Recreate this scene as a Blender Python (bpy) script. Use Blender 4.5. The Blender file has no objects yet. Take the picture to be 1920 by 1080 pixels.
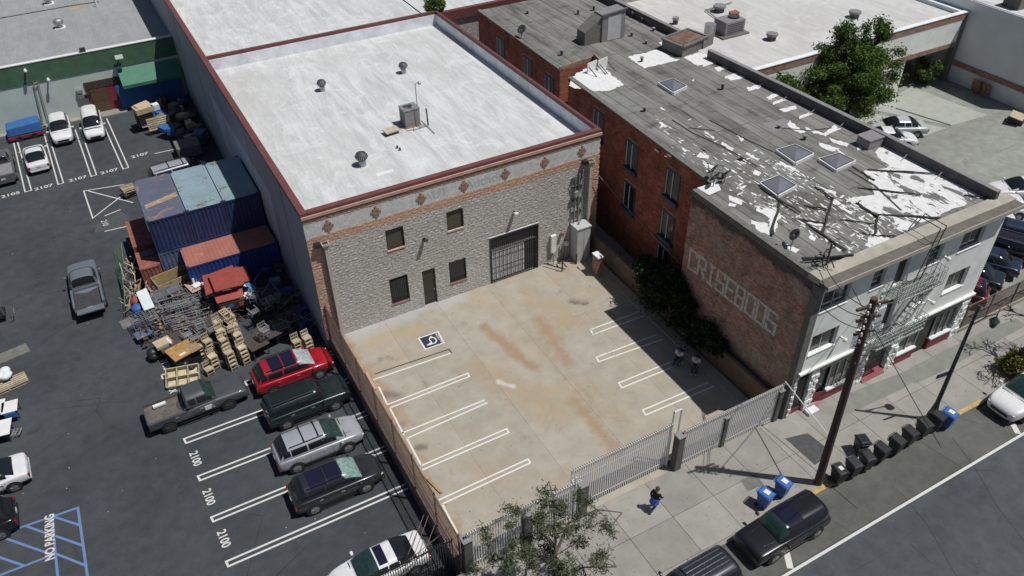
import bpy, bmesh, math, random
from mathutils import Vector, Matrix
R_ = math.radians
random.seed(7)
SC = bpy.context.scene
COL = SC.collection

# ------------------------------------------------------------------ camera, sky, sun, exposure
CAM = Vector((-8.19222256, -38.58502656, 33.6))
MR = ((0.87635008, -0.48140825, -0.01601965), (-0.31013244, -0.53848985, -0.7834836), (0.36854905, 0.69157413, -0.62120594))
FPX = 1513.88885
cd = bpy.data.cameras.new('camera'); cam = bpy.data.objects.new('camera', cd); COL.objects.link(cam)
cd.sensor_width = 36; cd.lens = FPX / 1920 * 36; cd.clip_start = .5; cd.clip_end = 900
mw = Matrix.Identity(4)
for i in range(3):
    mw[i][0] = MR[0][i]; mw[i][1] = -MR[1][i]; mw[i][2] = -MR[2][i]; mw[i][3] = CAM[i]
cam.matrix_world = mw
SC.camera = cam

SUNDIR = Vector((.345, -.305, 1)).normalized()     # towards the sun
world = bpy.data.worlds.new('World'); SC.world = world; world.use_nodes = True
wn = world.node_tree.nodes; wn.clear()
wo = wn.new('ShaderNodeOutputWorld'); wb = wn.new('ShaderNodeBackground'); ws = wn.new('ShaderNodeTexSky')
ws.sky_type = 'NISHITA'; ws.sun_disc = False
ws.sun_elevation = math.asin(SUNDIR.z); ws.sun_rotation = math.atan2(SUNDIR.x, SUNDIR.y)
ws.air_density = 1.0; ws.dust_density = 1.0; ws.ozone_density = 1.0
wb.inputs[1].default_value = .05
world.node_tree.links.new(ws.outputs[0], wb.inputs[0]); world.node_tree.links.new(wb.outputs[0], wo.inputs[0])
sd = bpy.data.lights.new('sun', 'SUN'); sd.energy = 4.9; sd.angle = R_(.5); sd.color = (1, .975, .935)
sun = bpy.data.objects.new('sun', sd); COL.objects.link(sun)
sun.rotation_mode = 'QUATERNION'; sun.rotation_quaternion = SUNDIR.to_track_quat('Z', 'Y')
SC.view_settings.view_transform = 'Standard'; SC.view_settings.look = 'None'
SC.view_settings.exposure = -.4; SC.view_settings.gamma = 1; SC.view_settings.use_curve_mapping = False
SC.cycles.max_bounces = 5; SC.cycles.diffuse_bounces = 3; SC.cycles.glossy_bounces = 2; SC.cycles.transparent_max_bounces = 6

# ------------------------------------------------------------------ survey helpers: a sight line meets a known plane
def ray(px, py):
    a = (px - 960, py - 540, FPX)
    return Vector([sum(MR[r][i] * a[r] for r in range(3)) for i in range(3)])
def P(px, py, z=0.):
    d = ray(px, py); return CAM + d * ((z - CAM.z) / d.z)
def PY(px, py, y):
    d = ray(px, py); return CAM + d * ((y - CAM.y) / d.y)
def PX(px, py, x):
    d = ray(px, py); return CAM + d * ((x - CAM.x) / d.x)
def PN(px, py, o, n):
    d = ray(px, py); return CAM + d * ((o - CAM).dot(n) / d.dot(n))

# ------------------------------------------------------------------ materials
def _n(nt, t, **k):
    n = nt.nodes.new(t)
    for a, b in k.items(): setattr(n, a, b)
    return n
MATS = {}
class Mt:
    def __init__(s, name):
        s.m = bpy.data.materials.new(name); s.m.use_nodes = True; s.nt = s.m.node_tree
        s.b = s.nt.nodes['Principled BSDF']; s.L = s.nt.links.new
        s.g = None
    def pos(s, scale=1., rot=None, obj=False):
        if obj:
            g = _n(s.nt, 'ShaderNodeTexCoord').outputs['Object']
        else:
            if s.g is None: s.g = _n(s.nt, 'ShaderNodeNewGeometry')
            g = s.g.outputs['Position']
        mp = _n(s.nt, 'ShaderNodeMapping')
        mp.inputs['Scale'].default_value = (scale,) * 3 if not hasattr(scale, '__len__') else scale
        if rot: mp.inputs['Rotation'].default_value = rot
        s.L(g, mp.inputs[0]); return mp.outputs[0]
    def noise(s, scale=1., detail=4, rough=.55, rot=None, obj=False, dist=0):
        n = _n(s.nt, 'ShaderNodeTexNoise'); n.inputs['Scale'].default_value = 1; n.inputs['Detail'].default_value = detail
        n.inputs['Roughness'].default_value = rough; n.inputs['Distortion'].default_value = dist
        s.L(s.pos(scale, rot, obj), n.inputs['Vector']); return n.outputs[0]
    def voro(s, scale=1., feat='F1', out=0):
        n = _n(s.nt, 'ShaderNodeTexVoronoi', feature=feat); n.inputs['Scale'].default_value = 1
        s.L(s.pos(scale), n.inputs['Vector']); return n.outputs[out]
    def ramp(s, v, stops, interp='LINEAR'):
        r = _n(s.nt, 'ShaderNodeValToRGB'); r.color_ramp.interpolation = interp
        e = r.color_ramp.elements
        while len(e) < len(stops): e.new(.5)
        for k, (p, c) in enumerate(stops):
            e[k].position = p; e[k].color = (c, c, c, 1) if not hasattr(c, '__len__') else (*c[:3], 1)
        s.L(v, r.inputs[0]); return r.outputs[0]
    def mix(s, f, a, b, mode='MIX'):
        n = _n(s.nt, 'ShaderNodeMix', data_type='RGBA', blend_type=mode)
        for i, x in ((0, f), (6, a), (7, b)):
            if hasattr(x, 'is_linked') or hasattr(x, 'links'): s.L(x, n.inputs[i])
            elif i == 0: n.inputs[0].default_value = x
            else: n.inputs[i].default_value = (x, x, x, 1) if not hasattr(x, '__len__') else (*x[:3], 1)
        return n.outputs[2]
    def math(s, op, a, b=0.):
        n = _n(s.nt, 'ShaderNodeMath', operation=op)
        for i, x in ((0, a), (1, b)):
            if hasattr(x, 'links'): s.L(x, n.inputs[i])
            else: n.inputs[i].default_value = x
        return n.outputs[0]
    def col(s, c):
        if hasattr(c, 'links'): s.L(c, s.b.inputs['Base Color'])
        else: s.b.inputs['Base Color'].default_value = (*c[:3], 1)
    def bump(s, h, strength=.5, dist=.02):
        n = _n(s.nt, 'ShaderNodeBump'); n.inputs['Strength'].default_value = strength; n.inputs['Distance'].default_value = dist
        s.L(h, n.inputs['Height']); s.L(n.outputs[0], s.b.inputs['Normal'])
    def fin(s, rough=.8, metal=0., spec=.5, coat=0.):
        s.b.inputs['Roughness'].default_value = rough; s.b.inputs['Metallic'].default_value = metal
        s.b.inputs['Specular IOR Level'].default_value = spec
        if coat: s.b.inputs['Coat Weight'].default_value = coat; s.b.inputs['Coat Roughness'].default_value = .05
        return s.m
    def objrand(s):
        return _n(s.nt, 'ShaderNodeObjectInfo').outputs['Random']

def flat(name, c, rough=.75, var=.18, scale=2.5, bump=0., bscale=30., metal=0., spec=.5, rnd=0., coat=0., grime=0.):
    """base colour with soft wear, optional fine relief and per-piece tint"""
    if name in MATS: return MATS[name]
    m = Mt(name)
    a = m.noise(scale, 5)
    f = m.ramp(a, ((.3, 1 - var), (.7, 1 + var * .6)))
    cc = m.mix(1., c, f, 'MULTIPLY')
    if grime:
        g = m.ramp(m.noise(scale * .35, 6, .65), ((.45, 1.), (.75, 1 - grime)))
        cc = m.mix(1., cc, g, 'MULTIPLY')
    if rnd:
        r = m.ramp(m.objrand(), ((0, 1 - rnd), (1, 1 + rnd)))
        cc = m.mix(1., cc, r, 'MULTIPLY')
    m.col(cc)
    if bump: m.bump(m.noise(bscale, 3), bump, .02)
    MATS[name] = m.fin(rough, metal, spec, coat)
    return MATS[name]

# ------------------------------------------------------------------ mesh building
def rootM(o):
    while o.parent: o = o.parent
    return Matrix.Translation(o.location) @ o.rotation_euler.to_matrix().to_4x4()
CH = {}
def link(o, parent=None):
    COL.objects.link(o)
    if parent is not None:
        o.parent = parent; CH.setdefault(parent.name, []).append(o)
    return o
class MB:
    def __init__(s, F=None): s.v = []; s.f = []; s.F = F
    def add(s, vs, fs):
        n = len(s.v)
        s.v += [Vector(v) if s.F is None else s.F @ Vector(v) for v in vs]
        s.f += [[i + n for i in f] for f in fs]
        return s
    def box(s, x0, x1, y0, y1, z0, z1):
        return s.add([(x0,y0,z0),(x1,y0,z0),(x1,y1,z0),(x0,y1,z0),(x0,y0,z1),(x1,y0,z1),(x1,y1,z1),(x0,y1,z1)],
                     [(0,3,2,1),(4,5,6,7),(0,1,5,4),(1,2,6,5),(2,3,7,6),(3,0,4,7)])
    def obox(s, c, sz, rz=0., rx=0., ry=0.):
        M = Matrix.Translation(Vector(c)) @ Matrix.Rotation(rz, 4, 'Z') @ Matrix.Rotation(rx, 4, 'X') @ Matrix.Rotation(ry, 4, 'Y')
        a, b, d = [q / 2 for q in sz]
        vs = [M @ Vector(q) for q in ((-a,-b,-d),(a,-b,-d),(a,b,-d),(-a,b,-d),(-a,-b,d),(a,-b,d),(a,b,d),(-a,b,d))]
        return s.add(vs, [(0,3,2,1),(4,5,6,7),(0,1,5,4),(1,2,6,5),(2,3,7,6),(3,0,4,7)])
    def bar(s, p, q, w, h=None, up=(0, 0, 1)):
        p = Vector(p); q = Vector(q); h = h or w; d = (q - p).normalized(); u = Vector(up)
        if abs(d.dot(u)) > .97: u = Vector((0, 1, 0))
        a = d.cross(u).normalized() * w / 2; b = a.cross(d).normalized() * h / 2
        return s.add([p-a-b, p+a-b, p+a+b, p-a+b, q-a-b, q+a-b, q+a+b, q-a+b],
                     [(0,1,2,3),(4,7,6,5),(0,4,5,1),(1,5,6,2),(2,6,7,3),(3,7,4,0)])
    def cyl(s, p, q, r, r2=None, n=12, caps=True):
        p = Vector(p); q = Vector(q); r2 = r if r2 is None else r2; d = (q - p).normalized()
        u = Vector((0, 0, 1)) if abs(d.z) < .95 else Vector((1, 0, 0))
        a = d.cross(u).normalized(); b = d.cross(a)
        vs = [p + (a * math.cos(t) + b * math.sin(t)) * r for t in [2*math.pi*i/n for i in range(n)]]
        vs += [q + (a * math.cos(t) + b * math.sin(t)) * r2 for t in [2*math.pi*i/n for i in range(n)]]
        fs = [(i, i + n, (i + 1) % n + n, (i + 1) % n) for i in range(n)]
        if caps: fs += [tuple(range(n)), tuple(range(2*n - 1, n - 1, -1))]
        return s.add(vs, fs)
    def path(s, pts, r, n=6, r2=None):
        m = len(pts) - 1
        for i in range(m):
            a = r if r2 is None else r + (r2 - r) * i / m
            b = r if r2 is None else r + (r2 - r) * (i + 1) / m
            s.cyl(pts[i], pts[i + 1], a, b, n, False)
        return s
    def poly(s, pts): return s.add(pts, [tuple(range(len(pts)))])
    def prism(s, pts, z0, z1):
        n = len(pts)
        vs = [(p[0], p[1], z0) for p in pts] + [(p[0], p[1], z1) for p in pts]
        return s.add(vs, [tuple(range(n - 1, -1, -1)), tuple(range(n, 2 * n))] + [(i, (i+1) % n, (i+1) % n + n, i + n) for i in range(n)])
    def slab(s, quad, off):
        """a quad given a thickness along off"""
        off = Vector(off); q = [Vector(p) for p in quad]; n = len(q)
        return s.add(q + [p + off for p in q], [tuple(range(n - 1, -1, -1)), tuple(range(n, 2*n))] + [(i, (i+1) % n, (i+1) % n + n, i + n) for i in range(n)])
    def sph(s, c, r, n=12, m=8, sz=1., top=False):
        c = Vector(c); vs = []; fs = []
        for j in range(m + 1):
            t = math.pi * j / m * (.5 if top else 1)
            for i in range(n):
                a = 2 * math.pi * i / n
                vs.append(c + Vector((r * math.sin(t) * math.cos(a), r * math.sin(t) * math.sin(a), r * sz * math.cos(t))))
        for j in range(m):
            for i in range(n): fs.append((j*n+i, (j+1)*n+i, (j+1)*n+(i+1) % n, j*n+(i+1) % n))
        return s.add(vs, fs)
    def mesh(s, name, parent=None):
        me = bpy.data.meshes.new(name)
        vs = s.v
        if parent is not None:
            inv = rootM(parent).inverted(); vs = [inv @ v for v in vs]
        me.from_pydata(vs, [], s.f)
        bm = bmesh.new(); bm.from_mesh(me); bmesh.ops.recalc_face_normals(bm, faces=bm.faces); bm.to_mesh(me); bm.free()
        me.update(); return me
    def build(s, name, mat, parent=None, smooth=False, bevel=0., seg=2, sub=0, label=None, kind=None, local=False):
        me = s.mesh(name, None if local else parent)
        if isinstance(mat, str): mat = MATS[mat]
        me.materials.append(mat)
        if smooth:
            for p in me.polygons: p.use_smooth = True
        o = link(bpy.data.objects.new(name, me), parent)
        if bevel:
            b = o.modifiers.new('b', 'BEVEL'); b.width = bevel; b.segments = seg; b.limit_method = 'ANGLE'; b.angle_limit = R_(35)
        if sub:
            b = o.modifiers.new('s', 'SUBSURF'); b.levels = sub; b.render_levels = sub
        if label: o['label'] = label
        if kind: o['kind'] = kind
        return o
def meta(o, label=None, cat=None, group=None, kind=None):
    if label: o['label'] = label
    if cat: o['category'] = cat
    if group: o['group'] = group
    if kind: o['kind'] = kind
    return o
def thing(name, label, cat, loc=(0, 0, 0), rz=0., group=None):
    o = bpy.data.objects.new(name, None); link(o); o.empty_display_size = .2
    o.location = Vector(loc); o.rotation_euler = (0, 0, rz)
    return meta(o, label, cat, group)
KIDS = {}
def kids(o):
    return CH.get(o.name, [])
def dup(o, loc, rz=0., label=None, group=None, tree=None, rot=None):
    """copy a thing with its parts and sub-parts"""
    if o.name not in KIDS:
        KIDS[o.name] = [(c, kids(c)) for c in kids(o)]
    r = o.copy(); COL.objects.link(r); r.location = Vector(loc); r.rotation_euler = rot or (0, 0, rz)
    if label: r['label'] = label
    if group: r['group'] = group
    for c, gs in KIDS[o.name]:
        d = c.copy(); COL.objects.link(d); d.parent = r
        for g in gs:
            e = g.copy(); COL.objects.link(e); e.parent = d
    return r
class Proto:
    """first use moves the original, later uses copy it"""
    def __init__(s, o): s.o = o; s.used = False
    def put(s, loc, rz=0., label=None, group=None, rot=None):
        if not s.used:
            s.used = True; o = s.o
            KIDS[o.name] = [(c, kids(c)) for c in kids(o)]
            o.location = Vector(loc); o.rotation_euler = rot or (0, 0, rz)
            if label: o['label'] = label
            if group: o['group'] = group
            return o
        return dup(s.o, loc, rz, label, group, rot=rot)
def text(name, s, size, loc, rot, mat, parent, depth=.004, sx=1., bold=.0, align='CENTER', kind=None):
    """lettering as a thin mesh of its own"""
    cu = bpy.data.curves.new(name, 'FONT'); cu.body = s; cu.size = size; cu.extrude = depth / 2; cu.align_x = align; cu.align_y = 'CENTER'
    cu.offset = bold; cu.resolution_u = 3
    o = bpy.data.objects.new(name, cu); COL.objects.link(o)
    dg = bpy.context.evaluated_depsgraph_get(); me = bpy.data.meshes.new_from_object(o.evaluated_get(dg))
    COL.objects.unlink(o); bpy.data.objects.remove(o)
    M = Matrix.Translation(Vector(loc)) @ (rot if isinstance(rot, Matrix) else Matrix.Rotation(rot, 4, 'Z')) @ Matrix.Diagonal((sx, 1, 1, 1))
    if parent is not None: M = rootM(parent).inverted() @ M
    me.transform(M); me.materials.clear(); me.materials.append(MATS[mat] if isinstance(mat, str) else mat)
    r = link(bpy.data.objects.new(name, me), parent)
    if kind: r['kind'] = kind
    return r
# ------------------------------------------------------------------ palette
def mk_asphalt(name, base, dirt, speck=1.):
    m = Mt(name)
    big = m.ramp(m.noise(.12, 6, .6), ((.3, .78), (.7, 1.3)))
    mid = m.ramp(m.noise(1.3, 6, .65), ((.3, .8), (.75, 1.25)))
    fine = m.ramp(m.noise(28, 3, .7), ((.25, 1 - .45 * speck), (.8, 1 + .55 * speck)))
    c = m.mix(1., m.mix(1., m.mix(1., base, big, 'MULTIPLY'), mid, 'MULTIPLY'), fine, 'MULTIPLY')
    c = m.mix(m.ramp(m.noise(.45, 7, .7), ((.56, 0.), (.75, .6))), c, dirt)
    c = m.mix(m.ramp(m.noise((.7, .7, 1), 4, .55, dist=.4), ((.62, 0.), (.74, .65))), c, tuple(x * .55 for x in base))
    c = m.mix(m.ramp(m.noise((.05, .35, 1), 5, .6), ((.5, 0.), (.7, .45))), c, dirt)
    ck = m.ramp(m.voro(.22, 'DISTANCE_TO_EDGE'), ((0, 1.), (.006, 0.)))
    c = m.mix(m.math('MULTIPLY', ck, m.ramp(m.noise(.15, 3, .5), ((.5, 0.), (.6, .8)))), c, tuple(x * .4 for x in base))
    c = m.mix(m.ramp(m.noise(9, 2, .5), ((.74, 0.), (.78, .5))), c, (dirt[0] * 2.2, dirt[1] * 2.2, dirt[2] * 2.1))
    m.col(c); m.bump(m.noise(60, 2), .35, .01); MATS[name] = m.fin(.88, spec=.35)
mk_asphalt('asphalt_lot', (.05, .057, .064), (.06, .066, .07))
mk_asphalt('asphalt_street', (.066, .072, .082), (.1, .105, .11), .5)
mk_asphalt('rear_concrete', (.25, .26, .235), (.19, .2, .175), .25)
mk_asphalt('ground_far', (.2, .2, .19), (.15, .15, .14), .3)
mk_asphalt('lane_dirty', (.098, .1, .092), (.14, .135, .112), .5)
flat('worn_asphalt', (.075, .08, .082), .9, .25, 3, .3, 50)
# stained lot concrete
m = Mt('lot_concrete')
c = m.mix(m.ramp(m.noise(.9, 6, .65), ((.35, 0.), (.7, 1.))), (.345, .318, .262), (.43, .4, .335))
c = m.mix(m.ramp(m.noise((.16, .22, 1), 6, .6, dist=1.2), ((.5, 0.), (.7, .6))), c, (.395, .305, .21))
c = m.mix(m.ramp(m.noise((.5, .32, 1), 7, .7, dist=.8), ((.6, 0.), (.72, .55))), c, (.31, .23, .165))
c = m.mix(m.ramp(m.noise((.33, .4, 1), 7, .72, rot=(0, 0, 1.)), ((.6, 0.), (.72, .75))), c, (.19, .165, .14))
c = m.mix(m.ramp(m.noise((.28, .35, 1), 5, .6, rot=(0, 0, 2.2)), ((.6, 0.), (.75, .7))), c, (.43, .42, .4))
c = m.mix(m.ramp(m.noise(2.3, 3, .5), ((.74, 0.), (.79, .7))), c, (.1, .085, .075))
sp = _n(m.nt, 'ShaderNodeSeparateXYZ'); m.L(m.pos(1.), sp.inputs[0])
ex = m.math('ADD', m.math('MULTIPLY', sp.outputs['X'], -.5), m.math('MULTIPLY', m.noise((.9, .5, 1), 6, .7), 1.5))
c = m.mix(m.ramp(ex, ((.42, 0.), (.66, .85))), c, (.33, .2, .105))
# stain running from the roller gate to the middle
gx = m.math('ABSOLUTE', m.math('ADD', m.math('ADD', sp.outputs['X'], -11.2), m.math('MULTIPLY', m.math('SUBTRACT', m.noise((.25, .2, 1), 4, .6), .5), 9.)))
gs = m.math('MULTIPLY', m.ramp(gx, ((.0, 1.), (.9, 0.))), m.ramp(m.noise((1.1, .6, 1), 6, .75), ((.4, 0.), (.62, 1.))))
c = m.mix(m.math('MULTIPLY', gs, .45), c, (.3, .2, .12))
NZ = m.noise((1.1, 1.1, 1), 7, .72)
for (ax, ay), (bx, by), r_, cc_, am_, st_ in [((1.01, -0.12), (4.55, 0.08), 0.75, (0.42, 0.41, 0.4), 1.6, 0.85), ((4.55, 0.08), (8.19, -0.31), 0.55, (0.42, 0.41, 0.41), 1.4, 0.8), ((8.34, -3.73), (9.15, -8.53), 0.32, (0.33, 0.215, 0.13), 0.9, 0.8), ((11.69, -4.94), (11.18, -9.16), 0.35, (0.34, 0.23, 0.15), 1.0, 0.75), ((9.83, -11.92), (9.85, -16.39), 0.35, (0.33, 0.225, 0.145), 1.0, 0.75), ((6.39, -6.95), (8.48, -12.09), 1.0, (0.38, 0.285, 0.19), 2.0, 0.6), ((0.57, -3.63), (0.86, -8.68), 0.3, (0.36, 0.24, 0.15), 0.9, 0.6), ((12.42, -2.87), (13.99, -6.26), 0.7, (0.38, 0.29, 0.21), 1.8, 0.6), ((0.61, -6.28), (1.22, -6.63), 0.28, (0.15, 0.13, 0.11), 0.8, 0.7), ((0.79, -10.75), (1.06, -10.9), 0.22, (0.14, 0.125, 0.11), 0.6, 0.75), ((14.43, -4.41), (15.03, -5.01), 0.22, (0.15, 0.12, 0.1), 0.7, 0.75), ((6.82, -8.53), (7.38, -9.25), 0.12, (0.55, 0.55, 0.53), 0.4, 0.8), ((0.19, -8.75), (0.54, -8.81), 0.18, (0.2, 0.19, 0.18), 0.6, 0.6), ((1.71, -1.55), (4.81, -1.88), 0.5, (0.42, 0.33, 0.2), 1.2, 0.6)]:
    # a soft-edged stain along a short run, edge broken up by noise
    L2 = (bx - ax) ** 2 + (by - ay) ** 2
    dx = m.math('SUBTRACT', sp.outputs['X'], ax); dy = m.math('SUBTRACT', sp.outputs['Y'], ay)
    tt = m.math('MULTIPLY', m.math('ADD', m.math('MULTIPLY', dx, bx - ax), m.math('MULTIPLY', dy, by - ay)), 1 / L2)
    tt = m.math('MINIMUM', m.math('MAXIMUM', tt, 0.), 1.)
    ex_ = m.math('SUBTRACT', dx, m.math('MULTIPLY', tt, bx - ax)); ey_ = m.math('SUBTRACT', dy, m.math('MULTIPLY', tt, by - ay))
    dd = m.math('SQRT', m.math('ADD', m.math('MULTIPLY', ex_, ex_), m.math('MULTIPLY', ey_, ey_)))
    dd = m.math('ADD', dd, m.math('MULTIPLY', m.math('SUBTRACT', NZ, .5), am_ * 1.6))
    f_ = m.ramp(m.math('MULTIPLY', dd, 1 / (r_ * 2)), ((.15, st_), (.85, 0.)))
    c = m.mix(f_, c, cc_)
c = m.mix(1., c, m.ramp(m.noise(24, 3, .7), ((.25, .86), (.8, 1.1))), 'MULTIPLY')
c = m.mix(1., c, m.ramp(m.objrand(), ((0, .95), (1, 1.05))), 'MULTIPLY')
m.col(c); m.bump(m.noise(40, 3), .2, .01); MATS['lot_concrete'] = m.fin(.85, spec=.3)
# sidewalk
m = Mt('sidewalk_concrete')
c = m.mix(m.ramp(m.noise(.8, 6, .65), ((.35, 0.), (.7, 1.))), (.27, .26, .235), (.345, .335, .305))
c = m.mix(m.ramp(m.noise((.35, .35, 1), 6, .7), ((.58, 0.), (.72, .6))), c, (.2, .19, .17))
c = m.mix(m.ramp(m.noise(5, 2, .5), ((.75, 0.), (.78, .8))), c, (.09, .085, .08))
c = m.mix(1., c, m.ramp(m.noise(30, 3, .7), ((.25, .85), (.8, 1.1))), 'MULTIPLY')
c = m.mix(1., c, m.ramp(m.objrand(), ((0, .88), (1, 1.1))), 'MULTIPLY')
m.col(c); m.bump(m.noise(45, 3), .2, .01); MATS['sidewalk_concrete'] = m.fin(.87, spec=.3)
# worn paint: flakes off to whatever is below via transparency-free colour mix
def paint(name, c, under, wear=.5):
    m = Mt(name)
    f = m.ramp(m.noise(5, 6, .75), ((wear, 0.), (wear + .12, 1.)))
    m.col(m.mix(f, c, under)); MATS[name] = m.fin(.75)
paint('line_white', (.62, .61, .58), (.28, .28, .27), .62)
paint('line_on_lot', (.7, .69, .65), (.42, .38, .32), .6)
paint('line_faded', (.42, .38, .33), (.35, .31, .26), .45)
paint('line_blue', (.13, .22, .42), (.06, .08, .12), .6)
paint('line_black', (.06, .06, .06), (.2, .18, .16), .6)
flat('sign_blue', (.03, .035, .09), .6, .3, 6)
# white roof
def roofmat(name, a, b, rot, seam):
    m = Mt(name)
    n = m.noise((1.6, .22, 1), 6, .65, rot=(0, 0, rot), dist=.6)
    c = m.mix(m.ramp(n, ((.33, 0.), (.62, 1.))), b, a)
    c = m.mix(m.ramp(m.noise(.16, 7, .65, dist=.8), ((.46, 0.), (.64, .6))), c, (a[0] * .8, a[1] * .78, a[2] * .75))
    c = m.mix(m.ramp(m.noise(.45, 7, .7, dist=1.5), ((.52, 0.), (.62, .5))), c, (a[0] * 1.12, a[1] * 1.12, a[2] * 1.12))
    c = m.mix(1., c, m.ramp(m.noise(7, 4, .7), ((.3, .9), (.7, 1.05))), 'MULTIPLY')
    w = _n(m.nt, 'ShaderNodeTexWave', bands_direction='X'); w.inputs['Scale'].default_value = 1; w.inputs['Distortion'].default_value = .8
    m.L(m.pos((1., 1., 1.), rot=(0, 0, rot)), w.inputs['Vector'])
    c = m.mix(1., c, m.ramp(w.outputs[0], ((0., 1 - seam), (.09, 1.))), 'MULTIPLY')
    c = m.mix(m.ramp(m.noise(.5, 8, .75, dist=1), ((.66, 0.), (.74, .7))), c, (.33, .30, .25))
    m.col(c); m.bump(n, .35, .05); MATS[name] = m.fin(.7, spec=.3)
roofmat('roof_white', (.65, .665, .67), (.47, .475, .475), 0.2, .05)
roofmat('roof_white_far', (.6, .6, .59), (.5, .5, .49), 1.2, .05)
roofmat('roof_pale_grey', (.34, .355, .355), (.28, .295, .3), .0, .06)
# old grey cap-sheet roof with flaking white coating
m = Mt('roof_grey')
n1 = m.noise((1.3, .16, 1), 7, .7, rot=(0, 0, 0.), dist=.3)
c = m.mix(m.ramp(n1, ((.3, 0.), (.68, 1.))), (.08, .079, .073), (.31, .305, .285))
c = m.mix(m.ramp(m.noise(.3, 6, .7), ((.45, 0.), (.62, .8))), c, (.26, .26, .25))
c = m.mix(m.ramp(m.noise((.5, .9, 1), 6, .7), ((.56, 0.), (.7, .8))), c, (.075, .072, .066))
br = _n(m.nt, 'ShaderNodeTexBrick'); br.inputs['Scale'].default_value = 1; br.inputs['Mortar Size'].default_value = .035
br.inputs['Brick Width'].default_value = 9.; br.inputs['Row Height'].default_value = .95; br.inputs['Color1'].default_value = (1,1,1,1); br.inputs['Color2'].default_value = (.86,.86,.86,1); br.inputs['Mortar'].default_value = (.42,.41,.39,1)
m.L(m.pos(1., rot=(0, 0, R_(90))), br.inputs['Vector'])
c = m.mix(1., c, br.outputs[0], 'MULTIPLY')
c = m.mix(1., c, m.ramp(m.noise(20, 3, .7), ((.25, .75), (.8, 1.2))), 'MULTIPLY')
m.col(c); m.bump(n1, .4, .04); MATS['roof_grey'] = m.fin(.85, spec=.3)
m = Mt('flaking_white')
f = m.ramp(m.noise((1.3, .6, 1), 6, .66, dist=.6), ((.535, 0.), (.545, 1.)))
c = m.mix(f, (.74, .74, .74), (.16, .155, .15))
c = m.mix(1., c, m.ramp(m.noise(3, 5, .6), ((.3, .82), (.7, 1.05))), 'MULTIPLY')
m.col(c); m.bump(f, .3, .01); MATS['flaking_white'] = m.fin(.7)
flat('roof_patch_white', (.74, .74, .74), .7, .12, 4)
flat('roof_tar', (.035, .033, .032), .6, .4, 5)
flat('torn_felt', (.13, .125, .115), .85, .35, 2)
# bricks
def brickmat(name, c1, c2, mortar, proj, w=.21, h=.075, dark=.5, stain=None, patch=None, topstain=None):
    m = Mt(name)
    b = _n(m.nt, 'ShaderNodeTexBrick'); b.inputs['Scale'].default_value = 1
    b.inputs['Brick Width'].default_value = w; b.inputs['Row Height'].default_value = h; b.inputs['Mortar Size'].default_value = .009; b.inputs['Bias'].default_value = -.1
    for k, q in (('Color1', c1), ('Color2', c2), ('Mortar', mortar)): b.inputs[k].default_value = (*q, 1)
    sx = _n(m.nt, 'ShaderNodeSeparateXYZ'); cx = _n(m.nt, 'ShaderNodeCombineXYZ'); m.L(m.pos(1.), sx.inputs[0])
    m.L(sx.outputs['Y' if proj == 'x' else 'X'], cx.inputs[0]); m.L(sx.outputs['Z'], cx.inputs[1]); m.L(cx.outputs[0], b.inputs['Vector'])
    c = m.mix(1., b.outputs[0], m.ramp(m.noise(1.1, 6, .7), ((.3, 1 - dark), (.7, 1.25))), 'MULTIPLY')
    c = m.mix(1., c, m.ramp(m.noise(9, 4, .7), ((.3, .7), (.75, 1.3))), 'MULTIPLY')
    if stain: c = m.mix(m.ramp(m.noise((.5, .5, 1.5), 6, .7), ((.5, 0.), (.68, .8))), c, stain)
    if patch: c = m.mix(m.ramp(m.noise((.22, .22, .4), 4, .5), ((.48, 0.), (.6, .75))), c, patch)
    c = m.mix(1., c, m.ramp(m.noise((2.4, 2.4, 9.), 4, .75), ((.34, .68), (.66, 1.42))), 'MULTIPLY')
    if topstain:
        zz = m.math('MULTIPLY', m.math('SUBTRACT', sx.outputs['Z'], 8.15), .75)
        f = m.math('ADD', zz, m.math('MULTIPLY', m.math('SUBTRACT', m.noise((1.2, 1.2, 1.2), 6, .75), .5), 1.9))
        c = m.mix(m.ramp(f, ((.35, 0.), (.6, .85))), c, topstain)
    m.col(c); m.bump(b.outputs[1], -.6, .015); MATS[name] = m.fin(.88, spec=.25)
brickmat('brick_red', (.42, .12, .07), (.3, .085, .055), (.2, .115, .09), 'x')
brickmat('brick_tan', (.46, .25, .185), (.28, .145, .11), (.46, .37, .31), 'x', stain=(.46, .2, .15), patch=(.3, .28, .22), topstain=(.07, .062, .068))
brickmat('cmu_wall_grey', (.36, .36, .34), (.33, .33, .31), (.25, .25, .24), 'y', .4, .2, .15)
brickmat('cmu_side', (.27, .285, .3), (.25, .265, .28), (.2, .21, .22), 'x', .4, .2, .15)
brickmat('brick_trim', (.34, .2, .14), (.28, .16, .12), (.3, .26, .22), 'y', .3, .1, .3)
def split(name, c, v):
    m = Mt(name)
    n = m.noise((5.5, 5.5, 14), 5, .7)
    cc = m.mix(1., c, m.ramp(n, ((.32, 1 - v), (.66, 1 + v * .8))), 'MULTIPLY')
    cc = m.mix(1., cc, m.ramp(m.noise(.35, 5, .6), ((.3, .9), (.7, 1.1))), 'MULTIPLY')
    cc = m.mix(1., cc, m.ramp(m.objrand(), ((0, .93), (1, 1.06))), 'MULTIPLY')
    m.col(cc); m.bump(n, 1., .055); MATS[name] = m.fin(.9, spec=.2)
split('cmu_split', (.51, .49, .46), .42)
split('cmu_rose', (.52, .35, .26), .3)
flat('cmu_pale', (.6, .61, .6), .85, .14, 3, .3, 30, rnd=.08)
flat('mortar', (.33, .32, .3), .9, .2, 5)
flat('coping_red', (.155, .055, .053), .6, .2, 2)
flat('coping_pink', (.5, .33, .27), .8, .2, 3)
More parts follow.
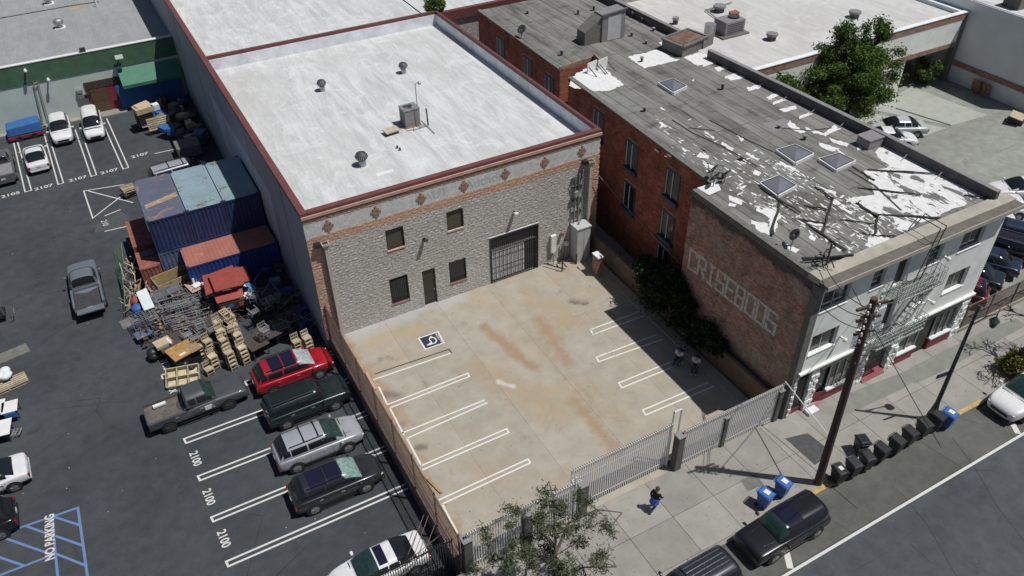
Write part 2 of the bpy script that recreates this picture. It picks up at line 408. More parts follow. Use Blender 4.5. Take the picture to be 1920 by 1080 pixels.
flat('diamond_rose', (.34, .2, .155), .85, .3, 8, .4)
flat('parapet_white', (.82, .84, .88), .75, .14, 2, grime=.25)
flat('stucco_white', (.84, .86, .82), .85, .08, 1.5, .25, 25, grime=.18)
flat('stucco_grey', (.72, .76, .79), .85, .08, .6, .15, 20)
flat('side_wall_paint', (.33, .36, .42), .85, .12, .5, .2, 25, grime=.15)
flat('side_wall_patch', (.48, .51, .6), .85, .08, .6)
flat('cornice_tan', (.36, .33, .265), .85, .16, 2, .2, grime=.2)
flat('stone_grey', (.17, .165, .15), .9, .25, 3, .4)
flat('rustic_stone', (.78, .79, .77), .85, .18, 5, .5, 18, rnd=.16)
flat('green_stucco', (.075, .15, .09), .85, .25, 1.2, .5, 8)
flat('pale_green_wall', (.52, .6, .56), .85, .1, .8, .3, 14)
flat('awning_green', (.05, .19, .12), .6, .15, 2)
flat('maroon', (.22, .035, .05), .6, .2, 3)
flat('ramp_rose', (.38, .14, .15), .8, .2, 3)
flat('glass_dark', (.02, .024, .03), .12, .1, 2, spec=.8)
flat('window_blue', (.05, .075, .115), .5, .2, 4)
flat('frame_white', (.6, .6, .58), .6, .1)
flat('door_brown', (.045, .038, .028), .5, .15, 3)
flat('screen_brown', (.075, .07, .05), .7, .12, 3)
flat('black_metal', (.02, .021, .023), .45, .2, 8)
flat('steel_dark', (.06, .06, .062), .5, .25, 6)
flat('galvanised', (.42, .44, .45), .42, .2, 6, metal=.6)
flat('fence_silver', (.7, .7, .69), .4, .1, 10)
flat('rusty_iron', (.17, .12, .105), .75, .35, 6)
flat('pipe_grey', (.3, .3, .29), .55, .2, 5)
flat('cabinet', (.5, .51, .52), .5, .1, 2)
flat('downspout', (.5, .46, .41), .6, .15, 2)
flat('rubber', (.02, .02, .02), .85, .2, 8)
flat('wood_pale', (.42, .35, .25), .75, .3, 5, rnd=.35)
flat('wood_mid', (.33, .22, .12), .8, .3, 5, rnd=.25)
flat('wood_dark', (.06, .045, .04), .7, .3, 4, rnd=.2)
flat('wood_pole', (.085, .052, .04), .85, .3, 4, .4, 20)
flat('cardboard', (.5, .38, .26), .85, .15, 4)
flat('plastic_white', (.75, .75, .74), .5, .1)
flat('tarp_blue', (.035, .13, .36), .55, .2, 3, .5, 6)
flat('plastic_blue', (.04, .13, .4), .45, .15, 4)
flat('plastic_black', (.022, .023, .025), .4, .2, 6, rnd=.15)
flat('paper', (.72, .72, .7), .8, .1)
flat('rust_red', (.32, .12, .09), .75, .3, 3, grime=.3)
flat('container_blue', (.022, .042, .125), .6, .25, 2, grime=.3)
flat('container_bright', (.025, .055, .22), .55, .2, 2, grime=.2)
flat('dirt', (.14, .12, .09), .95, .3, 3, .5, 20)

# ------------------------------------------------------------------ ground
ZL = -.9
def sheet(name, mat, x0, x1, y0, y1, z, label=None):
    return meta(MB().poly([(x0,y0,z),(x1,y0,z),(x1,y1,z),(x0,y1,z)]).build(name, mat), label, kind='structure')
sheet('ground', 'ground_far', -400, 500, -300, 600, -1.3)
lot_l = sheet('parking_lot_ground', 'asphalt_lot', -90, -.5, -18.7, 60, ZL, 'dark asphalt of the left parking lot')
street = sheet('street', 'asphalt_street', -90, 140, -60, -23.4, -.15, 'grey asphalt street along the sidewalk')
rear = sheet('rear_yard_ground', 'rear_concrete', 19., 160, -18.7, 90, 0, 'stained concrete yard behind the brick building')
MB().box(-.29, 19, -18.7, 62, -1.25, -.02).build('lot_base', 'lot_concrete', kind='structure')
lot = thing('concrete_lot', None, None); lot['kind'] = 'structure'; lot['label'] = 'stained tan concrete of the fenced parking lot'
xs = [-.28, 3.0, 6.68, 10.36, 14.6, 17.75]; ys = [-18.68, -.0]
for i in range(5):
    for j in range(1):
        g = .004
        MB().box(xs[i] + g, xs[i+1] - g, ys[j] + g, ys[j+1] - g, -.1, 0).build('slab', 'lot_concrete', lot)
MB().box(17.75, 18.4, -18.68, -.6, -.1, .12).build('side_curb', 'lot_concrete', lot, bevel=.02)
flat('rusty_curb', (.4, .285, .185), .85, .3, 1.6, .3, 25)
MB().box(-.285, .2, -18.66, -.05, .0, .07).build('edge_curb', 'rusty_curb', lot, bevel=.02)
# sidewalk: laid slabs with open joints
walk = thing('sidewalk', None, None); walk['kind'] = 'structure'; walk['label'] = 'pale concrete sidewalk with open joints along the street'
MB().box(-12, 110, -23.2, -18.7, -.5, -.11).build('bed', 'dirt', walk)
k = 0
x = 7.32 - 2.56 * 6
while x < 70:
    for (a, b) in ((-18.69, -21.0), (-21.0, -23.2)):
        MB().box(x + .012, x + 2.548, b + .012, a - .012, -.12, 0).build('slab', 'sidewalk_concrete', walk)
    x += 2.56
curb = thing('curb', None, None); curb['kind'] = 'structure'; curb['label'] = 'concrete curb between the sidewalk and the street'
x = -12
while x < 70:
    MB().box(x + .008, x + 2.992, -23.42, -23.2, -.4, .0).build('curb_stone', 'sidewalk_concrete', curb, bevel=.02); x += 3
MB().poly([P(1472, 822, .005), P(1515, 812, .005), P(1548, 838, .005), P(1541, 862, .005), P(1528, 872, .005)]).build('asphalt_patch', 'worn_asphalt', walk)
a, b, c, d = P(1388, 900, .006), P(1418, 890, .006), P(1432, 908, .006), P(1402, 922, .006)
MB().poly([a, b, c, d]).build('manhole_cover', 'stone_grey', walk)
flat('curb_paint', (.5, .36, .16), .8, .4, 6)
for x0, x1 in ((16.9, 18.), (27.6, 29.8)):
    MB().box(x0, x1, -23.43, -23.19, -.12, .006).build('curb_paint', 'curb_paint', curb)
flat('cement_patch', (.215, .225, .2), .9, .16, 1.5, .2)
for pp in (((1566, 782), (1580, 742), (1712, 690), (1728, 706), (1690, 730), (1600, 772)), ((1690, 700), (1720, 683), (1850, 618), (1905, 596), (1925, 610), (1760, 700), (1715, 720))):
    MB().poly([P(x_, y_, .004 + .001 * (pp[0][0] > 1600)) for x_, y_ in pp]).build('cement_patch', 'cement_patch', walk)
# raised light slabs in the rear yard, trench joint between
flat('light_slab', (.37, .385, .35), .85, .12, 1.2, .2)
q = [P(1632, 205, .03), P(1708, 163, .03), P(1852, 216, .03), P(1782, 236, .03)]
MB().slab(q, (0, 0, -.2)).build('rear_slab', 'light_slab', rear)
q = [P(1565, 250, .02), P(1625, 210, .02), P(1775, 240, .02), P(1712, 262, .02)]
MB().slab(q, (0, 0, -.2)).build('rear_slab', 'light_slab', rear)
MB().bar(P(1680, 203, .04), P(1783, 235, .04), .18, .03).build('drain_channel', 'steel_dark', rear)

# ------------------------------------------------------------------ painted markings
def strip(pts, w, z, mat, parent, name='parking_line'):
    """closed or open painted line through ground points, one sheet, mitred joints"""
    pts = [Vector((p[0], p[1], 0)) for p in pts]; L = []; Rr = []
    for i, p in enumerate(pts):
        d1 = (p - pts[i-1]).normalized() if i else None; d2 = (pts[i+1] - p).normalized() if i < len(pts) - 1 else None
        d = (d1 + d2).normalized() if d1 and d2 else (d1 or d2)
        nn = Vector((-d.y, d.x, 0)); s = w / 2
        if d1 and d2: s = s / max(.35, nn.dot(Vector((-d1.y, d1.x, 0))))
        L.append(p + nn * s); Rr.append(p - nn * s)
    mb = MB()
    for i in range(len(pts) - 1):
        mb.poly([(L[i].x, L[i].y, z), (L[i+1].x, L[i+1].y, z), (Rr[i+1].x, Rr[i+1].y, z), (Rr[i].x, Rr[i].y, z)])
    return mb.build(name, mat, parent)
# fenced lot, left stalls (double lines), y of each pair's centre
def hairpin(x0, x1, y, gap, w, z, mat, parent, close=True):
    pts = [(x0, y + gap/2), (x1, y + gap/2), (x1, y - gap/2), (x0, y - gap/2)]
    if close: return strip(pts, w, z, mat, parent)
    strip(pts[:2], w, z, mat, parent); return strip(pts[2:], w, z, mat, parent)
zl = .005
strip([P(703, 701), P(842, 655), P(847, 662)], .09, zl, 'line_black', lot)
strip([P(700, 712), P(846, 662)], .1, zl, 'line_on_lot', lot)
for (a, b, c, d, cl) in (((726, 759), (877, 700), (880, 706), (731, 765), 1), ((754, 812), (909, 750), (914, 755), (763, 822), 0),
                         ((790, 873), (950, 804), (954, 811), (792, 881), 1), ((822, 938), (990, 861), (994, 868), (829, 945), 1)):
    if cl: strip([P(*a), P(*b), P(*c), P(*d)], .1, zl, 'line_on_lot', lot)
    else:
        strip([P(*a), P(*b)], .1, zl, 'line_on_lot', lot); strip([P(*d), P(*c)], .1, zl, 'line_on_lot', lot)
for a, b in (((731, 765), (757, 815)), ((763, 822), (790, 873)), ((829, 945), (858, 1000)), ((710, 725), (726, 758))):
    strip([P(*a), P(*b)], .1, zl, 'line_on_lot', lot)
strip([P(797, 882), P(822, 938)], .05, zl, 'line_faded', lot)
# right stalls
for (a, b, c, d, mt) in (((1200, 584), (1107, 618), (1112, 627), (1208, 592), 'line_on_lot'), ((1232, 627), (1118, 670), (1123, 678), (1243, 636), 'line_on_lot'),
                     ((1272, 673), (1160, 718), (1166, 727), (1282, 680), 'line_on_lot'), ((1328, 717), (1205, 769), (1211, 778), (1338, 724), 'line_on_lot'),
                     ((1160, 552), (1072, 583), (1076, 590), (1168, 560), 'line_faded')):
    strip([P(*a), P(*b), P(*c), P(*d)], .1, zl, mt, lot)
xdir = math.atan2(0, 1)
text('marking_text', 'COMPACT', .5, P(1098, 602, .006), R_(-90), 'line_faded', lot, sx=1.2)
text('marking_text', 'COMPACT', .5, P(1126, 643, .006), R_(-90), 'line_faded', lot, sx=1.2)
strip([P(674, 662), P(760, 628)], .05, zl, 'line_faded', lot)
# disabled bay emblem
h0 = [P(783, 634, .005), P(822, 621, .005), P(834, 643, .005), P(797, 656, .005)]
MB().poly(h0).build('bay_emblem_border', 'line_on_lot', lot)
cen = sum(h0, Vector()) / 4
MB().poly([(cen + (p - cen) * .86) + Vector((0, 0, .002)) for p in h0]).build('bay_emblem_ground', 'sign_blue', lot)
ux = (h0[1] - h0[0]); uy = (h0[3] - h0[0])
def hp(u, v): return h0[0] + ux * u + uy * v
wc = [hp(.52 + .17 * math.cos(t), .52 + .24 * math.sin(t)) for t in [R_(a) for a in range(-95, 175, 18)]]
strip(wc, .09, .0085, 'line_on_lot', lot, 'wheelchair_emblem')
strip([hp(.2, .72), hp(.42, .74)], .12, .0088, 'line_on_lot', lot, 'wheelchair_emblem')
strip([hp(.3, .7), hp(.45, .62), hp(.42, .38), hp(.55, .2), hp(.62, .22)], .07, .0091, 'line_on_lot', lot, 'wheelchair_emblem')
text('marking_text', 'PARKING', .26, hp(.84, .5) + Vector((0, 0, .009)), R_(-88), 'line_on_lot', lot, sx=1.05)
# left lot: nose-in stalls along the fence
for a, b, c, d, z in (((530, 700), (459, 729), (463, 736), (535, 707), 0), ((560, 770), (345, 823), (349, 831), (560, 778), 0),
                   ((620, 800), (371, 893), (375, 901), (625, 808), 0), ((690, 865), (396, 970), (400, 978), (700, 870), 0), ((790, 912), (424, 1053), (428, 1062), (797, 919), 0)):
    pass
for k in range(6):
    y = -.2 - k * 0
pair_px = [((459, 716), (463, 722)), ((345, 823), (349, 831)), ((371, 893), (375, 901)), ((396, 970), (400, 978)), ((424, 1053), (428, 1062))]
for a, b in pair_px:
    A, B = P(*a, ZL), P(*b, ZL)
    strip([(-.62, A.y), (A.x, A.y), (B.x, B.y), (-.62, B.y)], .11, ZL + .005, 'line_white', lot_l)
for px, py in ((310, 683), (322, 728), (366, 860), (391, 932), (419, 1010)):
    text('stall_number', '2100' if (px, py) != (310, 683) else '2100', .62, P(px, py, ZL + .006), R_(-88), 'line_white', lot_l, sx=.9, bold=.012)
strip([P(303, 703, ZL), P(316, 700, ZL), P(318, 706, ZL), P(305, 710, ZL), P(303, 703, ZL)], .1, ZL + .005, 'line_white', lot_l)
# rear stalls
for (t1, t2, b2, b1) in (((25, 265), (32, 263), (59, 357), (47, 360)), ((83, 252), (90, 250), (119, 343), (109, 346)),
                         ((141, 243), (150, 240), (181, 328), (171, 331)), ((190, 225), (200, 222), (241, 314), (231, 317))):
    strip([P(*t1, ZL), P(*b1, ZL), P(*b2, ZL), P(*t2, ZL)], .1, ZL + .005, 'line_white', lot_l)
for px, py, s in ((20, 365, '2105'), (82, 351, '2107'), (146, 335, '2107'), (205, 321, '2107'), (262, 291, '2107')):
    text('stall_number', s, .62, P(px, py, ZL + .006), R_(3), 'line_white', lot_l, sx=1.15, bold=.01)
strip([P(290, 288, ZL), P(345, 276, ZL)], .1, ZL + .005, 'line_white', lot_l)
strip([P(233, 346, ZL), P(157, 358, ZL), P(174, 409, ZL), P(235, 362, ZL)], .1, ZL + .005, 'line_white', lot_l)
strip([P(165, 358, ZL), P(250, 380, ZL)], .1, ZL + .0058, 'line_white', lot_l)
MB().poly([P(180, 420, ZL + .004), P(225, 395, ZL + .004), P(240, 405, ZL + .004), P(236, 425, ZL + .004), P(178, 436, ZL + .004)]).build('asphalt_patch', 'worn_asphalt', lot_l)
strip([P(196, 405, ZL), P(226, 393, ZL)], .1, ZL + .0075, 'line_white', lot_l)
strip([P(196, 434, ZL), P(240, 424, ZL)], .1, ZL + .0075, 'line_white', lot_l)
text('stall_number', '210', .6, P(196, 418, ZL + .008), R_(-85), 'line_white', lot_l)
# blue hatched bay
B_ = lambda x, y: P(x, y, ZL)
zb = ZL + .005
strip([B_(-30, 1013), B_(146, 952), B_(166, 1095)], .13, zb, 'line_blue', lot_l, 'bay_marking')
strip([B_(98, 968), B_(104, 1040), B_(110, 1095)], .12, zb + .0015, 'line_blue', lot_l, 'bay_marking')
strip([B_(-30, 1090), B_(46, 1061), B_(104, 1038), B_(162, 1061)], .12, zb + .003, 'line_blue', lot_l, 'bay_marking')
for a, b in (((98, 968), (150, 985)), ((104, 1005), (155, 1023)), ((0, 1006), (100, 1041)), ((50, 987), (98, 1004)), ((-10, 1042), (46, 1061))):
    strip([B_(*a), B_(*b)], .12, zb + .0045, 'line_blue', lot_l, 'bay_marking')
text('marking_text', 'NO PARKING', .62, P(94, 1006, zb + .006), R_(86), 'line_white', lot_l, sx=.78, bold=.015)
MB().poly([(-2, -25.86, -.147), (120, -25.86, -.147), (120, -23.42, -.147), (-2, -23.42, -.147)]).build('parking_lane', 'lane_dirty', street)
# street paint
strip([P(1452, 1091, -.15), P(1990, 771, -.15)], .14, -.145, 'line_white', street, 'lane_line')
for a, b in (((1473, 1028), (1482, 1066)), ((1899, 795), (1909, 813))):
    strip([P(*a, -.15), P(*b, -.15)], .3, -.1435, 'line_white', street, 'lane_line')
for pts in (((1785, 820), (1830, 880), (1870, 950), (1925, 1020)), ((1690, 925), (1740, 985), (1790, 1075), (1800, 1090))):
    strip([P(*p, -.15) for p in pts], .05, -.146, 'roof_tar', street, 'tar_joint')
strip([P(1705, 1020, -.15), P(1725, 1035, -.15), P(1745, 1055, -.15)], .07, -.146, 'roof_tar', street, 'tar_joint')
# wheel stops and boards lying in the fenced lot
def beam(name, label, cat, a, b, w, h, mat, z=0., group=None):
    return meta(MB().bar(Vector((a.x, a.y, z + h/2)), Vector((b.x, b.y, z + h/2)), w, h).build(name, mat, bevel=.01), label, cat, group)
beam('wheel_stop', 'weathered brown wheel stop at the black-lined stall by the fence', 'wheel stop', P(687, 700), P(704, 732), .16, .12, 'coping_pink', 0, 'wheel stops in the fenced lot')
beam('wheel_stop', 'dark broken wheel stop lying askew in the last left stall', 'wheel stop', P(795, 893), P(828, 926), .13, .1, 'wood_mid', 0, 'wheel stops in the fenced lot')
# ------------------------------------------------------------------ building A: block warehouse
XA0, XA1, HA, RZ = -.75, 19.1, 9.3, 8.15
A = thing('warehouse', 'big block warehouse with white roof, red coping and seven rose diamonds on its front', 'building', (9, 12, 0))
MB().box(XA0, XA0 + .3, .2, 66, ZL, HA - .3).build('side_wall', 'side_wall_paint', A)
q = [PX(438, 238, XA0 - .004), PX(505, 385, XA0 - .004), PX(590, 580, XA0 - .004), PX(575, 545, XA0 - .004), PX(492, 380, XA0 - .004), PX(455, 300, XA0 - .004)]
MB().poly([Vector((XA0 - .004, 26.3, 6.2)), Vector((XA0 - .004, 8.5, 6.2)), Vector((XA0 - .004, 8.5, 2.2)), Vector((XA0 - .004, 24.5, 2.2))]).build('paint_patch', 'side_wall_patch', A)
for y in (4.5, 13, 21.5, 30, 38.5, 47):
    MB().box(XA0 - .012, XA0, y, y + .03, ZL, HA - .4).build('wall_joint', 'steel_dark', A)
for x, y, z in ((XA0, 30.6, 2.6),):
    MB().box(XA0 - .01, XA0, 29.2, 31.2, 2.2, 2.26).build('crack', 'roof_tar', A)
MB().box(XA1 - .155, XA1, .2, 25.5, 0, RZ - .31).build('side_wall', 'side_wall_paint', A)
MB().box(XA0 + .05, XA1 - .05, .17, .5, 0, HA - .3).build('front_backing', 'mortar', A)
MB().box(XA0 + .3, XA1 - .16, .3, 66, RZ - .3, RZ).build('roof', 'roof_white', A)
MB().box(XA1 - .3, 44, 25.5, 66, 0, RZ).build('rear_wing', 'cmu_wall_grey', A)
MB().box(XA1 - .2, 43.8, 25.9, 65.8, RZ + .003, RZ + .05).build('rear_roof', 'roof_white', A)
MB().box(XA1 + .001, 44, 25.3, 25.75, RZ + .05, HA - .29).build('rear_coping', 'coping_red', A)
# parapets and copings
for nm, bx in (('parapet', (XA0 + .001, XA0 + .3, .5, 66, RZ, HA - .27)), ('parapet', (XA1 - .16, XA1 + .0, .5, 25.2, RZ, HA - .27)),
               ('parapet', (XA0 + .3, XA1 - .16, .17, .32, RZ, HA - .27)), ('parapet', (XA0 + .3, XA1 - .16, 25.2, 25.5, RZ, HA - .27))):
    MB().box(*bx).build(nm, 'parapet_white', A)
CZ = HA - .27
for bx in ((XA0 - .06, XA0 + .36, -.02, 66), (XA1 - .2, XA1 + .03, .34, 25.5), (XA0 + .36, XA1 + .03, -.02, .34), (XA0 + .36, XA1 - .2, 25.25, 25.5)):
    MB().box(*bx, CZ, HA).build('coping', 'coping_red', A, bevel=.02)
MB().box(XA0 - .04, XA1 + .04, -.1, .01, CZ - .12, CZ + .06).build('coping_lip', 'coping_pink', A)
# front blocks
holes = [(3.9, 5.05, 5.15, 6.5), (7.9, 9.03, 5.2, 6.58), (3.72, 4.95, 1.05, 2.82), (7.8, 9.0, 1.13, 2.76), (5.93, 6.82, 0, 2.66), (10.8, 14.4, 0, 3.68)]
def hit(x0, x1, z0, z1):
    for a, b, c, d in holes:
        if x0 < b and x1 > a and z0 < d and z1 > c: return True
    return False
def clipseg(x0, x1, z0, z1):
    """cut a block where an opening starts"""
    for a, b, c, d in holes:
        if z0 < d - .01 and z1 > c + .01 and x0 < b and x1 > a:
            r = []
            if x0 < a - .03: r.append((x0, a))
            if x1 > b + .03: r.append((b, x1))
            return r
    return [(x0, x1)]
rnd = random.Random(3)
def blockgeo(mb, x0, x1, z0, z1, rough):
    g = .003
    if not rough: mb.box(x0 + g, x1 - g, 0, .18, z0 + g, z1 - g); return
    nx = 3; vs = []; fs = []
    X = [x0 + g + (x1 - x0 - 2*g) * i / nx for i in range(nx + 1)]; Z = [z0 + g, (z0 + z1) / 2, z1 - g]
    for j in range(3):
        for i in range(nx + 1):
            e = (i in (0, nx)) or j != 1
            vs.append((X[i], -.0 - (rnd.uniform(.01, .03) if e else rnd.uniform(.015, .045)), Z[j]))
    for j in range(2):
        for i in range(nx): fs.append((j*4+i, j*4+i+1, j*4+i+5, j*4+i+4))
    n = len(vs); ring = [0,1,2,3,7,11,10,9,8,4]
    vs += [(vs[i][0], .18, vs[i][2]) for i in ring]
    m = len(ring)
    fs += [(ring[i], n + i, n + (i+1) % m, ring[(i+1) % m]) for i in range(m)]
    mb.add(vs, fs)
grey = MB(); rose = MB(); np_ = 0; shared = None
for r in range(44):
    z0 = r * .2; z1 = z0 + .2; off = .2 * (r % 2)
    x = XA0 - off
    while x < XA1:
        x0, x1 = max(x, XA0), min(x + .4, XA1); x += .4
        if x1 - x0 < .06: continue
        for (p, q_) in clipseg(x0, x1, z0, z1):
            if 7.59 < z0 + .001 < 8.59 and np_ < 290:
                np_ += 1
                o = MB(); blockgeo(o, p, q_, z0, z1, False); o.build('block', 'cmu_pale', A)
            elif 6.99 < z0 < 7.59 or z0 > 8.5 or (p < .0 or q_ > 18.5):
                blockgeo(rose, p, q_, z0, z1, True)
            else: blockgeo(grey, p, q_, z0, z1, True)
grey.build('split_face_blocks', 'cmu_split', A, kind='stuff'); rose.build('rose_blocks', 'cmu_rose', A, kind='stuff')
# diamonds of small stepped tiles on the pale band
for px, py in ((614, 417), (704, 391), (789, 366), (870, 343), (948, 320), (1022, 298), (1092, 276)):
    c = PY(px, py, -.03)
    z = 8.1
    mb = MB()
    for i in range(-2, 3):
        w = .125 * (3 - abs(i)) - .06
        mb.box(c.x - w, c.x + w, -.045 - .01 * (i % 2), -.001, z + i * .16 - .07, z + i * .16 + .07)
    mb.build('diamond', 'diamond_rose', A)
flat('ghost_letters', (.47, .48, .47), .85, .2, 12)
text('ghost_lettering', 'AUT', .8, (7.35, -.004, 8.07), Matrix.Rotation(R_(90), 4, 'X'), 'ghost_letters', A, depth=.006)
text('ghost_lettering', 'Author', .9, (10.6, -.004, 8.07), Matrix.Rotation(R_(90), 4, 'X'), 'ghost_letters', A, depth=.006)
# openings
def afwin(x0, x1, z0, z1, bars):
    w = MB().box(x0, x1, .11, .17, z0, z1).build('window', 'screen_brown' if not bars else 'glass_dark', A)
    f = MB()
    for b in ((x0, x0 + .05, z0, z1), (x1 - .05, x1, z0, z1), (x0 + .05, x1 - .05, z1 - .05, z1), (x0 + .05, x1 - .05, z0, z0 + .05)): f.box(b[0], b[1], .05, .11, b[2], b[3])
    f.build('frame', 'black_metal', w)
    MB().box(x0 - .02, x1 + .02, -.07, .12, z0 - .09, z0 - .005).build('sill', 'coping_pink' if not bars else 'diamond_rose', w, bevel=.01)
    if bars:
        g = MB()
        n = 9
        for i in range(n + 1):
            x = x0 + .06 + (x1 - x0 - .12) * i / n; g.bar((x, -.02, z0 + .02), (x, -.02, z1 - .04), .02)
        g.bar((x0, -.02, z0 + .1), (x1, -.02, z0 + .1), .025); g.bar((x0, -.02, z1 - .1), (x1, -.02, z1 - .1), .025)
        g.build('grille', 'black_metal', w)
for h in holes[:2]: afwin(*h, False)
for h in holes[2:4]: afwin(*h, True)
d = MB().box(5.95, 6.8, .1, .17, .02, 2.64).build('door', 'door_brown', A)
MB().sph((6.7, .08, 1.05), .045, 8, 6).build('handle', 'galvanised', d); MB().box(5.99, 6.76, .095, .1, .06, .2).build('kick_plate', 'black_metal', d)
g0, g1, gz = 10.82, 14.38, 3.66
MB().box(g0, g1, .14, .17, .0, gz).build('gate_recess', 'steel_dark', A)
sl = MB()
for i in range(17):
    x = g0 + .12 + i * .145; sl.box(x, x + .13, .09 - .02 * (i % 2), .13, .12, 2.5)
sl.build('roller_door', 'parapet_white', A)
MB().box(g0, g1, .05, .12, 2.5, 2.62).build('gate_rail', 'galvanised', A)
for i in range(25):
    x = g0 + .04 + (g1 - g0 - .08) * i / 24
    MB().bar((x, -.06, .05), (x, -.06, gz - .03), .028).build('gate_bar', 'black_metal', A)
mb = MB()
for z in (.1, 1.2, 2.4, gz - .06): mb.bar((g0, -.085, z), (g1, -.085, z), .035)
mb.bar((g0, -.06, .02), (g0, -.06, gz), .06); mb.bar((g1, -.06, .02), (g1, -.06, gz), .06)
mb.build('gate_frame', 'black_metal', A)
MB().box(g0 - .1, g1 + .1, -.05, .1, gz, gz + .07).build('lintel', 'parapet_white', A)
# downspouts with hoppers
for x, zt in ((.22, 7.35), (18.28, 7.55)):
    s = MB().box(x - .11, x + .11, -.3, -.09, .0, zt - .3).build('downspout', 'downspout', A, bevel=.015)
    MB().box(x - .22, x + .22, -.4, -.06, zt - .3, zt - .18).box(x - .17, x + .17, -.35, -.06, zt - .42, zt - .3).build('hopper', 'downspout', s)
    MB().box(x - .16, x + .16, -.36, -.12, zt - .18, zt - .16).build('opening', 'roof_tar', s)
    MB().box(x - .6, x - .24, -.32, .0, zt - .34, zt - .1).build('scupper', 'black_metal', A)
# wall fittings
def walllamp(x, z, mat, lab):
    t = thing('wall_lamp', lab, 'lamp', (x, 0, z), group='wall lamps')
    MB().box(x - .06, x + .06, -.14, -.05, z - .12, z + .12).build('bracket', 'black_metal', t)
    MB().obox((x, -.32, z + .08), (.26, .34, .14), rx=R_(-22)).build('lamp_head', mat, t, bevel=.03)
p = PY(967, 402, -.3); walllamp(p.x, p.z, 'plastic_white', 'white wall lamp above the barred gate of the warehouse')
p = PY(798, 452, -.3); walllamp(p.x, p.z, 'black_metal', 'black wall lamp between the brown windows and the barred ones')
# grey utility cabinet with conduits above
t = thing('utility_cabinet', 'tall pale grey utility cabinet standing at the right end of the block front', 'cabinet', (17.5, -.5, 0))
cx = MB().box(16.95, 18.0, -1.0, -.1, 0, 2.75).build('body', 'cabinet', t, bevel=.015)
MB().box(16.9, 18.05, -1.05, -.1, 2.75, 2.83).build('lid', 'cabinet', t); MB().box(17.47, 17.485, -1.008, -1.0, .05, 2.7).build('door_gap', 'steel_dark', cx)
MB().cyl((17.35, -.5, 2.83), (17.35, -.5, 3.05), .06).build('cap', 'pipe_grey', t)
t = thing('conduits', 'grey conduits and brackets climbing the block wall above the tall cabinet', 'conduits', (17.2, -.15, 3.2))
for x in (17.15, 17.45, 17.7):
    MB().cyl((x, -.22, 2.9), (x, -.22, 6.3 + (x - 17.15)), .045, n=8).build('pipe', 'pipe_grey', t)
for z in (3.6, 4.6, 5.6, 6.3): MB().box(16.95, 17.85, -.2, -.05, z, z + .06).build('bracket', 'steel_dark', t)
MB().box(17.05, 17.35, -.35, -.08, 5.0, 5.35).build('junction_box', 'pipe_grey', t); MB().bar((16.9, -.2, 6.2), (17.5, -.5, 6.4), .05).build('arm', 'steel_dark', t)
MB().path([(17.5, -.4, 6.4), (18.6, -.8, 6.1)], .025).build('insulator', 'steel_dark', t)
t = meta(MB().box(15.35, 15.75, -.25, -.06, .95, 2.35).build('meter_box', 'stucco_white', bevel=.02), 'narrow cream meter box on the wall right of the barred gate', 'meter box')
t = thing('gas_riser', 'small pipe cluster with valves on the wall beside the cream meter box', 'pipes', (16.3, -.2, 0))
for a, b in (((16.3, -.2, .1), (16.3, -.2, 1.6)), ((16.55, -.2, .1), (16.55, -.2, 1.2)), ((15.5, -.3, .0), (15.5, -.3, .95))): MB().cyl(a, b, .04, n=8).build('pipe', 'pipe_grey', t)
MB().box(16.45, 16.7, -.32, -.1, 1.2, 1.5).build('valve', 'plastic_white', t); MB().cyl((16.25, -.25, 2.2), (16.25, -.08, 2.2), .12).build('bell', 'rust_red', t)
t = thing('pipe_guard', 'black pipe guard rail round valves right of the barred gate', 'guard rail', (15.6, -.9, 0))
pts = [(14.85, -.2, .25), (15.6, -1.3, .25), (16.9, -1.0, .3)]
MB().path(pts[:2], .04).build('rail', 'black_metal', t)
for (x, y) in ((15.6, -1.3), (16.9, -1.05), (16.1, -.6)): MB().cyl((x, y, 0), (x, y, .85), .05).build('post', 'black_metal', t)
MB().path([(15.75, -.5, .2), (15.8, -.9, .55), (16.0, -1.25, .2)], .06).build('valve_pipe', 'rust_red', t)
# small wing wall where the lot meets the brick building
t = meta(MB().box(17.35, 17.75, -3.0, -2.35, 0, 1.5).build('gate_pier', 'brick_tan'), 'short brick pier with a white cap in the corner of the lot', 'pier')
MB().box(17.3, 17.8, -3.05, -2.3, 1.5, 1.6).build('cap', 'parapet_white', t)
# roof furniture on A
def turbine(px, py, lab, z=RZ, r=.34):
    b = P(px, py, z)
    t = thing('turbine_vent', lab, 'roof vent', b, group='turbine vents on the white roof')
    MB().cyl(b, b + Vector((0, 0, .35)), r * .62, r * .55, 14).build('collar', 'galvanised', t)
    hd = MB().sph(b + Vector((0, 0, .35 + r * .75)), r, 20, 8, .82).build('head', 'steel_dark', t)
    mb = MB()
    for k in range(20):
        a = k * math.pi / 10; c = b + Vector((0, 0, .35 + r * .75))
        mb.bar(c + Vector((math.cos(a) * r * .72, math.sin(a) * r * .72, r * .55)), c + Vector((math.cos(a) * r * 1.04, math.sin(a) * r * 1.04, 0)), .03)
        mb.bar(c + Vector((math.cos(a) * r * 1.04, math.sin(a) * r * 1.04, 0)), c + Vector((math.cos(a) * r * .72, math.sin(a) * r * .72, -r * .55)), .03)
    mb.build('vane', 'galvanised', hd)
turbine(605, 170, 'round turbine vent at the upper left of the white warehouse roof')
turbine(757, 137, 'round turbine vent nearest the back parapet of the white roof')
turbine(680, 310, 'round turbine vent nearest the front edge of the white roof', r=.4)
flat('hvac_grey', (.25, .24, .245), .55, .15, 3)
t = thing('air_conditioner', 'boxy grey air conditioner standing on the white warehouse roof', 'air conditioner', P(770, 236, RZ))
c = P(770, 233, RZ)
def frame_at(c, rz): return Matrix.Translation(c) @ Matrix.Rotation(rz, 4, 'Z')
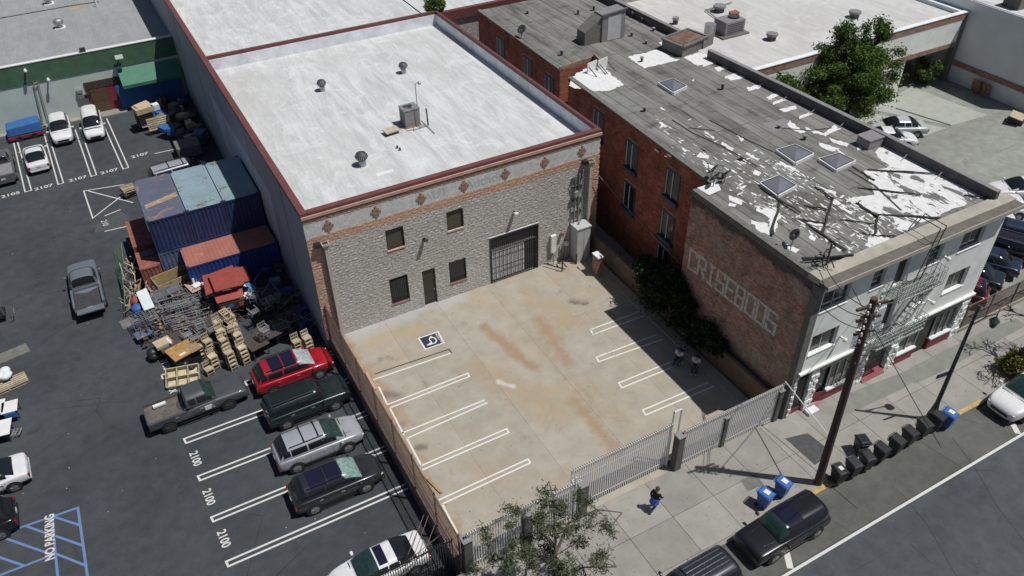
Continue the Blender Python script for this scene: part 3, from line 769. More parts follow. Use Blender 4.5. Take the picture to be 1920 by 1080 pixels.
MB(frame_at(c, 0)).box(-.55, .55, -.5, .5, .1, 1.25).build('body', 'hvac_grey', t, bevel=.02)
MB(frame_at(c, 0)).box(-.58, .58, -.53, .53, 1.25, 1.3).build('lid', 'hvac_grey', t); MB(frame_at(c, 0)).box(-.35, .25, .0, .3, 1.3, 1.33).build('vent', 'steel_dark', t)
for i in range(6): MB(frame_at(c, 0)).box(-.56, -.551, -.4, .4, .25 + i * .15, .32 + i * .15).build('louvre', 'steel_dark', t)
MB(frame_at(c, 0)).box(-.6, .6, -.55, -.4, 0, .1).box(-.6, .6, .4, .55, 0, .1).build('skid', 'wood_mid', t)
t = meta(MB(frame_at(P(735, 250, RZ), R_(6))).box(-.55, .5, -.35, .35, .22, .3).build('hatch_board', 'wood_pale'), 'tan board raised on the white roof beside the air conditioner', 'board')
MB(frame_at(P(735, 250, RZ), R_(6))).box(-.4, .4, -.25, .25, 0, .22).build('base', 'steel_dark', t)
b = P(786, 238, RZ)
t = thing('roof_antenna', 'tall thin mast with a small lamp on the white roof', 'mast', b)
MB().cyl(b, b + Vector((0, 0, 3.1)), .03).build('mast', 'pipe_grey', t); MB().bar(b + Vector((0, 0, 3.1)), b + Vector((.25, 0, 3.2)), .03).sph(b + Vector((.3, 0, 3.1)), .12, 10, 6).build('lamp', 'galvanised', t)
b = P(803, 235, RZ)
t = meta(MB().cyl(b, b + Vector((-.05, 0, 1.25)), .05).build('vent_pipe', 'black_metal'), 'short black pipe standing beside the mast on the white roof', 'pipe')
MB().path([P(803, 235, RZ + .06), P(786, 238, RZ + .06)], .03).build('elbow', 'pipe_grey', t)
t = thing('roof_plumbing', 'pale pipes lying on the roof by the air conditioner', 'pipes', P(780, 244, RZ))
for pts in (((762, 245), (785, 241), (798, 236)), ((790, 226), (815, 250)), ((776, 245), (776, 230))):
    MB().path([P(*p, RZ + .06) for p in pts], .025).build('pipe', 'pipe_grey', t)
for px, py, lab in ((745, 278, 'tiny dark pipe stub in front of the tan roof board, left of two'), (750, 282, 'tiny dark pipe stub in front of the tan roof board, right of two')):
    b = P(px, py, RZ); meta(MB().cyl(b, b + Vector((0, 0, .18)), .07).build('roof_stub', 'steel_dark'), lab, 'pipe stub', 'pipe stubs on the white roof')
MB().poly([P(705, 325, RZ + .004), P(736, 317, RZ + .004), P(738, 322, RZ + .004), P(708, 331, RZ + .004)]).build('roof_patch', 'roof_patch_white', A)
# plant rooted at the back parapet corner (leaf blades)
def leafy(name, c, rx, ry, rz_, n, size, mat, parent=None, seed=1, elong=1.6, shell=.5, droop=0.):
    r = random.Random(seed); vs = []; fs = []
    for i in range(n):
        while True:
            p = Vector((r.uniform(-1, 1), r.uniform(-1, 1), r.uniform(-1, 1)))
            if shell < p.length < 1: break
        if shell < .5: p = Vector((r.gauss(0, .48), r.gauss(0, .48), r.gauss(0, .44)))
        p = Vector((c[0] + p.x * rx, c[1] + p.y * ry, c[2] + p.z * rz_))
        a = Vector((r.gauss(0, 1), r.gauss(0, 1), r.gauss(0, .6) - droop)).normalized(); b = a.cross(Vector((r.gauss(0, 1), r.gauss(0, 1), r.gauss(0, 1)))).normalized()
        s = size * r.uniform(.6, 1.4); k = len(vs)
        vs += [p - a * s * elong / 2, p + b * s / 2, p + a * s * elong / 2, p - b * s / 2]; fs.append((k, k+1, k+2, k+3))
    return vs, fs
def leafmat(name, c1, c2, c3):
    m = Mt(name)
    c = m.mix(m.ramp(m.noise(1.1, 5, .7), ((.35, 0.), (.62, 1.))), c1, c2)
    c = m.mix(m.ramp(m.noise(6, 2, .5), ((.55, 0.), (.7, .7))), c, c3)
    m.col(c); f = m.fin(.6, spec=.3)
    m.b.inputs['Subsurface Weight'].default_value = 0
    tr = _n(m.nt, 'ShaderNodeBsdfTranslucent'); ad = _n(m.nt, 'ShaderNodeMixShader'); ad.inputs[0].default_value = .3
    m.L(c, tr.inputs[0]); m.L(m.b.outputs[0], ad.inputs[1]); m.L(tr.outputs[0], ad.inputs[2])
    m.L(ad.outputs[0], m.nt.nodes['Material Output'].inputs[0])
    MATS[name] = f
leafmat('leaf_green', (.05, .1, .018), (.1, .17, .03), (.17, .24, .05))
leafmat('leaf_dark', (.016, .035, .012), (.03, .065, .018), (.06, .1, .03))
leafmat('leaf_olive', (.075, .095, .05), (.13, .15, .085), (.2, .22, .13))
leafmat('leaf_yellow', (.12, .14, .03), (.2, .2, .05), (.3, .16, .08))
flat('bark', (.13, .105, .085), .9, .3, 4, .5, 15)
flat('bark_dark', (.05, .042, .036), .9, .3, 4, .5, 15)
t = thing('parapet_shrub', 'small green shrub sprouting behind the back corner of the white roof', 'shrub', (19.2, 26, 8.9))
vs, fs = leafy('', (19.3, 26.2, 9.5), 1.0, .9, .8, 900, .12, None, seed=5, elong=3); MB().add(vs, fs).build('foliage', 'leaf_green', t)
MB().cyl((19.3, 26.2, 8.4), (19.3, 26.2, 9.4), .05).build('stem', 'bark', t)

# ------------------------------------------------------------------ building C: green-topped shop at the back left
YC, HC = 43.4, 5.05
C_ = thing('green_shop', 'low shop with a green stucco band, pale wall and grey roof at the back left', 'building', (-12, YC, ZL))
MB().box(-60, XA0 - .02, YC, YC + 40, ZL, HC - .5).build('wall', 'pale_green_wall', C_)
MB().box(-59.8, XA0 - .1, YC + .3, YC + 39.8, HC - .5, HC - .44).build('roof', 'roof_pale_grey', C_)
MB().box(-60, XA0 - .03, YC - .06, YC + .3, 3.2, HC).build('parapet_band', 'green_stucco', C_)
MB().box(-60, XA0 - .03, YC - .1, YC + .34, HC, HC + .07).build('coping', 'roof_patch_white', C_)
MB().box(-9.6, -3.7, YC - .04, YC + .3, ZL, 2.3).build('entry_recess', 'maroon', C_)
flat('door_wood', (.12, .075, .045), .7, .2, 4)
d = MB().box(-9.3, -7.9, YC - .1, YC - .041, ZL, 1.5).build('door', 'door_wood', C_)
MB().box(-9.2, -8.0, YC - .11, YC - .101, .35, .4).build('door_rail', 'wood_dark', d)
MB().box(-9.6, -3.7, YC - .08, YC - .045, 1.6, 2.3).build('recess_head', 'wood_dark', C_)
a = [P(217, 138, 2.95), P(345, 118, 2.95)]
x0, x1 = -6.4, -.95
MB().slab([(x0, YC - .1, 2.95), (x1, YC - .1, 2.95), (x1, YC - 1.7, 1.9), (x0, YC - 1.7, 1.9)], (0, 0, -.04)).poly([(x0, YC - 1.7, 1.86), (x1, YC - 1.7, 1.86), (x1, YC - 1.7, 1.6), (x0, YC - 1.7, 1.6)]).poly([(x0, YC - .1, 2.9), (x0, YC - 1.7, 1.86), (x0, YC - 1.7, 1.6), (x0, YC - .1, 1.6)]).build('awning', 'awning_green', C_)
MB().box(-10.8, -6.7, YC - 1.3, YC - .05, ZL, ZL + .15).build('doorstep', 'sidewalk_concrete', C_)
MB().box(-40, -10.8, YC - .8, YC - .05, ZL, ZL + .14).build('doorstep', 'sidewalk_concrete', C_)
def at_front(px, py): return PY(px, py, YC - .1)
p = at_front(222, 106)
t = thing('flood_lamp', 'teal flood lamp mounted on the green band of the rear shop', 'lamp', p)
MB().obox((p.x, YC - .6, p.z + .1), (.7, .5, .4), rx=R_(-25)).build('lamp_head', 'pale_green_wall', t, bevel=.04); MB().bar((p.x, YC - .05, p.z), (p.x, YC - .55, p.z + .05), .1).build('arm', 'black_metal', t)
for px, py, lab in ((47, 130, 'small white camera on the green band near the left edge'), (90, 147, 'small white camera low on the pale wall under the green band')):
    p = at_front(px, py); t = thing('wall_camera', lab, 'camera', p); MB().bar((p.x, YC - .05, p.z), (p.x, YC - .5, p.z + .05), .12).build('bracket', 'plastic_white', t); MB().sph((p.x, YC - .55, p.z), .16, 10, 6).build('lens', 'plastic_white', t)
t = thing('service_mast', 'grey service pipes rising on the pale wall beside the blue tarp', 'pipes', (-12.7, YC - .2, ZL))
for a, b in (((62, 152), (82, 235)), ((70, 150), (90, 225)), ((64, 157), (72, 153))): MB().path([PY(*a, YC - .2), PY(*b, YC - .2)], .05).build('pipe', 'pipe_grey', t)
p = at_front(152, 180); t = thing('meter_cluster', 'small grey meters on the pale wall left of the maroon entry', 'meters', p)
for i, (dx, dz) in enumerate(((0, .5), (0, 0), (.5, -.1))): MB().obox((p.x + dx, YC - .15, p.z + dz), (.5, .25, .3)).build('meter', 'galvanised' if i < 2 else 'black_metal', t)
# roof furniture on C
RC = HC - .44
for px, py, lab in ((113, 52, 'mushroom vent in the middle of the grey shop roof'), (92, 7, 'mushroom vent at the top edge of the grey shop roof')):
    b = P(px, py, RC); t = thing('mushroom_vent', lab, 'roof vent', b, group='vents on the grey shop roof')
    MB().cyl(b, b + Vector((0, 0, .6)), .2).build('neck', 'galvanised', t); MB().sph(b + Vector((0, 0, .6)), .5, 14, 6, .7).build('cap', 'galvanised', t); MB().box(b.x - .5, b.x + .5, b.y - .5, b.y + .5, RC, RC + .06).build('flashing', 'roof_patch_white', t)
t = meta(MB().path([P(0, 33, RC + .1), P(130, 10, RC + .1), P(185, 2, RC + .1)], .07).build('roof_pipe', 'pipe_grey'), 'long pale pipe running across the grey shop roof', 'pipe')
b = P(182, 12, RC); t = thing('roof_stack', 'white pipe stack standing at the end of the long roof pipe', 'pipe', b); MB().cyl(b, b + Vector((0, 0, .9)), .1).build('stack', 'plastic_white', t)
MB().poly([P(127, 10, RC + .005), P(158, 7, RC + .005), P(160, 17, RC + .005), P(129, 21, RC + .005)]).build('roof_patch', 'cornice_tan', C_)
p = P(156, 98, HC + .1); meta(MB().obox((p.x, YC + .1, HC + .25), (.5, .3, .35)).build('parapet_box', 'steel_dark'), 'small dark box on the white edge of the grey shop roof', 'box')
# ------------------------------------------------------------------ building B: brick hotel with white front
RB = 9.6
B = thing('brick_building', 'three-storey brick building with white front, grey peeling roof and faded wall lettering', 'building', (26, 0, 0))
def xy(px, py, z=RB): p = P(px, py, z); return (p.x, p.y)
L0, L1, W1, W2, L2, L3 = xy(896, 20), xy(1050, 132), xy(1112, 112), xy(1125, 126), xy(1066, 146), xy(1318, 334)
XT = 19.3; YS = -9.2; YF = -18.85; XR = 33.15
roof_poly = [L0, L1, W1, W2, L2, (L3[0], YS), (XT, YS), (XT, YF + .3), (XR, YF + .3), (XR, YF + .9), (32.6, YF + .9), (32.35, -4), (32., 6.2), (32.5, 8.2), (32.1, L0[1])]
body = MB().prism(roof_poly, 0, RB - .06).build('brick_wall', 'brick_red', B)
MB().prism([(x, y) for x, y in roof_poly], RB - .059, RB).build('roof', 'roof_grey', B)
MB().box(XT - .22, XT, YF + .02, YS, 0, RB - .3).build('side_wall', 'brick_tan', B)
MB().box(XT - .26, XT + .12, YF + .3, YS - .0, RB - .3, RB + .06).build('side_coping', 'stone_grey', B)
# ragged dark parapet course under the coping
rn = random.Random(9)
y = YS - .05
flat('eave_brown', (.15, .14, .12), .85, .25, 3, .3, 12, grime=.2); flat('curb_tan', (.42, .395, .33), .85, .16, 2, .2, grime=.2); flat('parapet_dark', (.11, .105, .1), .9, .3, 2, .4)
flat('tar_smear', (.07, .065, .07), .8, .5, 8, .5, 12)
# edge strip along the red wall
for a, b in ((L0, L1), (L2, (L3[0], YS))):
    MB().bar((a[0] + .1, a[1], RB + .03), (b[0] + .1, b[1], RB + .03), .34, .1).build('roof_edge', 'stone_grey', B)
# light-well lining
MB().slab([(*W1, RB), (*W2, RB), (*W2, RB + .5), (*W1, RB + .5)], (.12, .05, 0)).build('well_wall', 'brick_trim', B)
MB().slab([(*L1, RB), (*W1, RB), (*W1, RB + .25), (*L1, RB + .25)], (0, .1, 0)).build('well_wall', 'brick_trim', B)
# faded painted lettering (flat print on the side wall)
m = Mt('faded_paint'); f = m.ramp(m.noise(7, 5, .75), ((.5, 0.), (.6, 1.)))
m.col(m.mix(f, (.66, .62, .59), (.38, .26, .2))); MATS['faded_paint'] = m.fin(.85)
RX = Matrix.Rotation(R_(-90), 4, 'Z') @ Matrix.Rotation(R_(90), 4, 'X')
a = PX(1297, 488, XT - .23); b = PX(1455, 610, XT - .23)
yc = (a.y + b.y) / 2; zc = (a.z + b.z) / 2
GL = dict(C=[[(1,.85),(1,1),(0,1),(0,0),(1,0),(1,.2)]], R=[[(0,0),(0,1),(1,1),(1,.5),(0,.5)],[(.45,.5),(1,0)]], I=[[(.5,0),(.5,1)],[(.2,1),(.8,1)],[(.2,0),(.8,0)]], S=[[(1,.85),(1,1),(0,1),(0,.5),(1,.5),(1,0),(0,0),(0,.2)]], E=[[(1,1),(0,1),(0,0),(1,0)],[(0,.5),(.8,.5)]], B=[[(0,0),(0,1),(.9,1),(1,.75),(.9,.5),(0,.5)],[(.9,.5),(1,.25),(.9,0),(0,0)]], O=[[(0,.0),(0,1),(1,1),(1,0),(0,0)]])
ya_, yb_ = a.y + .3, b.y - .1; pit = (ya_ - yb_) / 9; hh = 1.3
SI = 0
for k_, ch in enumerate('CRISEBOOS'):
    mb = MB(); y0_ = ya_ - pit * (k_ + .1); za = a.z + (b.z - a.z) * (k_ + .5) / 9 - hh / 2
    for pl in GL[ch]:
        for s0, s1 in zip(pl, pl[1:]):
            p0 = Vector((XT - .224, y0_ - s0[0] * pit * .74, za + s0[1] * hh)); p1 = Vector((XT - .224, y0_ - s1[0] * pit * .74, za + s1[1] * hh)); d_ = (p1 - p0).normalized() * .08
            mb.bar(p0 - d_, p1 + d_, .17, .004 + .0013 * SI, up=(1, 0, 0)); SI = (SI + 1) % 9
    mb.build('faded_letter', 'faded_paint', B)
flat('fainter_paint', (.52, .38, .32), .85, .35, 9)
c = PX(1425, 672, XT - .23); text('faded_lettering', 'STAINS', .8, (XT - .226, c.y, c.z), RX, 'fainter_paint', B, sx=.8)
c = PX(1418, 690, XT - .23); text('faded_lettering', 'MUST', .8, (XT - .226, c.y, c.z - .5), RX, 'fainter_paint', B, sx=.8)
# windows in the red wall
dv = Vector((L3[0] - L2[0], YS - L2[1], 0)).normalized(); o2 = Vector((*L2, 0)); nv = Vector((dv.y, -dv.x, 0))
if nv.x > 0: nv = -nv
dw = Vector((L1[0] - L0[0], L1[1] - L0[1], 0)).normalized(); o1 = Vector((*L0, 0)); nw = Vector((dw.y, -dw.x, 0))
if nw.x > 0: nw = -nw
def redwin(px, py, o, d, n, w=1.28, h=1.85):
    c = PN(px, py, o, n)
    F = Matrix((( d.x, n.x, 0, c.x), (d.y, n.y, 0, c.y), (0, 0, 1, c.z), (0, 0, 0, 1)))
    p = MB(F).box(-w/2, w/2, .004, .02, -h/2, h/2).build('window', 'glass_dark', B)
    mb = MB(F)
    for b in ((-w/2 - .06, -w/2 + .04, -h/2, h/2), (w/2 - .04, w/2 + .06, -h/2, h/2), (-w/2, w/2, h/2 - .04, h/2 + .06)): mb.box(b[0], b[1], .01, .05, b[2], b[3])
    mb.build('frame', 'window_blue', p)
    MB(F).box(-.02, .05, .02, .06, -h/2 + .04, h/2 - .05).box(-w/2 + .04, -w/2 + .09, .02, .055, -h/2 + .04, h/2 - .05).build('stile', 'frame_white', p)
    MB(F).box(-w/2 - .12, w/2 + .12, .0, .2, -h/2 - .28, -h/2 - .02).build('sill', 'window_blue', p)
    MB(F).box(-w/2, w/2, .0, .012, h/2 + .06, h/2 + .25).build('arch', 'brick_trim', p)
for px, py in ((1185, 293), (1180, 369), (1261, 348), (1251, 424), (1243, 487), (1122, 232)): redwin(px, py, o2, dv, nv)
for px, py in ((990, 131), (939, 92), (1030, 165)): redwin(px, py, o1, dw, nw)
t = thing('wall_cable', 'thin cable hanging across the red brick wall between its windows', 'cable', (20, 0, 6))
MB().path([Vector((18.9, -.3, 6.1)), PN(1165, 375, o2, nv) + nv * .1, PN(1235, 450, o2, nv) + nv * .1, PN(1290, 500, o2, nv) + nv * .3], .02).build('strand', 'pipe_grey', t)
# ---- white front
MB().box(XT - .27, XT + .2, YF - .01, YF + .35, 0, RB - .3).build('corner_strip', 'stone_grey', B)
def F(u): return 19.1 + u
def fwin(u0, u1, z0, z1, mull=1, door=False):
    x0, x1 = F(u0), F(u1)
    HOLES.append((x0, x1, z0, z1)); Y0 = YF; YW = YF + .2
    p = MB().box(x0, x1, YW - .004, YW + .01, z0, z1).build('door' if door else 'window', 'window_blue' if not door else 'door_brown', B)
    if not door:
        for i in range(mull + 1):
            a = x0 + .07 + (x1 - x0 - .07) * i / (mull + 1); b = x0 + (x1 - x0 - .0) * (i + 1) / (mull + 1)
            MB().box(a, b - .07, YW - .012, YW - .005, z0 + .07, z1 - .07).build('pane', 'glass_dark', p)
        mb = MB()
        for i in range(1, mull + 1):
            a = x0 + (x1 - x0) * i / (mull + 1); mb.box(a - .02, a + .02, YW - .03, YW - .005, z0, z1)
        if mull == 0: mb.box(x0, x1, YW - .03, YW - .0125, z0 + (z1 - z0) * .5 - .02, z0 + (z1 - z0) * .5 + .02)
        mb.build('mullion', 'frame_white', p)
        MB().box(x0 - .02, x1 + .02, YF - .05, YF + .0, z0 - .06, z0 - .003).build('sill', 'stucco_white', p)
HOLES = []
for a in ((.5, 2.4, 7.45, 8.7), (3.95, 4.9, 7.5, 8.75), (8.1, 9.2, 7.45, 8.72), (10.7, 12.55, 7.45, 8.75),
          (.55, 2.45, 4.5, 5.82), (3.95, 5.05, 4.58, 5.78), (8.35, 9.35, 4.55, 5.68), (10.8, 12.6, 4.5, 5.88)):
    fwin(*a, mull=1 if a[1] - a[0] > 1.3 else 0)
fwin(5.75, 6.65, 7.02, 8.95, door=True); fwin(5.95, 6.75, 4.0, 6.0, door=True)
cx_ = sorted({XT, XR} | {h[0] for h in HOLES} | {h[1] for h in HOLES}); cz_ = sorted({3.4, RB - .25} | {h[2] for h in HOLES} | {h[3] for h in HOLES})
wv = MB()
for a, b in zip(cx_, cx_[1:]):
    for c_, d_ in zip(cz_, cz_[1:]):
        if any(a >= h[0] - 1e-6 and b <= h[1] + 1e-6 and c_ >= h[2] - 1e-6 and d_ <= h[3] + 1e-6 for h in HOLES): continue
        wv.poly([(a, YF, c_), (b, YF, c_), (b, YF, d_), (a, YF, d_)])
for x0, x1, z0, z1 in HOLES:
    wv.poly([(x0, YF, z0), (x0, YF + .205, z0), (x0, YF + .205, z1), (x0, YF, z1)]).poly([(x1, YF, z0), (x1, YF + .205, z0), (x1, YF + .205, z1), (x1, YF, z1)])
    wv.poly([(x0, YF, z0), (x1, YF, z0), (x1, YF + .205, z0), (x0, YF + .205, z0)]).poly([(x0, YF, z1), (x1, YF, z1), (x1, YF + .205, z1), (x0, YF + .205, z1)])
wv.poly([(XT, YF, RB - .25), (XR, YF, RB - .25), (XR, YF + .3, RB - .25), (XT, YF + .3, RB - .25)]).poly([(XR, YF, 0), (XR, YF + .3, 0), (XR, YF + .3, RB - .25), (XR, YF, RB - .25)])
wv.build('front_wall', 'stucco_white', B)
MB().box(F(5.0), F(5.9), YF - .06, YF - .002, 3.95, 5.7).build('open_shutter', 'stucco_grey', B)
# ground floor recess line
MB().box(XT + .0, XR, YF + .25, YF + .32, 0, 3.4).build('shop_backing', 'steel_dark', B)
c_ = MB().box(XT, XR + .05, YF - .18, YF - .0, 3.25, 3.4).build('belt_course', 'stucco_white', B, bevel=.02)
MB().box(F(1.9), F(5.2), YF - .06, YF + .2, 2.85, 3.24).build('shop_fascia', 'cornice_tan', B)
MB().box(F(8.3), F(13.25), YF - .1, YF + .2, 2.85, 3.24).build('shop_fascia', 'steel_dark', B)
MB().box(F(5.2), F(8.3), YF - .0, YF + .25, 2.6, 3.24).build('shop_fascia', 'stucco_white', B)
# rusticated stone piers: every stone its own piece
def pier(u0, u1, z1=3.2):
    z = 0; row = 0
    while z < z1 - .05:
        h = .24; n = max(1, round((u1 - u0) / .36)); off = .5 if row % 2 else 0
        cuts = [u0] + [u0 + (u1 - u0) * (k + off) / n for k in range(1 if not off else 0, n)] + [u1]
        cuts = sorted(set(round(c, 3) for c in cuts))
        for a, b in zip(cuts, cuts[1:]):
            if b - a < .05: continue
            d = rn.uniform(.02, .11)
            MB().box(F(a) + .012, F(b) - .012, YF - d, YF + .24, z + .012, min(z + h, z1) - .012).build('stone', 'rustic_stone', B, bevel=.015, seg=1)
        z += h; row += 1
for a, b in ((.12, .34), (1.32, 1.95), (4.75, 5.85), (7.72, 8.45), (13.25, 14.05)): pier(a, b)
flat('maroon_ramp', (.27, .075, .09), .8, .2, 3)
# doors and shop windows
d = MB().box(F(.36), F(1.3), YF + .12, YF + .2, .0, 2.65).build('door', 'black_metal', B)
MB().box(F(.36), F(1.3), YF + .08, YF + .19, .02, .35).build('kick_plate', 'maroon', d)
for i in range(6): MB().bar((F(.45 + i * .15), YF + .08, .4), (F(.45 + i * .15), YF + .08, 2.6), .02).build('security_bar', 'steel_dark', d)
def shop(u0, u1, zb, zt, n, corner=False):
    s = MB().box(F(u0), F(u1), YF - .02, YF + .2, .0, zb).build('bulkhead', 'maroon', B)
    MB().box(F(u0) - .02, F(u1) + .02, YF - .12, YF + .2, zb, zb + .1).build('ledge', 'plastic_white', s)
    MB().box(F(u0), F(u1), YF + .1, YF + .14, zb + .1, zt).build('shop_window', 'glass_dark', B)
    mb = MB()
    for i in range(n + 1):
        x = F(u0) + (F(u1) - F(u0)) * i / n; mb.box(x - .03, x + .03, YF + .04, YF + .1, zb + .1, zt)
    mb.box(F(u0), F(u1), YF + .04, YF + .1, zt - .06, zt); mb.build('shop_frame', 'galvanised', B)
shop(2.95, 4.72, .75, 2.8, 3); shop(8.5, 10.1, .8, 2.6, 2); shop(11.4, 13.2, .8, 2.7, 3)
MB().slab([(F(1.97), YF + .2, .0), (F(2.95), YF - .02, .0), (F(2.95), YF - .02, .75), (F(1.97), YF + .2, .75)], (0, .03, 0)).build('bulkhead', 'maroon', B)
MB().box(F(1.97), F(2.93), YF + .18, YF + .22, .75, 2.8).build('shop_window', 'glass_dark', B)
flat('display_stuff', (.35, .3, .28), .8, .4, 9)
MB().box(F(3.15), F(4.4), YF + .085, YF + .098, .95, 1.5).build('shop_poster', 'display_stuff', B)
MB().poly([(F(1.95), YF - .02, .006), (F(3.), YF - .04, .006), (F(2.95), YF - .0, .008), (F(1.97), YF + .0, .008)]).build('threshold', 'ramp_rose', B)
MB().slab([(F(1.97), YF - .45, .004), (F(2.95), YF - .03, .004), (F(1.97), YF - .03, .004)], (0, 0, .02)).build('threshold', 'ramp_rose', B)
MB().box(F(5.9), F(7.7), YF + .2, YF + .24, .0, 2.6).build('entry_recess', 'roof_tar', B)
MB().slab([(F(5.9), YF + .19, .35), (F(7.7), YF + .19, .35), (F(7.7), YF - .2, .02), (F(5.9), YF - .2, .02)], (0, 0, -.02)).build('entry_ramp', 'maroon_ramp', B)
MB().box(F(10.25), F(11.25), YF + .12, YF + .2, .0, 2.5).build('door', 'black_metal', B)
for u in (.4, 10.1, 11.35):
    pass
MB().box(F(1.35), F(2.1), YF - .6, YF - .16, .0, .22).build('stoop', 'parapet_white', B, bevel=.04)
# wall lights on the white front
for u, z, l in ((2.75, 4.9, 'white bracket light right of the first middle-floor window'), (9.45, 7.7, 'white bracket light between the two right top-floor windows'), (9.62, 4.6, 'white bracket light right of the window behind the fire escape')):
    t = thing('bracket_light', l, 'lamp', (F(u), YF, z), group='bracket lights on the white front')
    MB().box(F(u) - .05, F(u) + .05, YF - .3, YF, z - .05, z + .05).build('bracket', 'plastic_white', t); MB().sph((F(u), YF - .34, z), .13, 10, 6).build('globe', 'plastic_white', t)
# ---- cornice: deep tan eave along the front
MB().slab([(XT - .35, YF - .55, RB - .12), (XR + .35, YF - .55, RB - .12), (XR + .35, YF + .0, RB - .12), (XT - .35, YF + .0, RB - .12)], (0, 0, .18)).build('eave', 'eave_brown', B, bevel=.02)
MB().box(XT - .3, XR + .35, YF + .003, YF + .75, RB - .2, RB + .14).build('eave_curb', 'curb_tan', B, bevel=.02)
MB().box(XT - .37, XR + .37, YF - .6, YF - .55, RB - .16, RB + .09).build('gutter', 'curb_tan', B)
# ---- right parapet with a chimney block
def par(a, b, z1=10.22, w=.28, name='parapet', mat='parapet_dark'):
    MB().bar((a[0], a[1], (RB + z1) / 2), (b[0], b[1], (RB + z1) / 2), w, z1 - RB).build(name, mat, B, bevel=.02)
segs = [((32.45, YF + .5), (32.4, -10.4)), ((32.38, -10.38), (32.2, -4)), ((32.2, -3.98), (31.8, 4.9)), ((32.3, 8.3), (31.9, L0[1]))]
for a, b in segs: par(a, b)
for a, b in segs:
    MB().bar((a[0], a[1], 10.24), (b[0], b[1], 10.24), .34, .05).build('parapet_cap', 'hvac_grey', B)
MB().box(30.95, 32.1, -10.9, -9.95, RB, 10.2).build('chimney', 'hvac_grey', B); MB().box(30.9, 32.15, -10.95, -9.9, 10.2, 10.24).build('chimney_cap', 'hvac_grey', B)
# brick shaft at the back right + white sheets
sh = xy(1262, 92), xy(1302, 78)
q = [P(1240, 92, RB), P(1278, 108, RB), P(1325, 88, RB), P(1287, 74, RB)]
t = MB(); t.prism([(p.x, p.y) for p in q], RB, 10.4).build('light_shaft', 'stone_grey', B)
cc = sum(q, Vector()) / 4
MB().prism([(cc.x + (p.x - cc.x) * .78, cc.y + (p.y - cc.y) * .78) for p in q], 10.4, 10.43).build('shaft_opening', 'brick_red', B)
mb = MB()
for i in range(4): mb.bar((q[i].x, q[i].y, 10.42), (q[(i+1) % 4].x, q[(i+1) % 4].y, 10.42), .22, .12)
mb.build('shaft_cap', 'stone_grey', B)
# ---- flaking white areas and patches: thin sheets laid on the roof
def patch(pts, mat='roof_patch_white', z=.004, name='roof_patch'):
    q = [P(x, y, RB + z) for x, y in pts]; out = []
    for i, a in enumerate(q):                      # ragged torn outline
        b = q[(i + 1) % len(q)]; L = (b - a).length; k = max(1, int(L / .16)); nn = Vector((-(b - a).y, (b - a).x, 0)).normalized()
        for j in range(k): out.append(a + (b - a) * (j / k) + nn * (rn.gauss(0, .05) if j else 0) * min(1, L))
    me = MB().add(out, [tuple(range(len(out)))]); o = me.build(name, mat, B); return o
patch([(1660, 266), (1700, 280), (1757, 315), (1800, 345), (1845, 368), (1780, 395), (1725, 418), (1680, 440), (1640, 470), (1622, 460), (1640, 425), (1645, 400), (1600, 385), (1590, 372), (1640, 365), (1636, 350), (1620, 320), (1663, 315), (1640, 285)], 'flaking_white', .004)
patch([(1066, 160), (1078, 140), (1100, 128), (1130, 122), (1140, 134), (1170, 159), (1142, 170), (1115, 171), (1100, 166), (1078, 166)])
patch([(1178, 106), (1205, 100), (1232, 92), (1260, 108), (1275, 112), (1250, 118), (1208, 128), (1190, 117)])
patch([(1235, 80), (1258, 70), (1285, 68), (1270, 80), (1245, 88)]); patch([(1282, 108), (1310, 98), (1345, 108), (1330, 120), (1307, 123)])
for pts in (((1420, 385), (1448, 392), (1462, 400), (1455, 436), (1440, 430), (1444, 410), (1430, 400), (1418, 395)),
            ((1540, 350), (1568, 360), (1566, 366), (1545, 356)), ((1462, 302), (1500, 320), (1498, 324), (1462, 308)), ((1493, 412), (1545, 418), (1542, 424), (1505, 420)),
            ((1355, 265), (1376, 280), (1372, 283), (1352, 269)), ((1400, 285), (1425, 298), (1420, 301), (1398, 289)), ((1380, 250), (1395, 262), (1390, 265)),
            ((1480, 225), (1500, 242), (1512, 247), (1500, 250), (1478, 236)), ((1535, 268), (1575, 278), (1560, 284), (1540, 276)), ((1555, 258), (1592, 270), (1588, 276), (1560, 266)),
            ((1564, 275), (1585, 290), (1578, 292)), ((1510, 238), (1545, 250), (1566, 234), (1570, 238), (1548, 256), (1512, 244)),
            ((1340, 126), (1362, 122), (1368, 128), (1345, 134)), ((1362, 144), (1395, 138), (1398, 145), (1370, 151)), ((1400, 165), (1428, 157), (1425, 165), (1408, 170)), ((1436, 182), (1460, 172), (1462, 178), (1442, 187)), ((1460, 205), (1492, 198), (1494, 204), (1470, 210)),
            ((1300, 148), (1302, 152), (1296, 152)), ((1312, 285), (1330, 292), (1328, 298), (1306, 294)), ((1316, 300), (1345, 315), (1340, 320), (1322, 310)), ((1338, 335), (1350, 345), (1342, 350), (1332, 342)), ((1366, 366), (1392, 375), (1390, 384), (1368, 376)), ((1368, 380), (1381, 383), (1378, 388), (1366, 386)), ((1407, 412), (1440, 420), (1448, 440), (1420, 436)), ((1520, 440), (1530, 446), (1528, 452), (1516, 446)), ((1470, 455), (1500, 468), (1492, 474), (1472, 464)), ((1545, 442), (1556, 450), (1550, 454)), ((1560, 458), (1580, 468), (1574, 472)),
            ((1236, 228), (1252, 236), (1248, 239), (1240, 236)), ((1322, 248), (1340, 258), (1336, 261)), ((1278, 276), (1290, 282), (1284, 285)), ((1415, 318), (1428, 324), (1422, 330), (1412, 326)), ((1562, 372), (1600, 396), (1596, 402), (1560, 380))):
    patch(pts, 'roof_patch_white', .007)
FW = MB(); FT = MB()
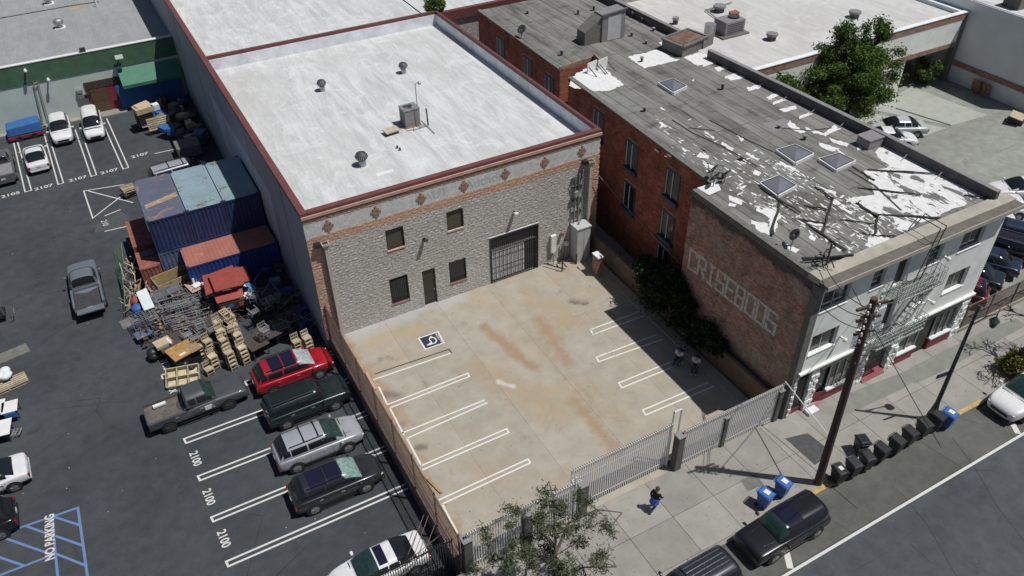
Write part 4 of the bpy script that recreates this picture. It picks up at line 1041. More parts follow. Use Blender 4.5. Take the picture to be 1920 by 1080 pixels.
for i in range(620):        # scattered flakes along the seams of the coating
    cx, cy = (rn.uniform(1230, 1640) if i < 260 else rn.uniform(1380, 1740)), 0
    cy = 230 + (cx - 1230) * .48 + rn.uniform(-40, 70)
    if cy > 486 or cy < 180 or (i >= 260 and cy < 300): continue
    p = P(cx, cy, RB + .0095)
    if not (19.9 < p.x < 32.3 and -18 < p.y < 5): continue
    a = rn.uniform(.05, .22); l = rn.uniform(.06, .42); mb = MB(Matrix.Translation(p) @ Matrix.Rotation(R_(rn.choice((90, 84, 97, 10))), 4, 'Z'))
    k = 11; mb.poly([(l * math.cos(2*math.pi*j/k) * rn.uniform(.45, 1), a * math.sin(2*math.pi*j/k) * rn.uniform(.3, 1) * .5, 0) for j in range(k)])
    (FW if i % 3 else FT).add(mb.v, mb.f)
FW.build('white_flakes', 'roof_patch_white', B, kind='stuff'); FT.build('felt_scraps', 'torn_felt', B, kind='stuff')
patch([(1430, 232), (1472, 222), (1490, 235), (1450, 248)], 'hvac_grey', .006); patch([(1378, 340), (1470, 352), (1560, 372), (1640, 384), (1640, 392), (1550, 400), (1450, 378)], 'torn_felt', .003)
for pts in (((1260, 225), (1300, 250), (1355, 275), (1420, 312)), ((1330, 225), (1400, 262), (1450, 285)), ((1290, 240), (1340, 245)), ((1460, 240), (1520, 245), (1560, 240)), ((1590, 318), (1640, 348), (1690, 395))):
    strip([P(*p, RB) for p in pts], .12, RB + .013, 'roof_tar', B, 'tar_joint')
# lifted battens and torn strips
def batten(a, b, z=.12, w=.16, h=.1, mat='roof_tar', za=None):
    A_, B_2 = P(*a, RB + (za if za is not None else z * .3)), P(*b, RB + z); n_ = 6; mb = MB(); pr = A_
    for i in range(1, n_ + 1):
        q_ = A_ + (B_2 - A_) * i / n_ + Vector((rn.uniform(-.05, .05), rn.uniform(-.05, .05), rn.uniform(-.03, .03))); mb.bar(pr, q_, w * rn.uniform(.5, 1), h * .6); pr = q_
    mb.build('batten', mat, B)
for a, b in (((1427, 352), (1503, 400)), ((1462, 378), (1447, 440)), ((1528, 350), (1562, 372)), ((1562, 372), (1542, 438)), ((1627, 318), (1760, 325)), ((1608, 352), (1728, 365)),
             ((1640, 402), (1765, 408)), ((1646, 402), (1640, 442)), ((1498, 410), (1585, 468)), ((1500, 412), (1545, 418)), ((1575, 412), (1640, 420)), ((1598, 312), (1640, 338)), ((1605, 380), (1648, 405)), ((1508, 385), (1550, 392)), ((1808, 366), (1870, 372)), ((1504, 484), (1585, 482)), ((1628, 440), (1680, 444))):
    batten(a, b, rn.uniform(.06, .16), rn.uniform(.08, .16), .08)
# wires and stays along the right parapet
for i in range(9):
    y = 4.0 - i * 2.4
    MB().bar((31.5, y, RB + .02), (32.15, y + .1, RB + .3), .035).build('stay', 'pipe_grey', B)
    MB().slab([(30.4, y - .2, RB + .01), (31.7, y - .1, RB + .01), (31.6, y + .16, RB + .01), (30.7, y + .1, RB + .01)], (0, 0, .012)).build('roof_patch', 'roof_patch_white', B)
# skylights
def skylight(pts, lab):
    q = [P(x, y, RB) for x, y in pts]; c = sum(q, Vector()) / 4
    t = thing('skylight', lab, 'skylight', c, group='pyramid skylights on the grey roof')
    mb = MB()
    for i in range(4): mb.bar(q[i] + Vector((0, 0, .1)), q[(i+1) % 4] + Vector((0, 0, .1)), .12, .2)
    mb.build('curb', 'roof_patch_white', t)
    ap = c + Vector((0, 0, .46)); q = [c + (p - c) * .94 + Vector((0, 0, .2)) for p in q]
    for i in range(4): MB().poly([q[i], q[(i+1) % 4], ap]).build('pane', 'skylight_glass', t)
    mb = MB()
    for i in range(4): mb.bar(q[i], q[(i+1) % 4], .05, .06)
    mb.build('frame', 'steel_dark', t)
flat('skylight_glass', (.17, .175, .21), .25, .15, 1.5, spec=.6)
skylight([(1455, 286), (1490, 276), (1524, 293), (1490, 310)], 'pyramid skylight in the middle of the grey roof, left one of the close pair')
skylight([(1535, 303), (1572, 292), (1602, 306), (1566, 323)], 'pyramid skylight nearest the street wall side, right one of the close pair')
skylight([(1425, 348), (1460, 334), (1492, 353), (1457, 372)], 'pyramid skylight closest to the tan brick wall')
skylight([(1235, 160), (1262, 152), (1287, 166), (1262, 178)], 'pyramid skylight alone at the back by the white sheets')
# satellite dishes
def dish(px, py, lab, r=.42, h=.7, z=RB, az=40, mat='steel_dark'):
    b = P(px, py, z); t = thing('satellite_dish', lab, 'satellite dish', b, group='satellite dishes')
    MB().cyl(b, b + Vector((0, 0, h)), .035).bar(b + Vector((-.25, -.2, .02)), b + Vector((.25, .2, .02)), .05).bar(b + Vector((-.25, .2, .02)), b + Vector((.25, -.2, .02)), .05).build('mast', 'pipe_grey', t)
    n = Vector((math.cos(R_(az)) * .75, math.sin(R_(az)) * .75, .66)).normalized(); c = b + Vector((0, 0, h + .05))
    u = n.cross(Vector((0, 0, 1))).normalized(); v = n.cross(u)
    vs = [c - n * .1]; fs = []
    for k in (1, 2):
        for i in range(16):
            a = 2 * math.pi * i / 16; vs.append(c + (u * math.cos(a) + v * math.sin(a) * .9) * r * k / 2 + n * (.1 * (k / 2) ** 2 - .1))
    for i in range(16): fs += [(0, 1 + i, 1 + (i+1) % 16), (1 + i, 17 + i, 17 + (i+1) % 16, 1 + (i+1) % 16)]
    o = MB().add(vs, fs).build('reflector', mat, t, smooth=True); md = o.modifiers.new('s', 'SOLIDIFY'); md.thickness = .02
    MB().bar(c - v * r * -.8, c + n * .4, .025).obox(c + n * .42, (.1, .1, .1)).build('feed_arm', 'pipe_grey', t)
dish(1333, 338, 'dark dish at the left end of the trio on the roof edge', az=120)
dish(1337, 352, 'dark dish lowest of the trio on the roof edge', az=120)
dish(1358, 344, 'dark dish at the right end of the trio on the roof edge', az=100, r=.34)
dish(1484, 462, 'dark dish near the front corner of the grey roof', az=150, r=.36)
dish(978, 72, 'dark dish at the back left edge of the grey roof', az=190)
MB().poly([P(1307, 352, RB + .08), P(1345, 340, RB + .08), P(1352, 356, RB + .08), P(1330, 366, RB + .08)]).build('roof_patch', 'roof_patch_white', B)
# white upturned sheets at the light well
for (x, y) in ((1100, 138), (1120, 132)):
    b = P(x, y, RB); t = MB().slab([b, b + Vector((.95, .25, 0)), b + Vector((.95, .25, .75)), b + Vector((0, 0, .75))], (.04, -.06, 0)).build('upturned_sheet', 'roof_patch_white', B)
    MB().bar(b + Vector((.1, -.1, .5)), b + Vector((.3, -.9, 0)), .05).bar(b + Vector((.8, -.1, .5)), b + Vector((1.1, -.8, 0)), .05).build('sheet_brace', 'steel_dark', B)
for (x, y) in ((1285, 100), (1316, 92)):
    b = P(x, y, RB); MB().slab([b, b + Vector((1.3, .4, 0)), b + Vector((1.3, .4, .9)), b + Vector((0, 0, .9))], (.04, -.06, 0)).build('upturned_sheet', 'hvac_grey', B)
# stair head house
q = [P(1090, 48, RB), P(1120, 78, RB), P(1172, 70, RB), P(1172, 50, RB)]
t = thing('stair_house', 'small grey stair house with sloping roof at the back of the grey roof', 'roof hut', P(1135, 70, RB))
b = P(1140, 77, RB); x0, x1, y0 = b.x - .6, b.x + 1.5, b.y
MB().add([(x0, y0, RB), (x1, y0, RB), (x1, y0 + 1.2, RB), (x0, y0 + 1.2, RB), (x0, y0, RB + 2.1), (x1, y0, RB + 2.25), (x1, y0 + 1.2, RB + 2.25), (x0, y0 + 1.2, RB + 2.1)], [(0,1,5,4),(1,2,6,5),(2,3,7,6),(3,0,4,7),(4,5,6,7)]).build('wall', 'hvac_grey', t)
MB().add([(x0, y0 + .1, RB), (x0, y0 + 1.2, RB), (x0 - 1.5, y0 + 1.2, RB), (x0 - 1.5, y0 + .1, RB), (x0, y0 + .1, RB + 2.0), (x0, y0 + 1.2, RB + 2.0), (x0 - 1.5, y0 + 1.2, RB + 1.0), (x0 - 1.5, y0 + .1, RB + 1.0)], [(0,3,7,4),(3,2,6,7),(4,7,6,5),(2,1,5,6)]).build('sloping_hood', 'stone_grey', t)
MB().box(x0 + .5, x0 + 1.7, y0 - .02, y0 - .004, RB + .05, RB + 1.95).build('door', 'cabinet', t)
MB().bar((x0 - .1, y0 - .05, RB + 2.12), (x1 + .1, y0 - .05, RB + 2.3), .12, .1).build('roof_trim', 'stone_grey', t)
# small stubs over the roof
ORD = 'first second third fourth fifth sixth seventh eighth ninth tenth eleventh twelfth thirteenth fourteenth fifteenth sixteenth seventeenth eighteenth nineteenth'.split()
for i, (px, py) in enumerate(sorted(((1354, 168), (1208, 209), (1083, 74), (1120, 58), (1184, 68), (1205, 42), (1225, 58), (1187, 33), (1211, 82), (1355, 335), (1460, 240), (1390, 300), (1508, 262), (1053, 104), (1084, 27), (1150, 12), (1113, 20), (989, 26), (1203, 116)), key=lambda q: q[1])):
    b = P(px, py, RB); h = rn.uniform(.15, .4)
    t = meta(MB().cyl(b, b + Vector((0, 0, h)), .09, n=8).build('vent_stub', 'steel_dark'), 'small dark vent stub on the grey roof, %s counted from the back' % ORD[i], 'vent', 'small vent stubs on the grey roof')
    MB().cyl(b + Vector((0, 0, h)), b + Vector((0, 0, h + .07)), .15, n=8).build('cap', 'hvac_grey', t)
# coiled cables on the front corner
t = thing('service_drop', 'tangle of black cables and brackets on the front corner of the cornice', 'cables', P(1545, 490, RB))
for k in range(6):
    a = P(1535 + rn.uniform(-8, 20), 480 + rn.uniform(-10, 15), RB + .1 + k * .12); b = P(1545 + rn.uniform(-8, 20), 500 + rn.uniform(-10, 5), RB + .3)
    MB().path([a, (a + b) / 2 + Vector((0, 0, .3)), b], .03).build('cable', 'black_metal', t)
b = P(1548, 500, RB); MB().cyl(b, b + Vector((0, 0, 1.4)), .05).bar(b + Vector((-.3, 0, 1.1)), b + Vector((.3, 0, 1.1)), .06).build('bracket', 'steel_dark', t)
t = meta(MB().bar(P(1505, 488, RB + .2), P(1600, 478, RB + .2), .1, .08).build('roof_rail', 'black_metal'), 'black bar lying behind the front corner of the grey roof', 'bar')

# ------------------------------------------------------------------ fire escape
FE = thing('fire_escape', 'grey steel fire escape with two balconies and ladders on the white front', 'fire escape', (26, -19.4, 4))
flat('escape_steel', (.36, .4, .38), .55, .2, 6)
def balcony(u0, u1, zf, d=1.05):
    b = thing_part = MB()
    n = int((u1 - u0) / .12)
    for i in range(n + 1): b.bar((F(u0) + (F(u1) - F(u0)) * i / n, YF - .02, zf), (F(u0) + (F(u1) - F(u0)) * i / n, YF - d, zf), .02, .04)
    b.bar((F(u0), YF - d, zf), (F(u1), YF - d, zf), .05, .1); b.bar((F(u0), YF - .05, zf), (F(u1), YF - .05, zf), .05, .1)
    fl = b.build('balcony_floor', 'escape_steel', FE)
    r = MB()
    for z in (.35, .65, .98):
        r.bar((F(u0), YF - d, zf + z), (F(u1), YF - d, zf + z), .03); r.bar((F(u0), YF - d, zf + z), (F(u0), YF, zf + z), .03); r.bar((F(u1), YF - d, zf + z), (F(u1), YF, zf + z), .03)
    n = int((u1 - u0) / .22)
    for i in range(n + 1): x = F(u0) + (F(u1) - F(u0)) * i / n; r.bar((x, YF - d, zf), (x, YF - d, zf + 1), .022)
    for k in range(1, 5): r.bar((F(u0), YF - d * k / 5, zf), (F(u0), YF - d * k / 5, zf + 1), .02); r.bar((F(u1), YF - d * k / 5, zf), (F(u1), YF - d * k / 5, zf + 1), .02)
    r.build('railing', 'escape_steel', fl)
    s = MB()
    for u in (u0 + .2, u1 - .2): s.bar((F(u), YF, zf - .9), (F(u), YF - d, zf), .05)
    s.build('bracket', 'escape_steel', fl)
balcony(5.1, 8.45, 6.95); balcony(4.6, 8.3, 3.85)
def stair(a, b, w, n, name='stair'):
    a, b = Vector(a), Vector(b); mb = MB(); off = Vector((0, w, 0))
    mb.bar(a, b, .04, .14); mb.bar(a + off, b + off, .04, .14)
    for i in range(1, n): p = a + (b - a) * i / n; mb.bar(p, p + off, .16, .03)
    o = mb.build(name, 'escape_steel', FE)
    h = MB(); up = Vector((0, 0, .8)); h.bar(a + up, b + up, .03)
    for i in range(0, n + 1, 3): p = a + (b - a) * i / n; h.bar(p, p + up, .025)
    h.build('handrail', 'escape_steel', o)
stair((F(5.9), YF - .95, 3.9), (F(8.0), YF - .95, 6.95), .5, 11)
def ladder(a, b, w, n):
    a, b = Vector(a), Vector(b); mb = MB(); off = Vector((w, 0, 0)); mb.bar(a, b, .04); mb.bar(a + off, b + off, .04)
    for i in range(1, n): p = a + (b - a) * i / n; mb.bar(p, p + off, .025)
    mb.build('ladder', 'steel_dark', FE)
ladder((F(7.0), YF - .35, 6.95), (F(7.0), YF - .7, 10.7), .45, 13)
mb = MB()
for x in (F(7.0), F(7.45)):
    mb.path([(x, YF - .7, 10.7), (x, YF + .6, 10.7), (x, YF + .9, 9.75)], .025)
mb.build('grab_rail', 'steel_dark', FE)
ladder((F(5.0), YF - .7, 2.5), (F(6.6), YF - .7, 3.9), .35, 6)

# ------------------------------------------------------------------ building D and E behind
D = thing('trade_unit', 'white-walled unit with brown brick trim and pale roof behind the brick building', 'building', (50, 20, 0))
YD = 6.33
MB().box(33.8, 64.0, YD + .2, 75, 5.0, 6.2).build('upper_wall', 'stucco_white', D)
MB().box(33.9, 63.9, YD + .4, 74, 6.1, 6.25).build('roof', 'roof_white_far', D)
MB().box(33.8, 64.1, YD, YD + .4, 6.0, 6.62).build('brick_trim', 'brick_trim', D)
MB().box(33.7, 64.15, YD - .05, YD + .45, 6.62, 6.68).build('coping', 'parapet_white', D)
MB().box(33.8, 64.0, YD + .03, YD + .2, 3.9, 6.0).build('fascia', 'stucco_white', D)
MB().box(33.8, 64.0, YD - .02, YD + .2, 3.45, 3.9).build('brick_band', 'brick_trim', D)
MB().box(33.8, 57.2, YD + .1, YD + .3, 0, 3.45).build('lower_wall', 'stucco_white', D)
MB().box(57.2, 64., YD + 6, YD + 6.2, 0, 3.45).build('bay_wall', 'stucco_grey', D)
MB().box(63.6, 64.1, YD - .03, YD + .5, 0, 6.0).build('pier', 'stone_grey', D)
MB().box(63.55, 64.05, YD + .5, 75, 6.25, 6.62).build('side_parapet', 'stucco_grey', D)
MB().box(57.2, 64, YD + .3, YD + 6, 3.4, 3.5).build('bay_ceiling', 'stucco_grey', D)
E_ = thing('white_hall', 'tall plain white hall with a brown band at the right edge', 'building', (75, 0, 0))
MB().box(64.2, 120, -40 + 38.2, 75, 0, 7.6).build('wall', 'stucco_grey', E_)
MB().box(64.3, 120, -1.7, 74.9, 7.6, 7.66).build('roof', 'roof_white', E_)
MB().box(64.1, 64.195, -12, YD - .1, 1.55, 2.05).build('brown_band', 'brick_trim', E_)
MB().box(64.12, 64.6, -12, -1.85, 0, 1.55).build('yard_wall', 'stucco_grey', E_)
# rooftop plant on D
RD = 6.25
b = P(1365, 62, RD); t = thing('rooftop_unit', 'boxy rooftop unit with round fan on the pale roof', 'rooftop unit', b)
MB().box(b.x - 1.1, b.x + 1.1, b.y - .8, b.y + .8, RD + .15, RD + 1.35).build('body', 'hvac_grey', t, bevel=.03)
MB().box(b.x - 1.5, b.x + 1.5, b.y - 1.1, b.y + 1.1, RD, RD + .15).build('curb', 'stone_grey', t)
MB().cyl((b.x + .4, b.y, RD + 1.35), (b.x + .4, b.y, RD + 1.5), .5, n=20).build('fan_ring', 'steel_dark', t)
MB().cyl((b.x - 1.9, b.y + .3, RD + .1), (b.x - 1.9, b.y + .3, RD + 1.1), .5, n=16).build('duct', 'galvanised', t)
for i in range(5): MB().box(b.x - .9, b.x + .9, b.y - .815, b.y - .805, RD + .35 + i * .18, RD + .43 + i * .18).build('louvre', 'steel_dark', t)
for px, py, lab, r in ((1446, 75, 'round fan vent on the pale roof left of the tall tree', .5), (1601, 33, 'round fan vent on the pale roof above the tall tree', .55), (1348, 22, 'round cooler at the far end of the pale roof', .6), (1266, 45, 'small dish-topped vent beside the parapet', .3)):
    b = P(px, py, RD); t = thing('roof_fan', lab, 'roof fan', b, group='fans on the pale roof')
    MB().cyl(b, b + Vector((0, 0, .4)), r * .8, n=16).build('base', 'steel_dark', t); MB().cyl(b + Vector((0, 0, .42)), b + Vector((0, 0, .62)), r, n=16).build('cowl', 'hvac_grey', t)
t = thing('roof_duct', 'rust-red hatch and pipes beside the rooftop unit', 'ducts', P(1375, 27, RD))
MB().slab([P(1366, 27, RD + .1), P(1378, 24, RD + .1), P(1386, 28, RD + .1), P(1372, 33, RD + .1)], (0, 0, .3)).build('hatch', 'rust_red', t)
for a, b in (((1322, 18), (1345, 35)), ((1345, 35), (1375, 48)), ((1325, 18), (1372, 4))): MB().path([P(*a, RD + .15), P(*b, RD + .15)], .06).build('pipe', 'pipe_grey', t)
b = P(1905, 12, 7.66); t = thing('rooftop_unit', 'dark green grey unit on the white hall roof', 'rooftop unit', b)
MB().box(b.x - .9, b.x + 1.1, b.y - .8, b.y + .8, 7.66, 8.9).build('body', 'stone_grey', t, bevel=.03); MB().box(b.x - .95, b.x + 1.15, b.y - .85, b.y + .85, 8.9, 8.98).build('lid', 'hvac_grey', t)
# ------------------------------------------------------------------ vehicles
def carpaint(name, c, metal=.0, rough=.28):
    m = Mt(name)
    cc = m.mix(1., c, m.ramp(m.noise(1.8, 5, .6, obj=True), ((.3, .9), (.7, 1.08))), 'MULTIPLY')
    d = m.ramp(m.noise(14, 3, .6, obj=True), ((.5, 0.), (.9, .25)))
    cc = m.mix(d, cc, tuple(x * .7 + .05 for x in c))
    m.col(cc); MATS[name] = m.fin(rough, metal, .5, coat=.5)
carpaint('paint_red', (.36, .01, .022)); carpaint('paint_green', (.012, .024, .026)); carpaint('paint_silver', (.36, .385, .42), .15, .3)
carpaint('paint_dark', (.035, .037, .045), .3); carpaint('paint_black', (.01, .011, .014)); carpaint('paint_white', (.72, .72, .73), 0, .35)
carpaint('paint_old_grey', (.075, .08, .09), .2, .5); carpaint('paint_blue_grey', (.19, .225, .25), .3, .4); carpaint('paint_navy', (.02, .035, .065), .2)
carpaint('paint_light_silver', (.5, .52, .54), .1, .35); carpaint('paint_maroon', (.1, .01, .02)); carpaint('paint_dull_grey', (.14, .145, .155), .3, .4)
flat('car_glass', (.012, .014, .018), .06, .05, 1, spec=.9); flat('glass_green', (.022, .05, .046), .12, .3, 5, spec=.8); flat('sunshade', (.22, .34, .31), .25, .4, 6, spec=.7)
flat('glass_bright', (.4, .45, .47), .15, .5, 7, spec=.8); flat('sunroof', (.012, .012, .03), .08, .05, 1, spec=.9)
flat('tyre', (.02, .02, .021), .85, .15, 20); flat('rim', (.36, .37, .38), .3, .2, 20, metal=.7); flat('rim_dark', (.1, .1, .105), .35, .2, 20, metal=.5)
flat('headlight', (.6, .62, .64), .15, .2, 20, spec=.8); flat('taillight', (.26, .012, .015), .25, .2, 20, spec=.7); flat('trim_black', (.015, .015, .016), .45, .2, 10)
flat('plate', (.6, .6, .58), .5, .1, 20); flat('chrome', (.6, .61, .62), .2, .1, 10, metal=.9); flat('bed_dirt', (.13, .115, .1), .9, .3, 4); flat('bed_liner', (.05, .05, .055), .8, .25, 4)
STY = {
 # stations: (x/L, half-width factor, z bottom, z top); cab: x0 x1 x2 x3 (front base, front roof, rear roof, rear base) /L, belt z, base half width, roof half width
 'suv': dict(st=[(-.5,.74,.42,.78),(-.488,.9,.34,1.02),(-.455,.965,.28,1.1),(-.36,1,.24,1.12),(-.1,1,.2,1.1),(.17,1,.2,1.08),(.24,.99,.21,1.07),(.35,.96,.24,1.02),(.44,.89,.26,.94),(.482,.76,.3,.8),(.5,.56,.36,.64)],
             cab=(.275,.07,-.36,-.465,1.07,.9,.66)),
 'sedan': dict(st=[(-.5,.82,.42,.7),(-.49,.93,.34,.92),(-.44,.97,.28,.98),(-.3,1,.24,.99),(-.1,1,.2,.95),(.15,1,.2,.92),(.25,.98,.21,.9),(.36,.94,.24,.85),(.44,.87,.26,.77),(.482,.75,.3,.66),(.5,.55,.36,.54)],
             cab=(.25,.03,-.17,-.39,.91,.89,.64)),
 'boxy': dict(st=[(-.5,.92,.45,.8),(-.495,.97,.36,1.02),(-.46,.99,.3,1.08),(-.3,1,.26,1.09),(0,1,.24,1.08),(.17,1,.24,1.07),(.23,.99,.25,1.06),(.38,.98,.28,1.02),(.465,.96,.3,.98),(.49,.94,.34,.84),(.5,.88,.4,.66)],
             cab=(.21,.1,-.43,-.485,1.06,.92,.79)),
 'van': dict(st=[(-.5,.88,.42,.8),(-.492,.96,.34,1.02),(-.46,.99,.28,1.08),(-.3,1,.24,1.09),(0,1,.2,1.06),(.2,1,.2,1.03),(.3,.98,.21,.99),(.4,.95,.24,.9),(.46,.9,.26,.8),(.49,.82,.3,.66),(.5,.72,.36,.56)],
             cab=(.34,.14,-.43,-.49,1.04,.91,.77)),
 'pickup': dict(st=[(-.5,.93,.5,.8),(-.495,.97,.42,.78),(-.2,1,.36,.78),(-.12,1,.32,.8),(-.1,1,.3,1.08),(.15,1,.28,1.07),(.22,.99,.28,1.06),(.38,.98,.3,1.02),(.465,.96,.33,.96),(.49,.93,.36,.82),(.5,.86,.42,.66)],
             cab=(.2,.09,-.1,-.12,1.05,.9,.74)),
}
def make_car(name, label, cat, style, L, W, H, paint, group=None, rails=None, sunroof=None, shield='car_glass', rim='rim', wb=None, bars=0, plate=True, tail=False, liner='bed_liner', ribs=0):
    S = STY[style]; t = thing(name, label, cat, group=group); hw = W / 2; k = H / (1.72 if style != 'sedan' else 1.45)
    vs = []; fs = []; st = S['st']
    for (xf, wf, zb, zt) in st:
        w = hw * wf; x = xf * L; zb *= k; zt *= k; zm = zb + (zt - zb) * .55
        half = [(0, zb), (w * .86, zb), (w * .985, zb + (zm - zb) * .45), (w, zm), (w * .985, zt - .12 * k), (w * .93, zt - .025), (w * .78, zt + .005), (w * .4, zt + .03)]
        ring = [(x, y, z) for y, z in half] + [(x, 0, zt + .035)] + [(x, -y, z) for y, z in half[:0:-1]]
        vs += ring
    n = 16
    for i in range(len(st) - 1):
        for j in range(n): fs.append((i*n+j, i*n+(j+1) % n, (i+1)*n+(j+1) % n, (i+1)*n+j))
    fs.append(tuple(range(n - 1, -1, -1))); fs.append(tuple((len(st)-1)*n + j for j in range(n)))
    body = MB().add(vs, fs).build('body', paint, t, smooth=True, sub=2)
    x0, x1, x2, x3, bz, wbf, wrf = S['cab']; x0 *= L; x1 *= L; x2 *= L; x3 *= L; bz = bz * k - .02; wb_, wr = hw * wbf, hw * wrf; rz = H
    # greenhouse: one smooth shell; every pane is a patch of the same surface set just proud of it
    xm = (x1 + x2) / 2; hz = rz - bz; tum = .15; pr = 2.2 if style != 'sedan' else 1.7
    def cabp(x, th):
        if x > x1: t_ = (x0 - x) / (x0 - x1); f = 1 - (1 - max(0, t_)) ** 1.6
        elif x < x2: t_ = (x - x3) / (x2 - x3); f = 1 - (1 - max(0, t_)) ** pr
        else: f = 1
        f = max(f, 0.) ; h = hz * f + .02 * math.sin(math.pi * min(1, max(0, (x - x3) / (x0 - x3))))
        wx = wb_ * (1 - .1 * ((x - xm) / (x0 - xm)) ** 4 if x > xm else 1 - .08 * ((x - xm) / (x3 - xm)) ** 4)
        c_, s_ = math.cos(th), math.sin(th); e_ = .5
        y = wx * math.copysign(abs(c_) ** e_, c_); z = h * abs(s_) ** e_
        return Vector((x, y * (1 - tum * z / hz), bz + z))
    def patch_(nm, xa, xb, ta, tb, mat, nx, nt_, off, parent=t, smooth=True):
        ta, tb = R_(ta), R_(tb); vv = []; ff = []
        for i in range(nx + 1):
            x = xa + (xb - xa) * i / nx
            for j in range(nt_ + 1):
                th = ta + (tb - ta) * j / nt_; p = cabp(x, th)
                if off:
                    dx = cabp(min(x0 - .001, x + .02), th) - cabp(max(x3 + .001, x - .02), th); dt = cabp(x, min(math.pi - .02, th + .04)) - cabp(x, max(.02, th - .04))
                    n_ = dx.cross(dt); n_ = n_.normalized() if n_.length > 1e-9 else Vector((0, 0, 1))
                    if n_.dot(p - Vector((xm, 0, bz - .3))) < 0: n_ = -n_
                    p = p + n_ * off
                vv.append(p)
        for i in range(nx):
            for j in range(nt_): k_ = i * (nt_ + 1) + j; ff.append((k_, k_ + 1, k_ + nt_ + 2, k_ + nt_ + 1))
        return MB().add(vv, ff).build(nm, mat, parent, smooth=smooth)
    patch_('cabin', x3, x0, .5, 179.5, paint, 30, 26, 0)
    patch_('windshield', x1 - .02, x0 - (x0 - x1) * .1, 26, 154, shield, 6, 10, .012)
    patch_('rear_window', x3 + (x2 - x3) * .12, x2 + .0, 32, 148, 'car_glass', 5, 10, .012)
    for (a, b) in ((4, 34), (146, 176)):
        patch_('side_window', xm + .04, x1 + (x0 - x1) * .5, a, b, 'car_glass', 6, 5, .01)
        if style == 'pickup': patch_('side_window', x2 + .1, xm - .04, a, b, 'car_glass', 3, 5, .01)
        else:
            xq = x2 + (xm - x2) * (.12 if style != 'sedan' else -.1); patch_('side_window', xq + .03, xm - .04, a, b, 'car_glass', 5, 5, .01); patch_('side_window', x3 + (x2 - x3) * .45, xq - .04, a + (2 if a < 90 else 0), b - (0 if a < 90 else 2), 'car_glass', 4, 5, .01)
    wr = wb_ * (1 - tum) * .9
    # wheels and arches
    R = .36 if style in ('suv', 'boxy', 'pickup') else .325; wbs = (wb or L * .58) / 2; xo = -.02 * L
    for sx in (-1, 1):
        for s in (-1, 1):
            x = xo + sx * wbs
            MB().cyl((x, s * (hw - .25), R + .02), (x, s * (hw + .004), R + .02), R * 1.2, n=20).build('wheel_arch', 'trim_black', t)
            w = MB().cyl((x, s * (hw - .2), R), (x, s * (hw + .02), R), R, n=20).build('wheel', 'tyre', t, bevel=.02, seg=1)
            r = MB(); r.cyl((x, s * (hw + .018), R), (x, s * (hw + .026), R), R * .64, n=16)
            for a in range(5):
                an = a * 2 * math.pi / 5 + .3; r.bar((x, s * (hw + .03), R), (x + math.cos(an) * R * .62, s * (hw + .03), R + math.sin(an) * R * .62), .05, .02)
            r.build('rim', rim, w)
    zf = st[-2][3] * k; fx = L / 2
    for s in (-1, 1):
        MB().obox((fx - .16, s * hw * .66, zf - .1), (.16, hw * .26, .1 * k), rz=s * R_(-22)).build('headlight', 'headlight', t, bevel=.03)
        MB().obox((-fx + .055, s * hw * .8, st[1][3] * k - .2), (.1, hw * .22, .22), rz=s * R_(12)).build('taillight', 'taillight', t, bevel=.02)
        MB().obox((x0 - .28, s * (hw + .12), bz + .06), (.14, .2, .14)).build('mirror', paint if paint != 'paint_black' else 'trim_black', t, bevel=.03)
        for dx in (.02, -.22): MB().obox((dx * L, s * (hw * .985 + .012), .86 * bz), (.2, .03, .035)).build('door_handle', 'chrome' if paint not in ('paint_black',) else 'trim_black', t)
        MB().obox((-.02 * L, s * (hw + .0), .33), (L * .4, .03, .09)).build('side_trim', 'trim_black', t)
    mb = MB()
    for xx in (x0 * .62 + xm * .38 , xm - .02, x3 * .5 + xm * .5):
        for s in (-1, 1): mb.box(xx - .006, xx + .006, s * hw * .992 - .004, s * hw * .992 + .012, .34, bz * .9)
    mb.build('door_seam', 'trim_black', t)
    MB().obox((fx - .02, 0, zf * .72), (.07, hw * 1.0, .17)).build('grille', 'trim_black', t, bevel=.02)
    MB().obox((fx - .05, 0, .36), (.12, hw * 1.5, .12)).build('bumper', 'trim_black', t, bevel=.03); MB().obox((-fx + .05, 0, .42), (.12, hw * 1.6, .16)).build('bumper', paint if style != 'boxy' else 'trim_black', t, bevel=.03)
    if plate: MB().obox((-fx - .005, 0, .75 * k), (.02, .32, .16)).build('number_plate', 'plate', t)
    mb = MB()
    for s in (-1, 1): mb.bar((x0 + .1, s * hw * .55, st[-5][3] * k + .055), (fx - .5, s * hw * .45, st[-3][3] * k + .05), .02, .012)
    mb.build('hood_crease', paint, t)
    MB().obox((x0 + .035, 0, bz + .02), (.05, wb_ * 1.7, .02)).build('wiper_cowl', 'trim_black', t)
    if rails:
        for s in (-1, 1): MB().bar((x1 - .1, s * wr * .93, rz + .02), (x2 + .1, s * wr * .93, rz + .015), .04).build('roof_rail', rails, t)
        for i in range(bars): 
            xx = x1 - .35 - i * (x1 - x2 - .5) / max(1, bars); MB().bar((xx, -wr * .93, rz + .06), (xx, wr * .93, rz + .06), .06, .03).build('cross_bar', 'trim_black', t)
    for i in range(ribs):
        y = -wr * .66 + wr * 1.32 * i / (ribs - 1); MB().bar((x1 - .3, y, rz + .03), (x2 + .15, y, rz + .025), .028, .03).build('roof_rib', rails or paint, t)
    if sunroof:
        for (a, b, wf) in sunroof:
            xa, xb = x1 + (x2 - x1) * a, x1 + (x2 - x1) * b
            patch_('sunroof', xb, xa, 90 - 62 * wf, 90 + 62 * wf, 'sunroof', 4, 8, .012)
